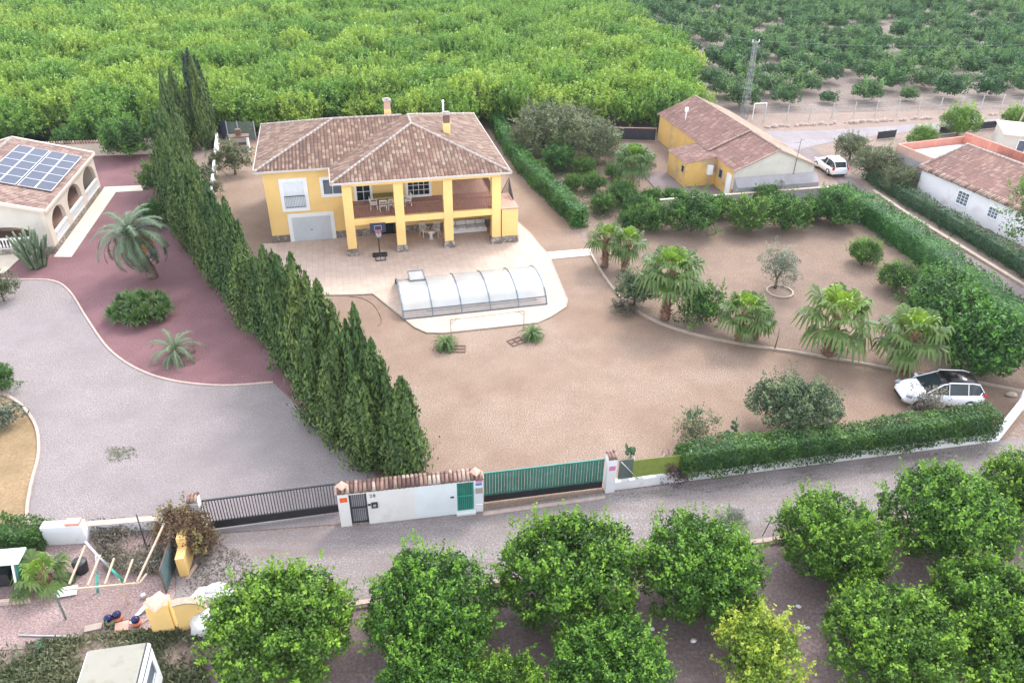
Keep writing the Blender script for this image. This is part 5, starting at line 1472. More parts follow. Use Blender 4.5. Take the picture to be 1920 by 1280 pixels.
hedge("hedge", "dark ivy covered hedge between the lane kerb and the white cottage", [(34.0, 71.5), (34.9, 66), (36.2, 60), (37.5, 54), (38.5, 48), (40.8, 38)], 1.3, 1.3, l_ivy, 60, 0.15, 4, 0.14)
hp0 = HWF.w(3.3, 0.35)[:2]; hp1 = HWF.w(HL - 0.5, 0.45)[:2]
hedge("hedge", "long green front hedge spilling over the low white wall by the road", [hp0, hp1], 1.25, lambda t: 1.4 + 0.1 * math.sin(t * 9), l_hedge2, 210, 0.115, 5, 0.10, z0=0.35)
hedge("ivy_hedge", "leafy climbers covering the fence above the green roofed shed", [G(-60, 1012)[:2], G(92, 1014)[:2]], 1.3, 0.9, l_garden, 130, 0.13, 6, 0.14)

# ---- fan palms
def frond_fan(vs, fs, ts, o, az, el, pet, rad, rg, droop, tint):
    """petiole and pleated fan blade with separate drooping tips"""
    d = np.array([math.cos(az) * math.cos(el), math.sin(az) * math.cos(el), math.sin(el)])
    sag = np.array([0, 0, -1.0])
    side = np.cross(d, [0, 0, 1.0]); side /= np.linalg.norm(side) + 1e-9
    upn = np.cross(side, d)
    hub = o + d * pet + sag * droop * pet * 0.25
    b = len(vs)
    w = 0.03
    vs += [o - side * w, o + side * w, hub + side * w * 0.6, hub - side * w * 0.6]; fs.append((b, b + 1, b + 2, b + 3)); ts.append(0.75)
    nseg = 15; d2 = d + sag * droop * 0.55; d2 /= np.linalg.norm(d2)
    up2 = np.cross(side, d2)
    for i in range(nseg):
        a = math.radians(-118 + 236 * i / (nseg - 1))
        r = rad * (1 - 0.22 * abs(a) / 2.06) * rg.uniform(0.88, 1.08)
        da = d2 * math.cos(a) + side * math.sin(a)
        da = da + up2 * (0.18 * math.cos(a * 2))
        wv = np.cross(da, up2); wv /= np.linalg.norm(wv) + 1e-9
        wd = r * 0.085
        m1 = hub + da * r * 0.58
        tip = hub + da * r * 0.86 + sag * r * (0.18 + droop * 0.55)
        ple = up2 * wd * 0.5 * (1 if i % 2 else -1)
        b = len(vs)
        vs += [hub, m1 - wv * wd, m1 + wv * wd + ple, tip - wv * wd * 0.25, tip + wv * wd * 0.25]
        fs += [(b, b + 1, b + 2, b), (b + 1, b + 3, b + 4, b + 2)]
        tt = tint + rg.uniform(-0.1, 0.1); ts += [tt, tt + 0.12]
def quad_mesh(name, vs, fs, ts, mat):
    # triangles are written as quads with a repeated corner: split them out
    me = bpy.data.meshes.new(name)
    F = [f if f[0] != f[3] else f[:3] for f in fs]
    me.from_pydata([tuple(v) for v in vs], [], F)
    at = me.attributes.new("tint", 'FLOAT', 'FACE'); at.data.foreach_set("value", [float(min(1, max(0, t))) for t in ts])
    me.update(); me.materials.append(mat); return me
def palm_trunk(h, r0, r1, seed, mat=None, ball=0.0):
    rg = random.Random(seed); mb = MB(); n = int(h / 0.12)
    pts = [(0.06 * math.sin(i * 0.3), 0.05 * math.sin(i * 0.2), h * i / n) for i in range(n + 1)]
    rr = [(r0 + (r1 - r0) * i / n) * (1.12 if i % 2 else 0.92) for i in range(n + 1)]
    mb.tube(pts, rr, 10)
    for i in range(int(h * 26)):        # old leaf bases
        z = rg.uniform(0.05, h); a = rg.uniform(0, 6.28); q = r0 + (r1 - r0) * z / h
        mb.bar((math.cos(a) * q * 0.8, math.sin(a) * q * 0.8, z), (math.cos(a) * (q + 0.13), math.sin(a) * (q + 0.13), z + 0.2), 0.07, 0.03)
    return mb
def fan_palm(seed, h, rad, nf=32, skirt=True, pet=0.75):
    rg = np.random.default_rng(seed); t = thing("fan_palm", None, "palm tree")
    vs = []; fs = []; ts = []; o = np.array([0, 0, h])
    for i in range(nf):
        q = i / nf; az = i * 2.399 + rg.uniform(-0.2, 0.2)
        el = math.radians(80 - 100 * q + rg.uniform(-6, 6))
        frond_fan(vs, fs, ts, o + np.array([0, 0, -0.25 * q]), az, el, pet * rg.uniform(0.8, 1.15) * (0.6 + 0.5 * min(1, q * 2.5)), rad * rg.uniform(0.85, 1.1) * (0.75 + 0.3 * min(1, q * 2.5)), rg, 0.1 + 0.6 * q, 0.95 - 0.75 * min(1, q * 1.9) if q < 0.3 else 0.38 - 0.12 * q)
    link("crown", quad_mesh("crown", vs, fs, ts, l_palm), t)
    palm_trunk(h, 0.27, 0.17, seed).build("trunk", m_palmbark, t)
    return t
fpA = fan_palm(1, 3.3, 1.15, 30, pet=1.05); fpB = fan_palm(2, 2.3, 1.08, 24, pet=1.0); fpC = fan_palm(3, 2.4, 0.9, 20, pet=0.85)
for (u, v, hc, pr, s, rz, lab) in [
    (1133, 500, 0, fpC, 1.0, 0.3, "fan palm nearest the patio path at the start of the kerb"),
    (1172, 508, 0, fpC, 1.02, 1.9, "fan palm second from the patio path with orange dead leaves"),
    (1247, 598, 0, fpA, 1.12, 0.8, "tallest fan palm in the garden bed beside the dark shrub"),
    (1386, 640, 0, fpB, 0.98, 2.2, "fan palm with bright young leaves beside the smaller one"),
    (1417, 634, 0, fpC, 0.72, 3.3, "smaller thin fan palm right of the bright leaved one"),
    (1552, 668, 0, fpB, 1.32, 1.1, "full round fan palm standing between the olive and the kerb"),
    (1690, 696, 0, fpB, 1.18, 4.1, "fan palm with leaning brown trunk nearest the parked car"),
    (1183, 356, 0, fpA, 0.95, 5.0, "tall fan palm in the old farmhouse yard"),
]:
    x, y, _ = G(u, v); place(pr, (x, y, 0), rz, s, lab)
yp = fan_palm(4, 0.7, 0.75, 15, pet=0.65); x, y, _ = G(86, 1098); place(yp, (x, y, 0), 0.4, 1.0, "young yellowish fan palm between the green shed and the timber frame")
vs = []; fs = []; ts = []; rgp = np.random.default_rng(8)
st = MB(); x, y, _ = G(1452, 655); st.tube([(0, 0, 0), (0.05, 0, 0.9), (0.02, 0, 1.6)], [0.05, 0.03, 0.01], 6); so = st.build("dead_stem", m_bark); so.location = (x, y, 0); tag(so, "thin bare stem on the kerb right of the smaller fan palm", "stem")

# ---- date palms
def date_palm(seed, h, L, nf, fruit=False, tr=0.3, nl=34):
    rg = np.random.default_rng(seed); t = thing("date_palm", None, "palm tree")
    vs = []; fs = []; ts = []
    for i in range(nf):
        q = i / nf; az = i * 2.399 + rg.uniform(-0.2, 0.2); el = math.radians(80 - 92 * q + rg.uniform(-5, 5))
        l = L * rg.uniform(0.85, 1.1) * (0.8 + 0.2 * min(1, q * 3))
        hd = np.array([math.cos(az), math.sin(az), 0]); side = np.array([-math.sin(az), math.cos(az), 0])
        pts = []; p = np.array([0, 0, h - 0.2 * q]); e = el; n = 12
        for k in range(n + 1):
            pts.append(p.copy()); p = p + (hd * math.cos(e) + np.array([0, 0, 1]) * math.sin(e)) * l / n
            e -= math.radians(7.5 + 5.5 * q + 2 * k / n)
        pts = np.array(pts); tint = 0.55 - 0.3 * q + rg.uniform(-0.08, 0.08)
        for k in range(n):
            w = 0.035 * (1 - k / n) + 0.008; b = len(vs)
            vs += [pts[k] - side * w, pts[k] + side * w, pts[k + 1] + side * w * 0.8, pts[k + 1] - side * w * 0.8]; fs.append((b, b + 1, b + 2, b + 3)); ts.append(0.9)
        for k in range(nl):
            u = 0.14 + 0.85 * k / nl; f = u * n; j = min(n - 1, int(f)); c = pts[j] + (pts[j + 1] - pts[j]) * (f - j)
            tg = pts[j + 1] - pts[j]; tg /= np.linalg.norm(tg)
            for sg in (-1, 1):
                dd = side * sg * 0.85 + tg * 0.65 + np.array([0, 0, 0.12 - 0.45 * rg.random()]); dd /= np.linalg.norm(dd)
                ll = 0.44 * L / 2.6 * (1 - abs(u - 0.45) * 0.9) * rg.uniform(0.85, 1.1); wv = tg * 0.026 * L / 2.6 * 1.3; b = len(vs)
                vs += [c - wv, c + wv, c + dd * ll + np.array([0, 0, -0.05])]; fs.append((b, b + 1, b + 2, b)); ts.append(tint + rg.uniform(-0.12, 0.12))
    link("crown", quad_mesh("crown", vs, fs, ts, l_date), t)
    palm_trunk(h, tr, tr * 0.72, seed).build("trunk", m_palmbark if not fruit else m_bark, t)
    if fruit:
        for i in range(6):
            a = -2.6 + i * 0.62; fb = MB(); rr = random.Random(i)
            fb.tube([(0, 0, h - 0.1), (0.5 * math.cos(a), 0.5 * math.sin(a), h - 0.15), (0.8 * math.cos(a), 0.8 * math.sin(a), h - 0.75)], 0.03, 5)
            for k in range(60):
                fb.blob((0.8 * math.cos(a) + rr.gauss(0, 0.11), 0.8 * math.sin(a) + rr.gauss(0, 0.11), h - 0.95 + rr.gauss(0, 0.16)), 0.045, k, 0.1, 5, 3)
            fb.build("fruit_cluster", m_fruit, t)
    return t
dp = date_palm(5, 3.4, 3.35, 50, True, 0.32)
x, y, _ = G(288, 520); dp.location = (x, y, 0); dp.rotation_euler = (0.0, -0.2, 0.2); dp["label"] = "large date palm with orange fruit clusters beside the arcaded house"
sp_ = date_palm(6, 0.6, 2.15, 26, False, 0.16, 26)
x, y, _ = G(332, 672); sp_.location = (x, y, 0); sp_["label"] = "small grey green date palm alone on the purple gravel"
for i, (u, v, lab) in enumerate(((836, 652, "small cycad beside the left goal post and brown grid"), (998, 634, "small cycad beside the right goal post"))):
    if i == 0: cy_ = date_palm(7, 0.35, 1.15, 60, False, 0.16, 22); cy_.name = "cycad"; cy_["category"] = "cycad"
    x, y, _ = G(u, v); place(cy_, (x, y, 0), i * 1.4, 0.95, lab)
for ch in cy_.children:
    if ch.name.startswith("crown"): ch.data.materials.clear(); ch.data.materials.append(l_yucca)

# ---- yucca clump: many rosettes
def rosettes(seed, n, spread, hmax, L, mat, nl=34):
    rg = np.random.default_rng(seed); vs = []; fs = []; ts = []; c = []
    for i in range(n):
        r = spread * math.sqrt(rg.random()); a = rg.uniform(0, 6.28); h = hmax * (1 - 0.6 * (r / spread) ** 2) * rg.uniform(0.55, 1.0)
        o = np.array([r * math.cos(a), r * math.sin(a), h]); c.append(o); tb = rg.uniform(0.25, 0.65)
        for k in range(nl):
            az = rg.uniform(0, 6.28); el = math.radians(rg.uniform(-15, 80)); l = L * rg.uniform(0.7, 1.1)
            d = np.array([math.cos(az) * math.cos(el), math.sin(az) * math.cos(el), math.sin(el)]); sd_ = np.array([-math.sin(az), math.cos(az), 0]) * 0.035
            m = o + d * l * 0.55; tip = o + d * l + np.array([0, 0, -0.12 * math.cos(el)]); b = len(vs)
            vs += [o - sd_ * 0.6, o + sd_ * 0.6, m + sd_, m - sd_, tip]; fs += [(b, b + 1, b + 2, b + 3), (b + 3, b + 2, b + 4, b + 3)]; tt = tb + rg.uniform(-.15, .15); ts += [tt, tt + 0.1]
    return vs, fs, ts, c
vs, fs, ts, cc = rosettes(3, 80, 1.85, 1.45, 0.66, l_yucca, 40)
yc = thing("yucca_clump", "large clump of spiky yucca rosettes on the purple gravel", "yucca", (*G(266, 592)[:2], 0))
link("leaf_rosettes", quad_mesh("leaf_rosettes", vs, fs, ts, l_yucca), yc)
sm = MB(); [sm.tube([(o[0] * 0.7, o[1] * 0.7, 0), tuple(o)], 0.06, 5) for o in cc]; sm.build("stems", m_bark, yc)
for (u, v, s, lab) in ((1190, 846, 1.0, "prickly pear cactus beside the windbreak next to the gate post"), (1372, 808, 0.9, "small prickly pear cactus left of the carob tree"), (1300, 790, 1.2, "tall prickly pear standing up out of the scraggy shrub"), (205, 1170, 0.6, "small leafy plant beside the dark glass balls"), (75, 1215, 0.55, "pale prickly pear at the edge of the pink gravel plot")):
    vs = []; rg = random.Random(int(u)); pm = MB()
    base = [(0, 0, 0.0, 0.0)]
    for i in range(9):
        px_, py_, pz_, _a = rg.choice(base); a = rg.uniform(0, 3.14); hh = rg.uniform(0.28, 0.4)
        cx_, cz_ = px_ + rg.uniform(-0.25, 0.25), pz_ + hh * 0.75; cy2 = py_ + rg.uniform(-0.15, 0.15)
        b = len(pm.v); pm.blob((0, 0, 0), (0.15, 0.035, hh / 2), i, 0.05, 8, 6)
        m = Matrix.Translation((cx_, cy2, pz_ + hh / 2)) @ Matrix.Rotation(a, 4, 'Z') @ Matrix.Rotation(rg.uniform(-0.35, 0.35), 4, 'Y')
        pm.v[b:] = [tuple(m @ Vector(q)) for q in pm.v[b:]]
        if pz_ < 0.9: base.append((cx_, cy2, cz_, a))
    o = tintify(pm.build("prickly_pear" if v < 1000 or u < 100 else "leafy_plant", l_prickly), int(u), 0.2, 0.8); x, y, _ = G(u, v + 8); o.location = (x, y, 0); o.scale = (s,) * 3; tag(o, lab, "cactus" if "pear" in o.name else "plant")

# columnar cactus clump
rg = random.Random(31); cm_ = MB()
for i in range(60):
    r = 1.15 * math.sqrt(rg.random()); a = rg.uniform(0, 6.28); h = rg.uniform(1.3, 2.9); x0, y0 = 0.5 * r * math.cos(a), 0.5 * r * math.sin(a)
    n = 7; cm_.tube([(x0 * (1 + 1.3 * (k / n) ** 1.4), y0 * (1 + 1.3 * (k / n) ** 1.4), h * k / n) for k in range(n + 1)], [0.085] * n + [0.05], 7)
o = tintify(cm_.build("column_cactus", l_cactus), 3, 0.15, 0.85, 7); x, y, _ = G(70, 500); o.location = (x, y, 0); tag(o, "dense clump of tall columnar cactus in front of the arcaded house", "cactus")

# ---- orchards behind: single-mesh trees
def far_me(seed, R, H, mat, leaf, ncl, per, rc, shoot=0.2, trunk=True, rough=0.25, z0=0.3):
    P, N, T, S = bush_leaves(seed, R * 0.95, H, z0, ncl, per, rc, leaf, shoot=shoot, inner=0.15, rough=rough, pw=2.4)
    cr = core(R, H, z0, seed, k=0.7)
    me = leaf_mesh("crown", P, N, S, T, mat, 0.65, cr)
    if trunk:
        me.materials.append(m_bark)
    return me
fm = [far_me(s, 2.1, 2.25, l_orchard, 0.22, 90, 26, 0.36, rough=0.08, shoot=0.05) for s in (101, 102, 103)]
rg = random.Random(12)
ang = math.radians(-78.5); ca, sa = math.cos(ang), math.sin(ang)
cnt = 0
def in_view(x, y, m=6):
    dep = y * math.cos(PITCH) + CAM_H * math.sin(PITCH)
    return abs(x) < (960 / F_PX) * dep + m
rights = []
for i in range(-5, 45):
    for j in range(-5, 45):
        a_, b_ = i * 5.1, j * 5.7
        x = 28.0 + b_ * math.cos(ang + math.pi / 2) + a_ * (-ca); y = 96.0 + b_ * math.sin(ang + math.pi / 2) + a_ * (-sa)
        x += rg.uniform(-0.3, 0.3); y += rg.uniform(-0.3, 0.3)
        if y < 92.0 + (x - 27) * 0.205 or y > 225: continue
        bl = 25.8 if y < 116 else 25.8 - (y - 116) * 0.11
        if x < bl or not in_view(x, y, 5): continue
        if rg.random() < 0.07: continue
        rights.append((x, y))
rights.sort(key=lambda p: p[1])
for x, y in rights[:298]:
    o = link("orange_tree", fm[rg.randrange(3)]); o.location = (x, y, 0); s = rg.uniform(0.88, 1.08) * (0.6 if rg.random() < 0.05 else 1); o.scale = (s, s, s * rg.uniform(0.9, 1.1)); o.rotation_euler[2] = rg.uniform(0, 6.28)
    tag(o, "dark green orange tree in the spaced rows of the far orchard", "tree", "orange trees of the far orchard")
def mass(name, label, pts, mes, seed):
    """the farthest trees of a kind as one mesh"""
    rg = np.random.default_rng(seed); VV = []; FF = []; TT = []; base = 0
    src = []
    for me in mes:
        v = np.empty(len(me.vertices) * 3, np.float32); me.vertices.foreach_get("co", v)
        f = np.empty(len(me.polygons) * 4, np.int32); me.loops.foreach_get("vertex_index", f)
        t = np.empty(len(me.polygons), np.float32); me.attributes["tint"].data.foreach_get("value", t)
        src.append((v.reshape(-1, 3), f.reshape(-1, 4), t))
    for x, y in pts:
        v, f, t = src[rg.integers(len(src))]; a = rg.uniform(0, 6.28); s = rg.uniform(0.85, 1.15)
        w_ = np.empty_like(v); w_[:, 0] = (v[:, 0] * math.cos(a) - v[:, 1] * math.sin(a)) * s + x; w_[:, 1] = (v[:, 0] * math.sin(a) + v[:, 1] * math.cos(a)) * s + y; w_[:, 2] = v[:, 2] * s
        VV.append(w_); FF.append(f + base); TT.append(np.clip(t + rg.uniform(-0.12, 0.12), 0, 1)); base += len(v)
    V = np.vstack(VV); F = np.vstack(FF); T = np.concatenate(TT)
    me = bpy.data.meshes.new(name)
    me.vertices.add(len(V)); me.vertices.foreach_set("co", V.ravel()); me.loops.add(F.size); me.loops.foreach_set("vertex_index", F.ravel().astype(np.int32))
    me.polygons.add(len(F)); me.polygons.foreach_set("loop_start", (np.arange(len(F)) * 4).astype(np.int32)); me.polygons.foreach_set("loop_total", np.full(len(F), 4, np.int32))
    at = me.attributes.new("tint", 'FLOAT', 'FACE'); at.data.foreach_set("value", T); me.update(calc_edges=True); me.materials.append(mes[0].materials[0])
    return tag(link(name, me), label, None, None, "stuff")
if len(rights) > 298: mass("far_orange_trees", "farthest orange trees at the top of the picture", rights[298:], fm, 5)
lm = [far_me(s, 2.75, 2.9, l_lemon, 0.24, 120, 26, 0.5, shoot=0.4, rough=0.3) for s in (201, 202, 203, 204)]
lefts = []
for i in range(-40, 60):
    for j in range(0, 36):
        x = i * 4.3 + (j % 2) * 2.1 + rg.uniform(-0.9, 0.9); y = 79.5 + j * 4.1 + rg.uniform(-0.9, 0.9)
        right = 22.6 if y < 98 else (23.0 if y < 116 else 23.0 - (y - 116) * 0.11)
        if x > right or not in_view(x, y, 4): continue
        front = 81.5 if x < -30 else (83.5 if x < 3 else (84.5 if x < 16 else 86 + (x - 16) * 0.9))
        if x < -36: front = 81.0 - (-36 - x) * 0.15
        if y < front: continue
        if rg.random() < 0.02: continue
        lefts.append((x, y))
lefts.sort(key=lambda p: p[1])
print("counts", len(rights), len(lefts))
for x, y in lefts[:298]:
    o = link("lemon_tree", lm[rg.randrange(4)]); o.location = (x, y, 0); s = rg.uniform(0.85, 1.12); o.scale = (s, s, s * rg.uniform(0.88, 1.18)); o.rotation_euler[2] = rg.uniform(0, 6.28)
    tag(o, "bright green lemon tree in the dense grove behind the villa", "tree", "lemon trees of the dense grove")
mass("far_lemon_trees", "farthest part of the dense bright green grove", lefts[298:], lm, 6)

# ---- weeds and litter
def weeds(name, label, poly, n, size, mat, seed, hgt=0.22):
    rg = np.random.default_rng(seed); P = np.array(poly); mn, mx = P.min(0), P.max(0); out = []
    while len(out) < n:
        q = rg.uniform(mn, mx, (n, 2)); ins = np.zeros(n, bool); j = len(P) - 1
        for i in range(len(P)):
            c = ((P[i, 1] > q[:, 1]) != (P[j, 1] > q[:, 1])) & (q[:, 0] < (P[j, 0] - P[i, 0]) * (q[:, 1] - P[i, 1]) / (P[j, 1] - P[i, 1] + 1e-12) + P[i, 0]); ins ^= c; j = i
        dn = np.sin(q[:, 0] * 1.9 + seed) + np.sin(q[:, 1] * 2.3) + rg.normal(size=n) * 0.8
        out += list(q[ins & (dn > -0.6)])
    q = np.array(out[:n]); z = rg.random(n) * hgt
    N = rg.normal(size=(n, 3)); D = np.stack([rg.normal(size=n) * 0.4, rg.normal(size=n) * 0.4, np.ones(n)], 1) if hgt > 0.05 else None
    if hgt <= 0.05: N[:, 2] = 2.5
    me = leaf_mesh(name, np.column_stack([q, z + 0.03]), N, size * rg.uniform(0.6, 1.4, n), np.clip(0.45 + 0.25 * np.sin(q[:, 0] * 1.1) + rg.normal(size=n) * 0.2, 0, 1), mat, 0.3 if hgt > 0.05 else 0.7, None, D)
    return tag(link(name, me), label, None, None, "stuff")
weeds("weed_grass", "dull weedy grass round the camper van", GG([(-60, 1225), (60, 1205), (180, 1190), (330, 1180), (380, 1200), (400, 1330), (-60, 1330)]), 15000, 0.2, l_grass, 3)
weeds("weed_patch", "dry grey undergrowth inside the chain link enclosure", GG([(165, 985), (305, 985), (312, 1080), (200, 1078)]), 5000, 0.16, l_bare, 4, 0.5)
weeds("fallen_leaves", "brown fallen leaves along the foot of the white wall", [p for p in GG([(1150, 928), (1500, 882), (1880, 832), (1900, 850), (1500, 905), (1200, 938)])], 2200, 0.055, l_bare, 5, 0.01)
weeds("leaf_litter", "scattered dark litter on the road by the yellow wall", GG([(385, 1010), (470, 1040), (480, 1110), (400, 1180), (340, 1190), (345, 1060)]), 1600, 0.08, l_bare, 6, 0.02)
weeds("yard_weeds", "sparse grass tufts in the ground beside the old farmhouse", GG([(1030, 330), (1060, 270), (1180, 290), (1220, 395), (1120, 415)]), 9000, 0.2, l_grass, 7, 0.15)
weeds("driveway_weeds", "few green weeds growing through the grey driveway", GG([(195, 840), (250, 835), (262, 860), (205, 868)]), 260, 0.08, l_grass, 8, 0.04)
# ------------------------------------------------------------------ cars
def car(name, label, cat, L, W, H, loc, rz, roofmat, hatch=False):
    """x runs from tail (-) to nose (+)"""
    t = thing(name, label, cat, loc, rz); hL = L / 2; hw = W / 2
    # body: stations (x, half width, sill z, shoulder z, hood/deck z)
    S = [(-hL, 0.72, 0.42, 0.82, 0.92), (-hL + 0.06, 0.86, 0.30, 0.92, 1.03), (-hL + 0.35, 0.95, 0.24, 1.0, 1.09), (-hL + 0.8, 1.0, 0.24, 1.02, 1.09), (-0.4, 1.0, 0.24, 1.0, 1.07), (0.6, 1.0, 0.24, 0.97, 1.06),
         (hL - 1.15, 0.99, 0.24, 0.92, 1.05), (hL - 0.7, 0.95, 0.25, 0.86, 1.0), (hL - 0.35, 0.88, 0.28, 0.76, 0.90), (hL - 0.12, 0.76, 0.32, 0.62, 0.74), (hL, 0.58, 0.38, 0.52, 0.60)]
    k = H / 1.62; mb = MB(); vs = []; fs = []; m = 10
    for x, w, z0, z1, z2 in S:
        w *= hw
        ring = [(-w * 0.9, z0), (-w, z0 + 0.12), (-w, (z0 + z1) / 2), (-w * 0.97, z1), (-w * 0.72, z2), (w * 0.72, z2), (w * 0.97, z1), (w, (z0 + z1) / 2), (w, z0 + 0.12), (w * 0.9, z0)]
        vs += [(x, y, z * k) for y, z in ring]
    for i in range(len(S) - 1):
        for j in range(m): fs.append((i * m + j, (i + 1) * m + j, (i + 1) * m + (j + 1) % m, i * m + (j + 1) % m))
    fs += [tuple(range(m)), tuple(reversed(range((len(S) - 1) * m, len(S) * m)))]
    mb.add(vs, fs, True); body = mb.build("body", m_carwhite, t)
    # greenhouse
    gx0, gx1 = (-hL + 0.12, hL - 1.2) if hatch else (-hL + 0.12, hL - 1.05)
    G_ = [(gx0, 0.80, 1.04), (gx0 + 0.36, 0.84, H / k - 0.12), (gx0 + 0.75, 0.86, H / k - 0.03), (0.0, 0.86, H / k), (gx1 - 1.35, 0.84, H / k - 0.04), (gx1 - 0.95, 0.82, H / k - 0.13), (gx1, 0.88, 1.0)]
    mb = MB(); vs = []; fs = []
    for x, w, z in G_:
        zb = 1.0
        vs += [(x, -hw * (w + 0.12) * 1.0 if z > 1.0 else -hw * w, zb * k), (x, -hw * w * 0.80 if z > 1.0 else -hw * w, z * k), (x, hw * w * 0.80 if z > 1.0 else hw * w, z * k), (x, hw * (w + 0.12) if z > 1.0 else hw * w, zb * k)]
    for i in range(len(G_) - 1):
        for j in range(3): fs.append((i * 4 + j, (i + 1) * 4 + j, (i + 1) * 4 + j + 1, i * 4 + j + 1))
    mb.add(vs, fs); mb.build("windows", m_glass, t)
    mb = MB(); vs = []; fs = []
    R_ = G_[1:6]
    for x, w, z in R_:
        y = hw * w * 0.80 + 0.01
        vs += [(x, -y, z * k - 0.02), (x, -y * 0.93, z * k + 0.03), (x, 0, z * k + 0.05), (x, y * 0.93, z * k + 0.03), (x, y, z * k - 0.02)]
    for i in range(len(R_) - 1):
        for j in range(4): fs.append((i * 5 + j, (i + 1) * 5 + j, (i + 1) * 5 + j + 1, i * 5 + j + 1))
    mb.add(vs, fs, True); ro = mb.build("roof", roofmat, t)
    mb = MB()
    for s in (-1, 1):
        pts = [(x, s * (hw * w * 0.80 + 0.015) if z > 1.0 else s * hw * w, z * k + 0.01) for x, w, z in G_]
        for a, b in zip(pts[:-1], pts[1:]): mb.bar(a, b, 0.04)
        for f in (0.30, 0.62) if not hatch else (0.52,):
            x = gx0 + (gx1 - gx0) * f; mb.bar((x, s * (hw * 0.99), 1.0 * k), (x + 0.03, s * hw * 0.86 * 0.81, H - 0.06), 0.035)
    mb.bar((gx0 + 0.42, -hw * 0.66, (H / k - 0.12) * k + 0.01), (gx0 + 0.42, hw * 0.66, (H / k - 0.12) * k + 0.01), 0.06)
    mb.build("window_frame", m_carwhite, t)
    for s in (-1, 1):
        for x in (-hL + 0.85, hL - 0.85):
            w = MB(); w.tube([(x, s * (hw - 0.2), 0.33), (x, s * (hw + 0.015), 0.33)], 0.335, 16); wo_ = w.build("wheel", m_tyre, t)
            w = MB(); w.tube([(x, s * (hw - 0.1), 0.33), (x, s * (hw + 0.025), 0.33)], 0.21, 12); w.build("rim", m_alu, wo_)
        w = MB(); w.cbox((hL - 0.24, s * hw * 0.74, 0.80 * k), (0.3, 0.24, 0.1), rz=-s * 0.45); w.build("headlight", m_lamp, t)
        w = MB(); w.cbox((-hL + 0.13, s * hw * 0.83, 0.93 * k), (0.2, 0.2, 0.26 if hatch else 0.15), rz=s * 0.35); w.build("tail_light", m_red, t)
        w = MB(); w.cbox((gx1 - 0.25, s * (hw + 0.1), 1.02 * k), (0.14, 0.2, 0.13)); w.build("mirror", m_carwhite, t)
    w = MB(); w.box(hL - 0.06, hL + 0.02, -0.45, 0.45, 0.34 * k, 0.5 * k); w.build("grille", m_black, t)
    w = MB(); w.box(-hL - 0.012, -hL + 0.05, -0.27, 0.27, 0.60 * k, 0.72 * k); w.build("number_plate", m_whiteclean, t)
    w = MB(); w.box(-hL + 0.02, -hL + 0.3, -hw * 0.8, hw * 0.8, 0.25, 0.36); w.build("bumper", m_black, t)
    return t
a = Vector(G(1700, 768)); b = Vector(G(1846, 772)); c = Vector(G(1768, 748, 0))
suv = car("parked_car", "white car with black roof parked behind the half bare shrub", "car", 4.45, 1.86, 1.64, (23.95, 35.35, 0), math.pi - 0.0, m_carblack)
hb = car("parked_car", "small white hatchback parked in the lane beside the old farmhouse", "car", 3.95, 1.72, 1.50, (30.95, 73.4, 0), math.radians(100), m_carwhite, True)

# ------------------------------------------------------------------ pool enclosure (local frame: origin front-left corner, x along the front)
PF = Frame(*G(757, 601)[:2], 13.6)
EL, EW, EH = 9.7, 5.2, 1.45
def prof(t):
    """across section: t 0..1 from front foot to back foot, straight leaning front panel then a low vault"""
    P_ = [(0, 0), (0.28, 0.62), (0.75, 1.08), (1.4, 1.34), (2.2, 1.45), (3.1, 1.42), (3.9, 1.22), (4.6, 0.85), (5.0, 0.45), (5.2, 0)]
    f = t * (len(P_) - 1); i = min(len(P_) - 2, int(f)); u = f - i
    return (P_[i][0] * (1 - u) + P_[i + 1][0] * u, 0.78 * (P_[i][1] * (1 - u) + P_[i + 1][1] * u))
mpc, nt, b = newmat("clear_polycarbonate")
n = noise(nt, 0.7, 3); r = ramp(nt, [(0.3, (0.43, 0.42, 0.40)), (0.7, (0.52, 0.505, 0.48))]); nt.links.new(n.outputs["Fac"], r.inputs[0]); nt.links.new(r.outputs[0], b.inputs["Base Color"])
b.inputs["Roughness"].default_value = 0.09; b.inputs["Specular IOR Level"].default_value = 1.0; b.inputs["Coat Weight"].default_value = 0.2
tr_ = nt.nodes.new("ShaderNodeBsdfTransparent"); tr_.inputs[0].default_value = (0.93, 0.95, 0.97, 1)
mx_ = nt.nodes.new("ShaderNodeMixShader"); mx_.inputs[0].default_value = 0.7
nt.links.new(tr_.outputs[0], mx_.inputs[1]); nt.links.new(b.outputs[0], mx_.inputs[2]); nt.links.new(mx_.outputs[0], nt.nodes["Material Output"].inputs["Surface"])
m_poly = mpc
mpc2 = mpc.copy(); mpc2.name = "clear_side_panel"
for nd in mpc2.node_tree.nodes:
    if nd.type == 'MIX_SHADER': nd.inputs[0].default_value = 0.28
en = thing("pool_enclosure", "low telescopic clear pool enclosure with dark frame ribs", "pool enclosure", PF.w(0, 0, PT), PF.a)
nseg = 5
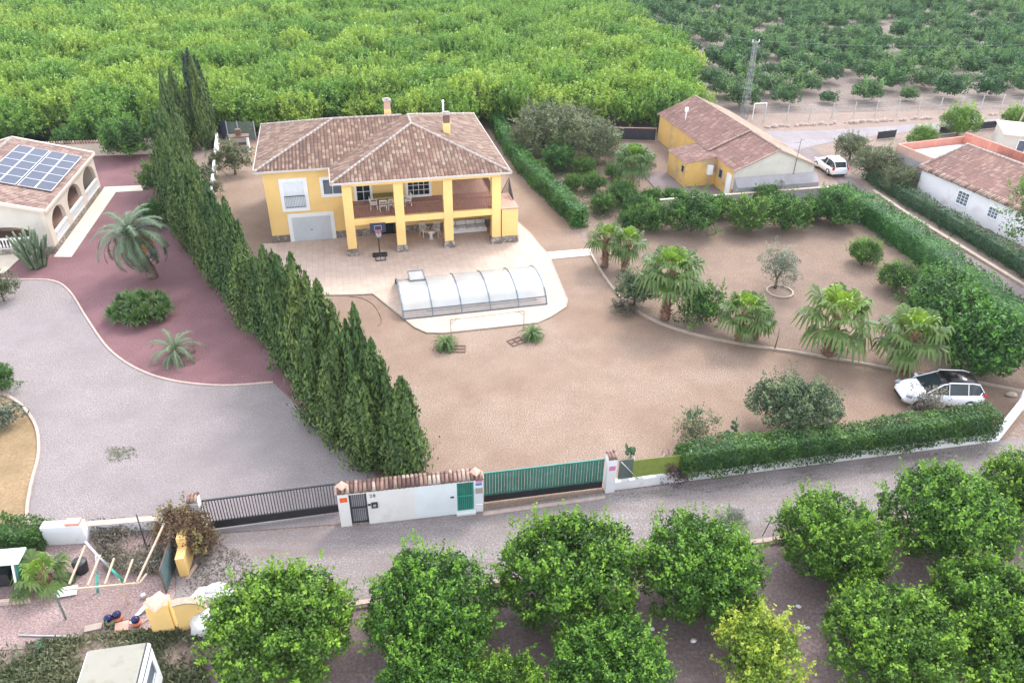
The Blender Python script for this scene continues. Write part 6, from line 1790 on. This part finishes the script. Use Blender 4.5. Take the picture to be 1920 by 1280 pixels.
for sgm in range(nseg):
    x0 = EL * sgm / nseg; x1 = EL * (sgm + 1) / nseg; lift = 0.0 + 0.035 * sgm; scl = 1 + 0.02 * sgm
    sh = MB(); n_ = 26; vs = []
    for i in range(n_ + 1):
        t = 0.111 + (1 - 0.111) * i / n_; y, z = prof(t); vs += [(x0 + 0.02, y, z * (1 + 0.01 * sgm)), (x1 - 0.02, y, z * (1 + 0.01 * sgm))]
    sh.add(vs, [(2 * i, 2 * i + 1, 2 * i + 3, 2 * i + 2) for i in range(n_)], True)
    so = sh.build("vault_panel", m_poly, en)
    sp = MB(); y0, z0 = prof(0); y1, z1 = prof(0.111)
    sp.poly([(x0 + 0.02, y0, z0 + 0.03), (x1 - 0.02, y0, z0 + 0.03), (x1 - 0.02, y1, z1), (x0 + 0.02, y1, z1)]); sp.build("side_panel", mpc2, en)
for sgm in range(nseg + 1):
    x = EL * sgm / nseg; rb = MB(); pts = []
    for i in range(37): y, z = prof(i / 36); pts.append((x, y, z * (1 + 0.01 * min(sgm, 4)) + 0.01))
    for q0, q1 in zip(pts[:-1], pts[1:]): rb.bar(q0, q1, 0.055 if 0 < sgm < 5 else 0.09, 0.07)
    rb.build("rib", m_rail, en)
rb = MB(); y1, z1 = prof(0.111)
rb.bar((0, 0, 0.03), (EL, 0, 0.03), 0.08); rb.bar((0, y1, z1), (EL, y1, z1), 0.055); rb.bar((0, EW, 0.03), (EL, EW, 0.03), 0.08)
y2, z2 = prof(0.62); rb.bar((0, y2, z2 + 0.01), (EL / 5, y2, z2 + 0.01), 0.04)
rb.build("rail", m_rail, en)
hx = MB(); hz = 1.5
hx.box(0.85, 1.9, 3.1, 4.5, 0.9, 1.17); hxo = hx.build("hatch_panel", m_poly, en)
hx = MB()
for q0, q1 in (((0.85, 3.3), (1.9, 3.3)), ((1.9, 3.3), (1.9, 4.6)), ((1.9, 4.6), (0.85, 4.6)), ((0.85, 4.6), (0.85, 3.3))): hx.bar((q0[0], q0[1] - (0.1 if q0[1] > 4.5 else 0.2), 1.18), (q1[0], q1[1] - (0.1 if q1[1] > 4.5 else 0.2), 1.18), 0.06)
hx.build("hatch_frame", m_rail, hxo)
def end_wall(x, nm):
    e_ = MB(); pts = [(x, *prof(i / 20)) for i in range(21)]; e_.poly(pts); return e_.build(nm, mpc2, en)
end_wall(0.03, "end_panel"); end_wall(EL - 0.03, "end_panel")
poolo = thing("swimming_pool", "rectangular pool with pale blue water under the enclosure", "pool", PF.w(0, 0, PT), PF.a)
pw = MB(); pw.box(1.9, 8.9, 1.0, 4.2, 0.002, 0.015); m_water = M_glass("pool_water", (0.15, 0.19, 0.21), 0.2); pw.build("water", m_water, poolo)
pw = MB()
for q in ((1.6, 9.2, 0.7, 1.0), (1.6, 9.2, 4.2, 4.5), (1.6, 1.9, 1.0, 4.2), (8.9, 9.2, 1.0, 4.2)): pw.box(q[0], q[1], q[2], q[3], 0.0, 0.05)
pw.build("coping", m_kerb, poolo)

# ------------------------------------------------------------------ basketball hoop
bh = thing("basketball_hoop", "portable basketball hoop with dark backboard in front of the pillars", "basketball hoop", (*G(713, 483)[:2], PT), VF.a)
b_ = MB(); b_.cbox((0, 0.15, 0.1), (1.1, 0.45, 0.2)); b_.build("base", m_black, bh, 0.04)
b_ = MB(); b_.bar((-0.35, -0.1, 0.05), (-0.35, -0.75, 0.05), 0.05); b_.bar((0.35, -0.1, 0.05), (0.35, -0.75, 0.05), 0.05); b_.bar((-0.35, -0.75, 0.05), (0.35, -0.75, 0.05), 0.05); b_.bar((0, -0.7, 0.05), (0, 0.1, 1.0), 0.04); b_.build("wheel_frame", m_black, bh)
b_ = MB(); b_.tube([(0, 0.1, 0.15), (0, 0.1, 2.2)], 0.05, 8); b_.bar((0, 0.1, 2.2), (0, -0.3, 2.45), 0.05); b_.bar((0, 0.1, 1.9), (0, -0.3, 2.3), 0.04); b_.build("pole", m_black, bh)
b_ = MB(); b_.cbox((0, -0.33, 2.5), (1.15, 0.05, 0.75)); bo = b_.build("backboard", m_darkblue, bh)
b_ = MB()
for q in ((-0.25, 0.25, 2.32), (-0.25, 0.25, 2.68)): b_.bar((q[0], -0.36, q[2]), (q[1], -0.36, q[2]), 0.03)
for q in (-0.25, 0.25): b_.bar((q, -0.36, 2.32), (q, -0.36, 2.68), 0.03)
b_.build("target_square", m_galv, bo)
b_ = MB(); rim = [(0.23 * math.cos(a * math.pi / 8), -0.62 + 0.23 * math.sin(a * math.pi / 8), 2.3) for a in range(17)]; b_.tube(rim, 0.02, 5); b_.build("rim", m_red, bh)
b_ = MB()
for a in range(12):
    q = a * math.pi / 6; q2 = q + 0.5
    b_.bar((0.22 * math.cos(q), -0.62 + 0.22 * math.sin(q), 2.3), (0.12 * math.cos(q2), -0.62 + 0.12 * math.sin(q2), 1.9), 0.02)
b_.build("net", m_bag, bh)

# ------------------------------------------------------------------ furniture on the terrace and below it
def chair_parts(t, mat, w=0.52):
    s_ = MB(); s_.box(-w / 2, w / 2, -0.25, 0.25, 0.4, 0.45); s_.build("seat", mat, t)
    s_ = MB()
    for i in range(6): x = -w / 2 + 0.03 + i * (w - 0.06) / 5; s_.bar((x, 0.24, 0.45), (x, 0.32, 0.88), 0.03)
    s_.bar((-w / 2, 0.32, 0.9), (w / 2, 0.32, 0.9), 0.05); s_.build("backrest", mat, t)
    for x in (-w / 2 + 0.03, w / 2 - 0.03):
        for y in (-0.22, 0.22):
            s_ = MB(); s_.bar((x, y, 0.4), (x * 1.12, y * 1.15, 0), 0.045); s_.build("leg", mat, t)
        s_ = MB(); s_.bar((x, -0.24, 0.65), (x, 0.28, 0.66), 0.05, 0.03); s_.bar((x, -0.22, 0.45), (x, -0.22, 0.65), 0.035); s_.build("armrest", mat, t)
ch0 = thing("garden_chair", None, "chair"); chair_parts(ch0, m_wicker)
for lx, ly, rz, lab in ((7.9, -1.9, 1.5, "white garden chair sideways at the left end of the terrace group"), (8.55, -2.3, math.pi, "white garden chair with its back to the railing, left of two"), (9.15, -2.2, math.pi + 0.2, "white garden chair with its back to the railing, right of two"), (10.45, -1.6, -1.4, "white garden chair half hidden behind the second pillar")):
    place(ch0, VF.w(lx, ly, 3.03), VF.a + rz + math.pi * (0 if abs(rz) > 2 else 0), 1.0, lab)
tb = thing("terrace_table", "dark olive covered table behind the white terrace chairs", "table", VF.w(8.9, -1.1, 3.03), VF.a)
s_ = MB(); s_.box(-1.0, 1.0, -0.45, 0.45, 0.7, 0.75); s_.build("table_top", m_olive, tb)
for x in (-0.9, 0.9):
    for y in (-0.38, 0.38): s_ = MB(); s_.bar((x, y, 0), (x, y, 0.7), 0.06); s_.build("leg", m_brown, tb)
for k_, (lx, ly, rz, lab) in enumerate(((11.7, -1.0, 0.4, "white wicker chair by the lower wall, left"), (12.6, -1.1, -0.4, "white wicker chair by the lower wall, right"))):
    place(ch0, VF.w(lx, ly, PT), VF.a + rz, 1.1, lab)
tb = thing("wicker_table", "small white wicker table between the two lower chairs", "table", VF.w(12.15, -1.7, PT), VF.a)
s_ = MB(); s_.lathe((0, 0, 0), [(0.35, 0.62), (0.38, 0.66), (0.0, 0.67)], 14); s_.build("table_top", m_wicker, tb)
s_ = MB(); s_.lathe((0, 0, 0), [(0.22, 0.0), (0.1, 0.3), (0.2, 0.61)], 10); s_.build("pedestal", m_wicker, tb)
sf = thing("garden_sofa", "long white cushioned sofa under the terrace at the right", "sofa", VF.w(15.1, -0.75, PT), VF.a)
s_ = MB(); s_.box(-1.65, 1.65, -0.4, 0.45, 0.05, 0.32); s_.build("base", m_wicker, sf)
for i in range(4):
    x = -1.6 + i * 0.8; s_ = MB(); s_.box(x + 0.02, x + 0.78, -0.42, 0.25, 0.33, 0.47); s_.build("seat_cushion", m_bag, sf, 0.04)
    s_ = MB(); s_.box(x + 0.02, x + 0.78, 0.22, 0.44, 0.48, 0.85); s_.build("back_cushion", m_bag, sf, 0.04)

# ------------------------------------------------------------------ goal and ground grids
gl_ = thing("football_goal", "small rusty white goal frame between the two cycads", "goal", (*G(846, 640)[:2], 0), 0)
p0 = Vector(G(846, 632)); p1 = Vector(G(982, 615)); d_ = p1 - p0; gl_.location = p0; gl_.rotation_euler[2] = math.atan2(d_.y, d_.x); Lg = d_.length
s_ = MB(); s_.bar((0, 0, 0), (0, 0, 1.25), 0.045); s_.build("goal_post", m_wood, gl_)
s_ = MB(); s_.bar((Lg, 0, 0), (Lg, 0, 1.25), 0.045); s_.build("goal_post", m_wood, gl_)
s_ = MB(); s_.bar((0, 0, 1.27), (Lg, 0, 1.27), 0.03); s_.bar((0, 0, 0.95), (0.35, 0, 1.25), 0.03); s_.bar((Lg, 0, 0.95), (Lg - 0.35, 0, 1.25), 0.03); s_.bar((0, 0, 1.29), (0.6, 0, 1.29), 0.045); s_.bar((Lg, 0, 1.29), (Lg - 0.6, 0, 1.29), 0.045); s_.build("crossbar", m_wood, gl_)
for (u, v, rz, lab) in ((859, 655, 0.0, "rusty steel grid lying on the gravel by the left cycad"), (968, 641, 0.6, "rusty steel grid lying askew on the gravel by the right cycad")):
    s_ = MB()
    for i in range(3): s_.bar((-0.45, -0.35 + i * 0.35, 0.06), (0.45, -0.35 + i * 0.35, 0.06), 0.045)
    for i in range(3): s_.bar((-0.45 + i * 0.45, -0.35, 0.061), (-0.45 + i * 0.45, 0.35, 0.061), 0.045)
    o = s_.build("steel_grid", m_brown); x, y, _ = G(u, v); o.location = (x, y, 0); o.rotation_euler[2] = rz; tag(o, lab, "grid")
ho = MB(); ho.tube([(*G(u, v)[:2], 0.02) for u, v in smooth_path([(655, 556), (680, 560), (700, 572), (712, 590), (715, 605), (708, 612)], 5)], 0.025, 5); tag(ho.build("garden_hose", m_brown), "thin brown hose curving over the gravel near the patio", "hose")

# ------------------------------------------------------------------ pylon and cables
x, y, _ = G(1393, 222); pl = thing("lattice_pylon", "slender galvanised lattice pylon in front of the far orchard", "pylon", (x, y, 0), 0.3)
hp = 8.5
s_ = MB()
for i in range(4):
    a = math.pi / 4 + i * math.pi / 2; s_.bar((0.5 * math.cos(a), 0.5 * math.sin(a), 0), (0.22 * math.cos(a), 0.22 * math.sin(a), hp), 0.04)
s_.build("corner_legs", m_pylon, pl)
s_ = MB(); n = 17
for k in range(n):
    z0 = hp * k / n; z1 = hp * (k + 1) / n; r0 = 0.5 - 0.28 * k / n; r1 = 0.5 - 0.28 * (k + 1) / n
    for i in range(4):
        a = math.pi / 4 + i * math.pi / 2; b = a + math.pi / 2
        if (i + k) % 2: s_.bar((r0 * math.cos(a), r0 * math.sin(a), z0), (r1 * math.cos(b), r1 * math.sin(b), z1), 0.02)
        else: s_.bar((r0 * math.cos(b), r0 * math.sin(b), z0), (r1 * math.cos(a), r1 * math.sin(a), z1), 0.02)
        s_.bar((r0 * math.cos(a), r0 * math.sin(a), z0), (r0 * math.cos(b), r0 * math.sin(b), z0), 0.022)
s_.build("lattice_bracing", m_pylon, pl)
s_ = MB(); s_.bar((-0.5, 0, hp), (0.5, 0, hp), 0.1); s_.build("crossarm", m_pylon, pl)
for q in (-0.4, 0.4): s_ = MB(); s_.lathe((q, 0, hp), [(0.05, 0.05), (0.07, 0.15), (0.04, 0.22), (0.06, 0.3)], 8); s_.build("insulator", m_bag, pl)
top = Vector((x, y, hp + 0.2))
def cable(a, b, sag, nm, lab, r=0.010):
    pts = []
    for i in range(33):
        t = i / 32; p = Vector(a).lerp(Vector(b), t); p.z -= sag * 4 * t * (1 - t); pts.append(p)
    m = MB(); m.tube(pts, r, 4); return tag(m.build(nm, m_pylon), lab, "cable")
cable(top, (-8, 215, 12), 4, "power_cable", "overhead cable running from the pylon to the upper left over the orchard")
cable(top, (110, 118, 8), 2, "power_cable", "overhead cable running from the pylon to the right over the pale track")
cable(top, OF.w(5.75, -0.1, 5.1), 0.6, "power_cable", "overhead cable coming down from the pylon to the farmhouse roof", 0.008)
x, y, _ = G(1893, 262); wp = MB(); wp.tube([(0, 0, 0), (1.6, 0.6, 6.0)], [0.12, 0.08], 7); o = wp.build("leaning_pole", m_wood); o.location = (x, y, 0); tag(o, "leaning wooden pole beside the pale outhouse", "pole")

# ------------------------------------------------------------------ camper in the lower left corner
cv = thing("camper_van", "old white camper van with a dirty cream roof in the lower left corner", "camper van", (-12.95, 14.3, 0), math.radians(11))
W_, L_, H_ = 2.1, 5.4, 2.55
s_ = MB(); s_.box(-W_ / 2, W_ / 2, -L_ / 2, L_ / 2, 0.45, H_ - 0.06); s_.build("body", m_whiteclean, cv, 0.12)
s_ = MB(); s_.box(-W_ / 2 + 0.1, W_ / 2 - 0.12, -L_ / 2 + 0.1, L_ / 2 - 0.1, H_ - 0.06, H_ + 0.03); s_.build("roof", m_vanroof, cv, 0.07)
s_ = MB(); s_.bar((W_ / 2 - 0.1, -L_ / 2 + 0.1, H_), (W_ / 2 - 0.1, L_ / 2 - 0.1, H_), 0.04); s_.bar((W_ / 2 - 0.02, -L_ / 2 + 0.1, H_ - 0.2), (W_ / 2 - 0.02, L_ / 2 - 0.1, H_ - 0.2), 0.06); s_.build("rain_gutter", m_iron, cv)
for a, b in ((0.2, 2.2), (-2.2, -0.1)):
    s_ = MB(); s_.box(W_ / 2 - 0.01, W_ / 2 + 0.02, a, b, 1.45, 2.1); wo_ = s_.build("side_window", m_glassb, cv)
    s_ = MB()
    for q0, q1 in (((a, 1.45), (b, 1.45)), ((b, 1.45), (b, 2.1)), ((b, 2.1), (a, 2.1)), ((a, 2.1), (a, 1.45))): s_.bar((W_ / 2 + 0.02, q0[0], q0[1]), (W_ / 2 + 0.02, q1[0], q1[1]), 0.05)
    s_.build("window_frame", m_alu, wo_)
for x_ in (-1, 1):
    for y_ in (-1.7, 1.7):
        s_ = MB(); s_.tube([(x_ * (W_ / 2 - 0.22), y_, 0.35), (x_ * (W_ / 2 + 0.0), y_, 0.35)], 0.35, 14); s_.build("wheel", m_tyre, cv)
s_ = MB(); s_.box(-0.3, 0.25, -0.4, 0.3, H_ + 0.03, H_ + 0.12); s_.build("roof_vent", m_vanroof, cv, 0.03)

# ------------------------------------------------------------------ clutter of the lower left plot
sh = thing("garden_shed", "green shed with white roof cut by the left edge", "shed", (*G(-110, 1128)[:2], 0), math.radians(8))
s_ = MB(); s_.box(0, 3.0, 1.1, 1.16, 0, 1.35); s_.add([(3.0, 0.0, 0), (3.0, 1.16, 0), (3.0, 1.16, 1.35), (3.0, 0.45, 1.35), (3.06, 0.0, 0), (3.06, 1.16, 0), (3.06, 1.16, 1.35), (3.06, 0.45, 1.35)], [(0, 3, 2, 1), (4, 5, 6, 7), (0, 4, 7, 3), (3, 7, 6, 2)]); s_.build("wall", m_green, sh)
s_ = MB(); s_.box(-0.2, 3.2, 0.35, 1.2, 1.36, 1.44); s_.build("roof", m_whiteclean, sh)
s_ = MB(); s_.bar((2.95, -0.05, 0.05), (2.95, 0.42, 1.36), 0.08); s_.bar((0.1, -0.05, 0.05), (0.1, 0.42, 1.36), 0.08); s_.build("frame", m_whiteclean, sh)
s_ = MB(); s_.box(0.4, 2.5, 0.5, 0.9, 0.0, 0.7); s_.build("shelf_clutter", m_black, sh)
s_ = MB(); s_.box(-0.1, 3.6, -0.5, -0.35, 0, 0.22); s_.build("low_curb", m_kerbp, sh)
# white end walls
q, n_ = seg_thing("garden_wall", "low white wall with terracotta block at the foot of the grey driveway", "wall", G(88, 1022), G(165, 1018))
s_ = MB(); s_.box(0, n_, 0, 0.4, 0, 1.05); s_.build("wall_body", m_white, q)
s_ = MB(); s_.box(n_ * 0.6, n_ * 0.95, 0.02, 0.38, 1.05, 1.2); s_.build("terracotta_block", m_terracottap, q)
q, n_ = seg_thing("garden_wall", "long low white wall edging the grey driveway behind the timber frame", "wall", G(165, 1004), G(306, 992))
s_ = MB(); s_.box(0, n_, 0, 0.25, 0, 0.55); s_.build("wall_body", m_white, q)
s_ = MB(); s_.box(0, n_, -0.02, 0.3, 0.55, 0.6); s_.build("coping", m_kerbp, q)
# pergola-like timber frame, sloping from the wall down to posts
tfm = thing("timber_frame", "pale timber lean-to frame with slanting rafters over the pink gravel", "timber frame", (0, 0, 0))
A = G(121, 1105, 1.5); B = G(262, 1092, 1.5)
A_ = Vector(A); B_ = Vector(B); tfm.location = (A_.x, A_.y, 0)
off = Vector((A_.x, A_.y, 0)); a0 = A_ - off; b0 = B_ - off
s_ = MB(); s_.bar(a0, b0, 0.06); s_.bar(b0, Vector(G(275, 1075, 1.5)) - off, 0.06); s_.build("beam", m_woodpale, tfm)
rf = [((130, 1094), (160, 1022), 1.95), ((165, 1096), (188, 1040), 1.7), ((197, 1094), (214, 1046), 1.65), ((233, 1092), (249, 1048), 1.65), ((257, 1090), (306, 985), 2.0)]
for (u0, v0), (u1, v1), z1 in rf:
    s_ = MB(); s_.bar(Vector(G(u0, v0, 1.54)) - off, Vector(G(u1, v1, z1)) - off, 0.065); s_.build("rafter", m_woodpale, tfm)
p0 = Vector(G(124, 1160, 0)) - off
s_ = MB(); s_.bar(p0, (p0.x, p0.y, 1.5), 0.06); s_.build("post", m_greendark, tfm)
p0 = Vector(G(230, 1104, 0.9)) - off
s_ = MB(); s_.bar((p0.x, p0.y, 0), (p0.x, p0.y, 1.48), 0.05); s_.build("post", m_woodpale, tfm)
# swing legs
sw = thing("swing_frame", "green and white A-frame legs standing inside the timber frame", "swing frame", (*G(182, 1112)[:2], 0))
o_ = Vector(sw.location); tp = Vector(G(180, 1038, 1.7)) - o_
for (u, v) in ((183, 1110), (232, 1090)):
    f = Vector(G(u, v, 0)) - o_; mid = f.lerp(tp, 0.5)
    s_ = MB(); s_.tube([f, mid], 0.05, 8); lo_ = s_.build("leg", m_greenbright, sw)
    s_ = MB(); s_.tube([mid, tp], 0.045, 8); s_.build("leg_sleeve", m_galv, lo_)
f2 = Vector(G(160, 1015, 1.7)) - o_; s_ = MB(); s_.bar(tp, f2, 0.08); s_.build("top_bar", m_galv, sw)
ps = MB(); x, y, _ = G(276, 1030); ps.tube([(0, 0, 0), (-0.02, 0.1, 2.0)], 0.03, 6); o = ps.build("iron_post", m_iron); o.location = (x, y, 0); tag(o, "leaning dark iron post by the dried vine", "post")
# chain link / lattice panels
lt = thing("lattice_fence", "rusty diagonal lattice panel behind the timber frame", "fence", (*G(268, 1024)[:2], 0), 0.1)
s_ = MB()
for i in range(9): s_.bar((i * 0.13, 0, 0.05), (i * 0.13 + 0.5, 0, 0.95), 0.025)
s_.bar((0, 0, 0.95), (1.5, 0, 0.95), 0.035); s_.bar((0, 0, 0.05), (1.2, 0, 0.05), 0.035); s_.build("lattice", m_iron, lt)
pf = thing("picket_panel", "short white picket panel lying under the timber frame", "fence", (*G(262, 1066)[:2], 0), 0.15)
s_ = MB()
for i in range(8): s_.box(i * 0.12, i * 0.12 + 0.06, 0, 0.03, 0, 0.4)
s_.bar((0, 0.015, 0.1), (0.95, 0.015, 0.1), 0.03); s_.bar((0, 0.015, 0.32), (0.95, 0.015, 0.32), 0.03); s_.build("pickets", m_whiteclean, pf)
# net panel red and turquoise
npn = thing("scrap_panel", "dark blue green netting panel in a rusty frame beside the yellow wall end", "panel", (*G(312, 1112)[:2], 0), math.radians(97))
s_ = MB(); s_.cbox((0.95, 0, 0.65), (1.8, 0.05, 1.3)); s_.build("net_sheet", M_plain("blue_green_netting", (0.055, 0.12, 0.13), 0.8, 0.3, 5.0, dirt=((0.30, 0.10, 0.08), 4.0, 0.52, 0.7)), npn)
s_ = MB()
for q0, q1 in (((0, 0), (1.9, 0)), ((1.9, 0), (1.9, 1.3)), ((1.9, 1.3), (0, 1.3)), ((0, 1.3), (0, 0))): s_.bar((q0[0], 0, q0[1] + 0.03), (q1[0], 0, q1[1] + 0.03), 0.035)
s_.build("frame", m_brown, npn)
# yellow wall fragments
y1 = thing("yellow_wall", "yellow wall end with a stepped top under the brown dried vine", "wall", (*G(346, 1080)[:2], 0), math.radians(100))
s_ = MB(); s_.box(0, 0.7, -0.18, 0.18, 0, 1.05); s_.box(0.7, 1.8, -0.181, 0.179, 0, 1.5); s_.box(1.8, 2.6, -0.182, 0.178, 0, 1.5); s_.build("wall_body", m_yellow, y1)
y2 = thing("yellow_pillar", "thick yellow pillar with a pale pink cap beside the sacks", "pillar", (*G(312, 1178)[:2], 0), math.radians(12))
s_ = MB(); s_.box(-0.4, 0.4, -0.25, 0.25, 0, 1.6); s_.build("pillar_body", m_yellow, y2)
s_ = MB(); s_.lathe((0, 0, 0), [(0.52, 1.6), (0.42, 1.68), (0.15, 1.78)], 4, smooth=False); s_.build("cap", m_terracottap, y2)
y3 = thing("yellow_wing_wall", "yellow wing wall with a rounded sloping top right of the thick pillar", "wall", (*G(338, 1180)[:2], 0), math.radians(30))
s_ = MB(); pr_ = [(0, 0), (0, 1.5)] + [(1.15 * math.sin(a * math.pi / 16), 0.35 + 1.15 * math.cos(a * math.pi / 16)) for a in range(1, 8)] + [(1.15, 0)]
s_.extr([(-0.0, 0)], (0, 0), (0, 0)) if False else None
vs = [(p[0], -0.14, p[1]) for p in pr_] + [(p[0], 0.14, p[1]) for p in pr_]; k_ = len(pr_)
s_.add(vs, [tuple(range(k_ - 1, -1, -1)), tuple(range(k_, 2 * k_))] + [(i, (i + 1) % k_, k_ + (i + 1) % k_, k_ + i) for i in range(k_)]); s_.build("wall_body", m_yellow, y3)
s_ = MB(); [s_.cbox(((pr_[i][0] + pr_[i + 1][0]) / 2, 0, (pr_[i][1] + pr_[i + 1][1]) / 2 + 0.02), (0.26, 0.34, 0.05), ry=math.atan2(-(pr_[i + 1][1] - pr_[i][1]), pr_[i + 1][0] - pr_[i][0])) for i in range(1, 8)]; s_.build("coping", m_wood, y3)
# sacks and planks
for (u, v, sx, sy, rz, sd_, lab) in ((398, 1112, 0.85, 0.5, 0.3, 5, "crumpled white builder's sack beside the citrus tree, upper of two"), (388, 1162, 0.6, 0.6, 0.9, 8, "crumpled white builder's sack leaning on old planks, lower of two")):
    s_ = MB(); s_.blob((0, 0, 0.28), (sx, sy, 0.42), sd_, 0.16, 14, 9); s_.blob((0.15, 0.05, 0.5), (sx * 0.6, sy * 0.6, 0.3), sd_ + 1, 0.25, 12, 7); o = s_.build("builders_sack", m_bag); x, y, _ = G(u, v + 14); o.location = (x, y, 0); o.rotation_euler[2] = rz; tag(o, lab, "sack")
for (u, v, l_, rz, tx, lab) in ((368, 1175, 1.5, 1.75, 0.5, "grey weathered plank leaning against the yellow wing wall"), (362, 1195, 1.4, 1.6, 0.45, "second grey plank left of the leaning one"), (395, 1190, 0.9, 0.6, 0.05, "short brown plank on the ground under the lower sack"), (345, 1092, 0.9, 1.3, 0.2, "pale plank lying behind the wing wall"),
                               (243, 1168, 0.95, 1.15, 0.12, "white plank lying between the glass balls"), (262, 1172, 0.8, 0.9, 0.1, "thin grey stick beside the right glass ball")):
    s_ = MB(); s_.cbox((l_ / 2, 0, 0.03), (l_, 0.16 if "stick" not in lab else 0.05, 0.045), ry=-tx); o = s_.build("plank", m_wood if "white" not in lab else m_whiteclean); x, y, _ = G(u, v); o.location = (x, y, 0.02); o.rotation_euler[2] = rz; tag(o, lab, "plank")
for i, (u, v, lab) in enumerate(((207, 1170, "dark blue glass ball on a terracotta pot, leftmost of the three"), (223, 1163, "dark blue glass ball on a terracotta pot, middle of the three"), (258, 1172, "dark blue glass ball on a terracotta pot beside the white plank"))):
    x, y, _ = G(u, v); t = thing("garden_ball", lab, "garden ornament", (x, y, 0))
    s_ = MB(); s_.lathe((0, 0, 0), [(0.13, 0), (0.19, 0.2), (0.17, 0.24)], 14); s_.build("pot", m_terracotta, t)
    s_ = MB(); s_.blob((0, 0, 0.36), 0.165, 1, 0.0, 16, 10); s_.build("glass_ball", M_glass("dark_blue_glass", (0.012, 0.012, 0.06), 0.06) if i == 0 else bpy.data.materials["dark_blue_glass"], t)
s_ = MB(); s_.cbox((0, 0, 0.06), (0.5, 0.42, 0.05), rz=0.3, rx=0.15); o = s_.build("terracotta_slab", m_terracottap); x, y, _ = G(229, 1176); o.location = (x, y, 0); tag(o, "square pink terracotta slab between the glass balls", "slab")
s_ = MB(); s_.cbox((0, 0, 0.06), (0.62, 0.3, 0.1), rz=0.3); o = s_.build("stone_block", m_kerb); x, y, _ = G(176, 1178); o.location = (x, y, 0); tag(o, "pale stone block at the edge of the pink gravel", "block")
s_ = MB(); s_.cbox((0, 0, 0.14), (0.75, 0.42, 0.05), rz=0.25, rx=0.2); o = s_.build("white_board", m_whiteclean); x, y, _ = G(128, 1112); o.location = (x, y, 0); tag(o, "white board lying beside the green post", "board")
s_ = MB(); s_.tube([Vector(G(36, 1190, 0.05)), Vector(G(150, 1193, 0.05))], 0.035, 6); tag(s_.build("metal_pipe", m_galv), "long grey pipe lying on the pink gravel", "pipe")
s_ = MB(); s_.tube([Vector(G(175, 1198, 0.05)), Vector(G(285, 1140, 0.06))], 0.02, 6); tag(s_.build("metal_pipe", m_iron), "thin dark rod behind the glass balls", "pipe")
s_ = MB(); s_.lathe((0, 0, 0), [(0.09, 0.0), (0.11, 0.2), (0.05, 0.21)], 12); o = s_.build("small_bucket", m_galv); x, y, _ = G(270, 1120); o.location = (x, y, 0); tag(o, "small grey bucket at the foot of the yellow pillar", "bucket")
s_ = MB(); s_.lathe((0, 0, 0), [(0.25, 0.0), (0.3, 0.55), (0.28, 0.6)], 12); o = s_.build("black_bin", m_black); x, y, _ = G(155, 1070); o.location = (x, y, 0); tag(o, "black bin in the shadow behind the young fan palm", "bin")
for i, (u, v) in enumerate(((1497, 1138), (1514, 1178), (1300, 1202), (1172, 1284), (1222, 1180))):
    s_ = MB(); s_.blob((0, 0, 0.05), (0.12, 0.08, 0.06), i, 0.35, 7, 5); o = s_.build("white_scrap", m_bag); x, y, _ = G(u, v); o.location = (x, y, 0); tag(o, "small white scrap on the soil between the near citrus trees", "litter", "white scraps under the citrus trees")
s_ = MB(); x, y, _ = G(1895, 742); s_.blob((0, 0, 0.1), (0.35, 0.2, 0.16), 3, 0.2, 8, 6); o = s_.build("rock", m_kerb); o.location = (x, y, 0); tag(o, "pale rock on the kerb behind the white car", "rock")
for o in bpy.data.objects:
    if o.type == 'EMPTY' and not o.parent and "label" not in o: print("NOLABEL", o.name)

# ------------------------------------------------------------------ thin summer haze
hz = MB(); hz.box(-260, 260, -20, 265, -1.2, 29.0)
mh = bpy.data.materials.new("haze"); mh.use_nodes = True; nh = mh.node_tree; nh.nodes.clear()
pv = nh.nodes.new("ShaderNodeVolumePrincipled"); pv.inputs["Color"].default_value = (0.85, 0.92, 1.0, 1); pv.inputs["Density"].default_value = 0.00013
oh_ = nh.nodes.new("ShaderNodeOutputMaterial"); nh.links.new(pv.outputs[0], oh_.inputs["Volume"])
tag(hz.build("haze", mh), "thin pale haze over the whole place", None, None, "stuff")
scene.cycles.volume_bounces = 0
scene.cycles.volume_step_rate = 4
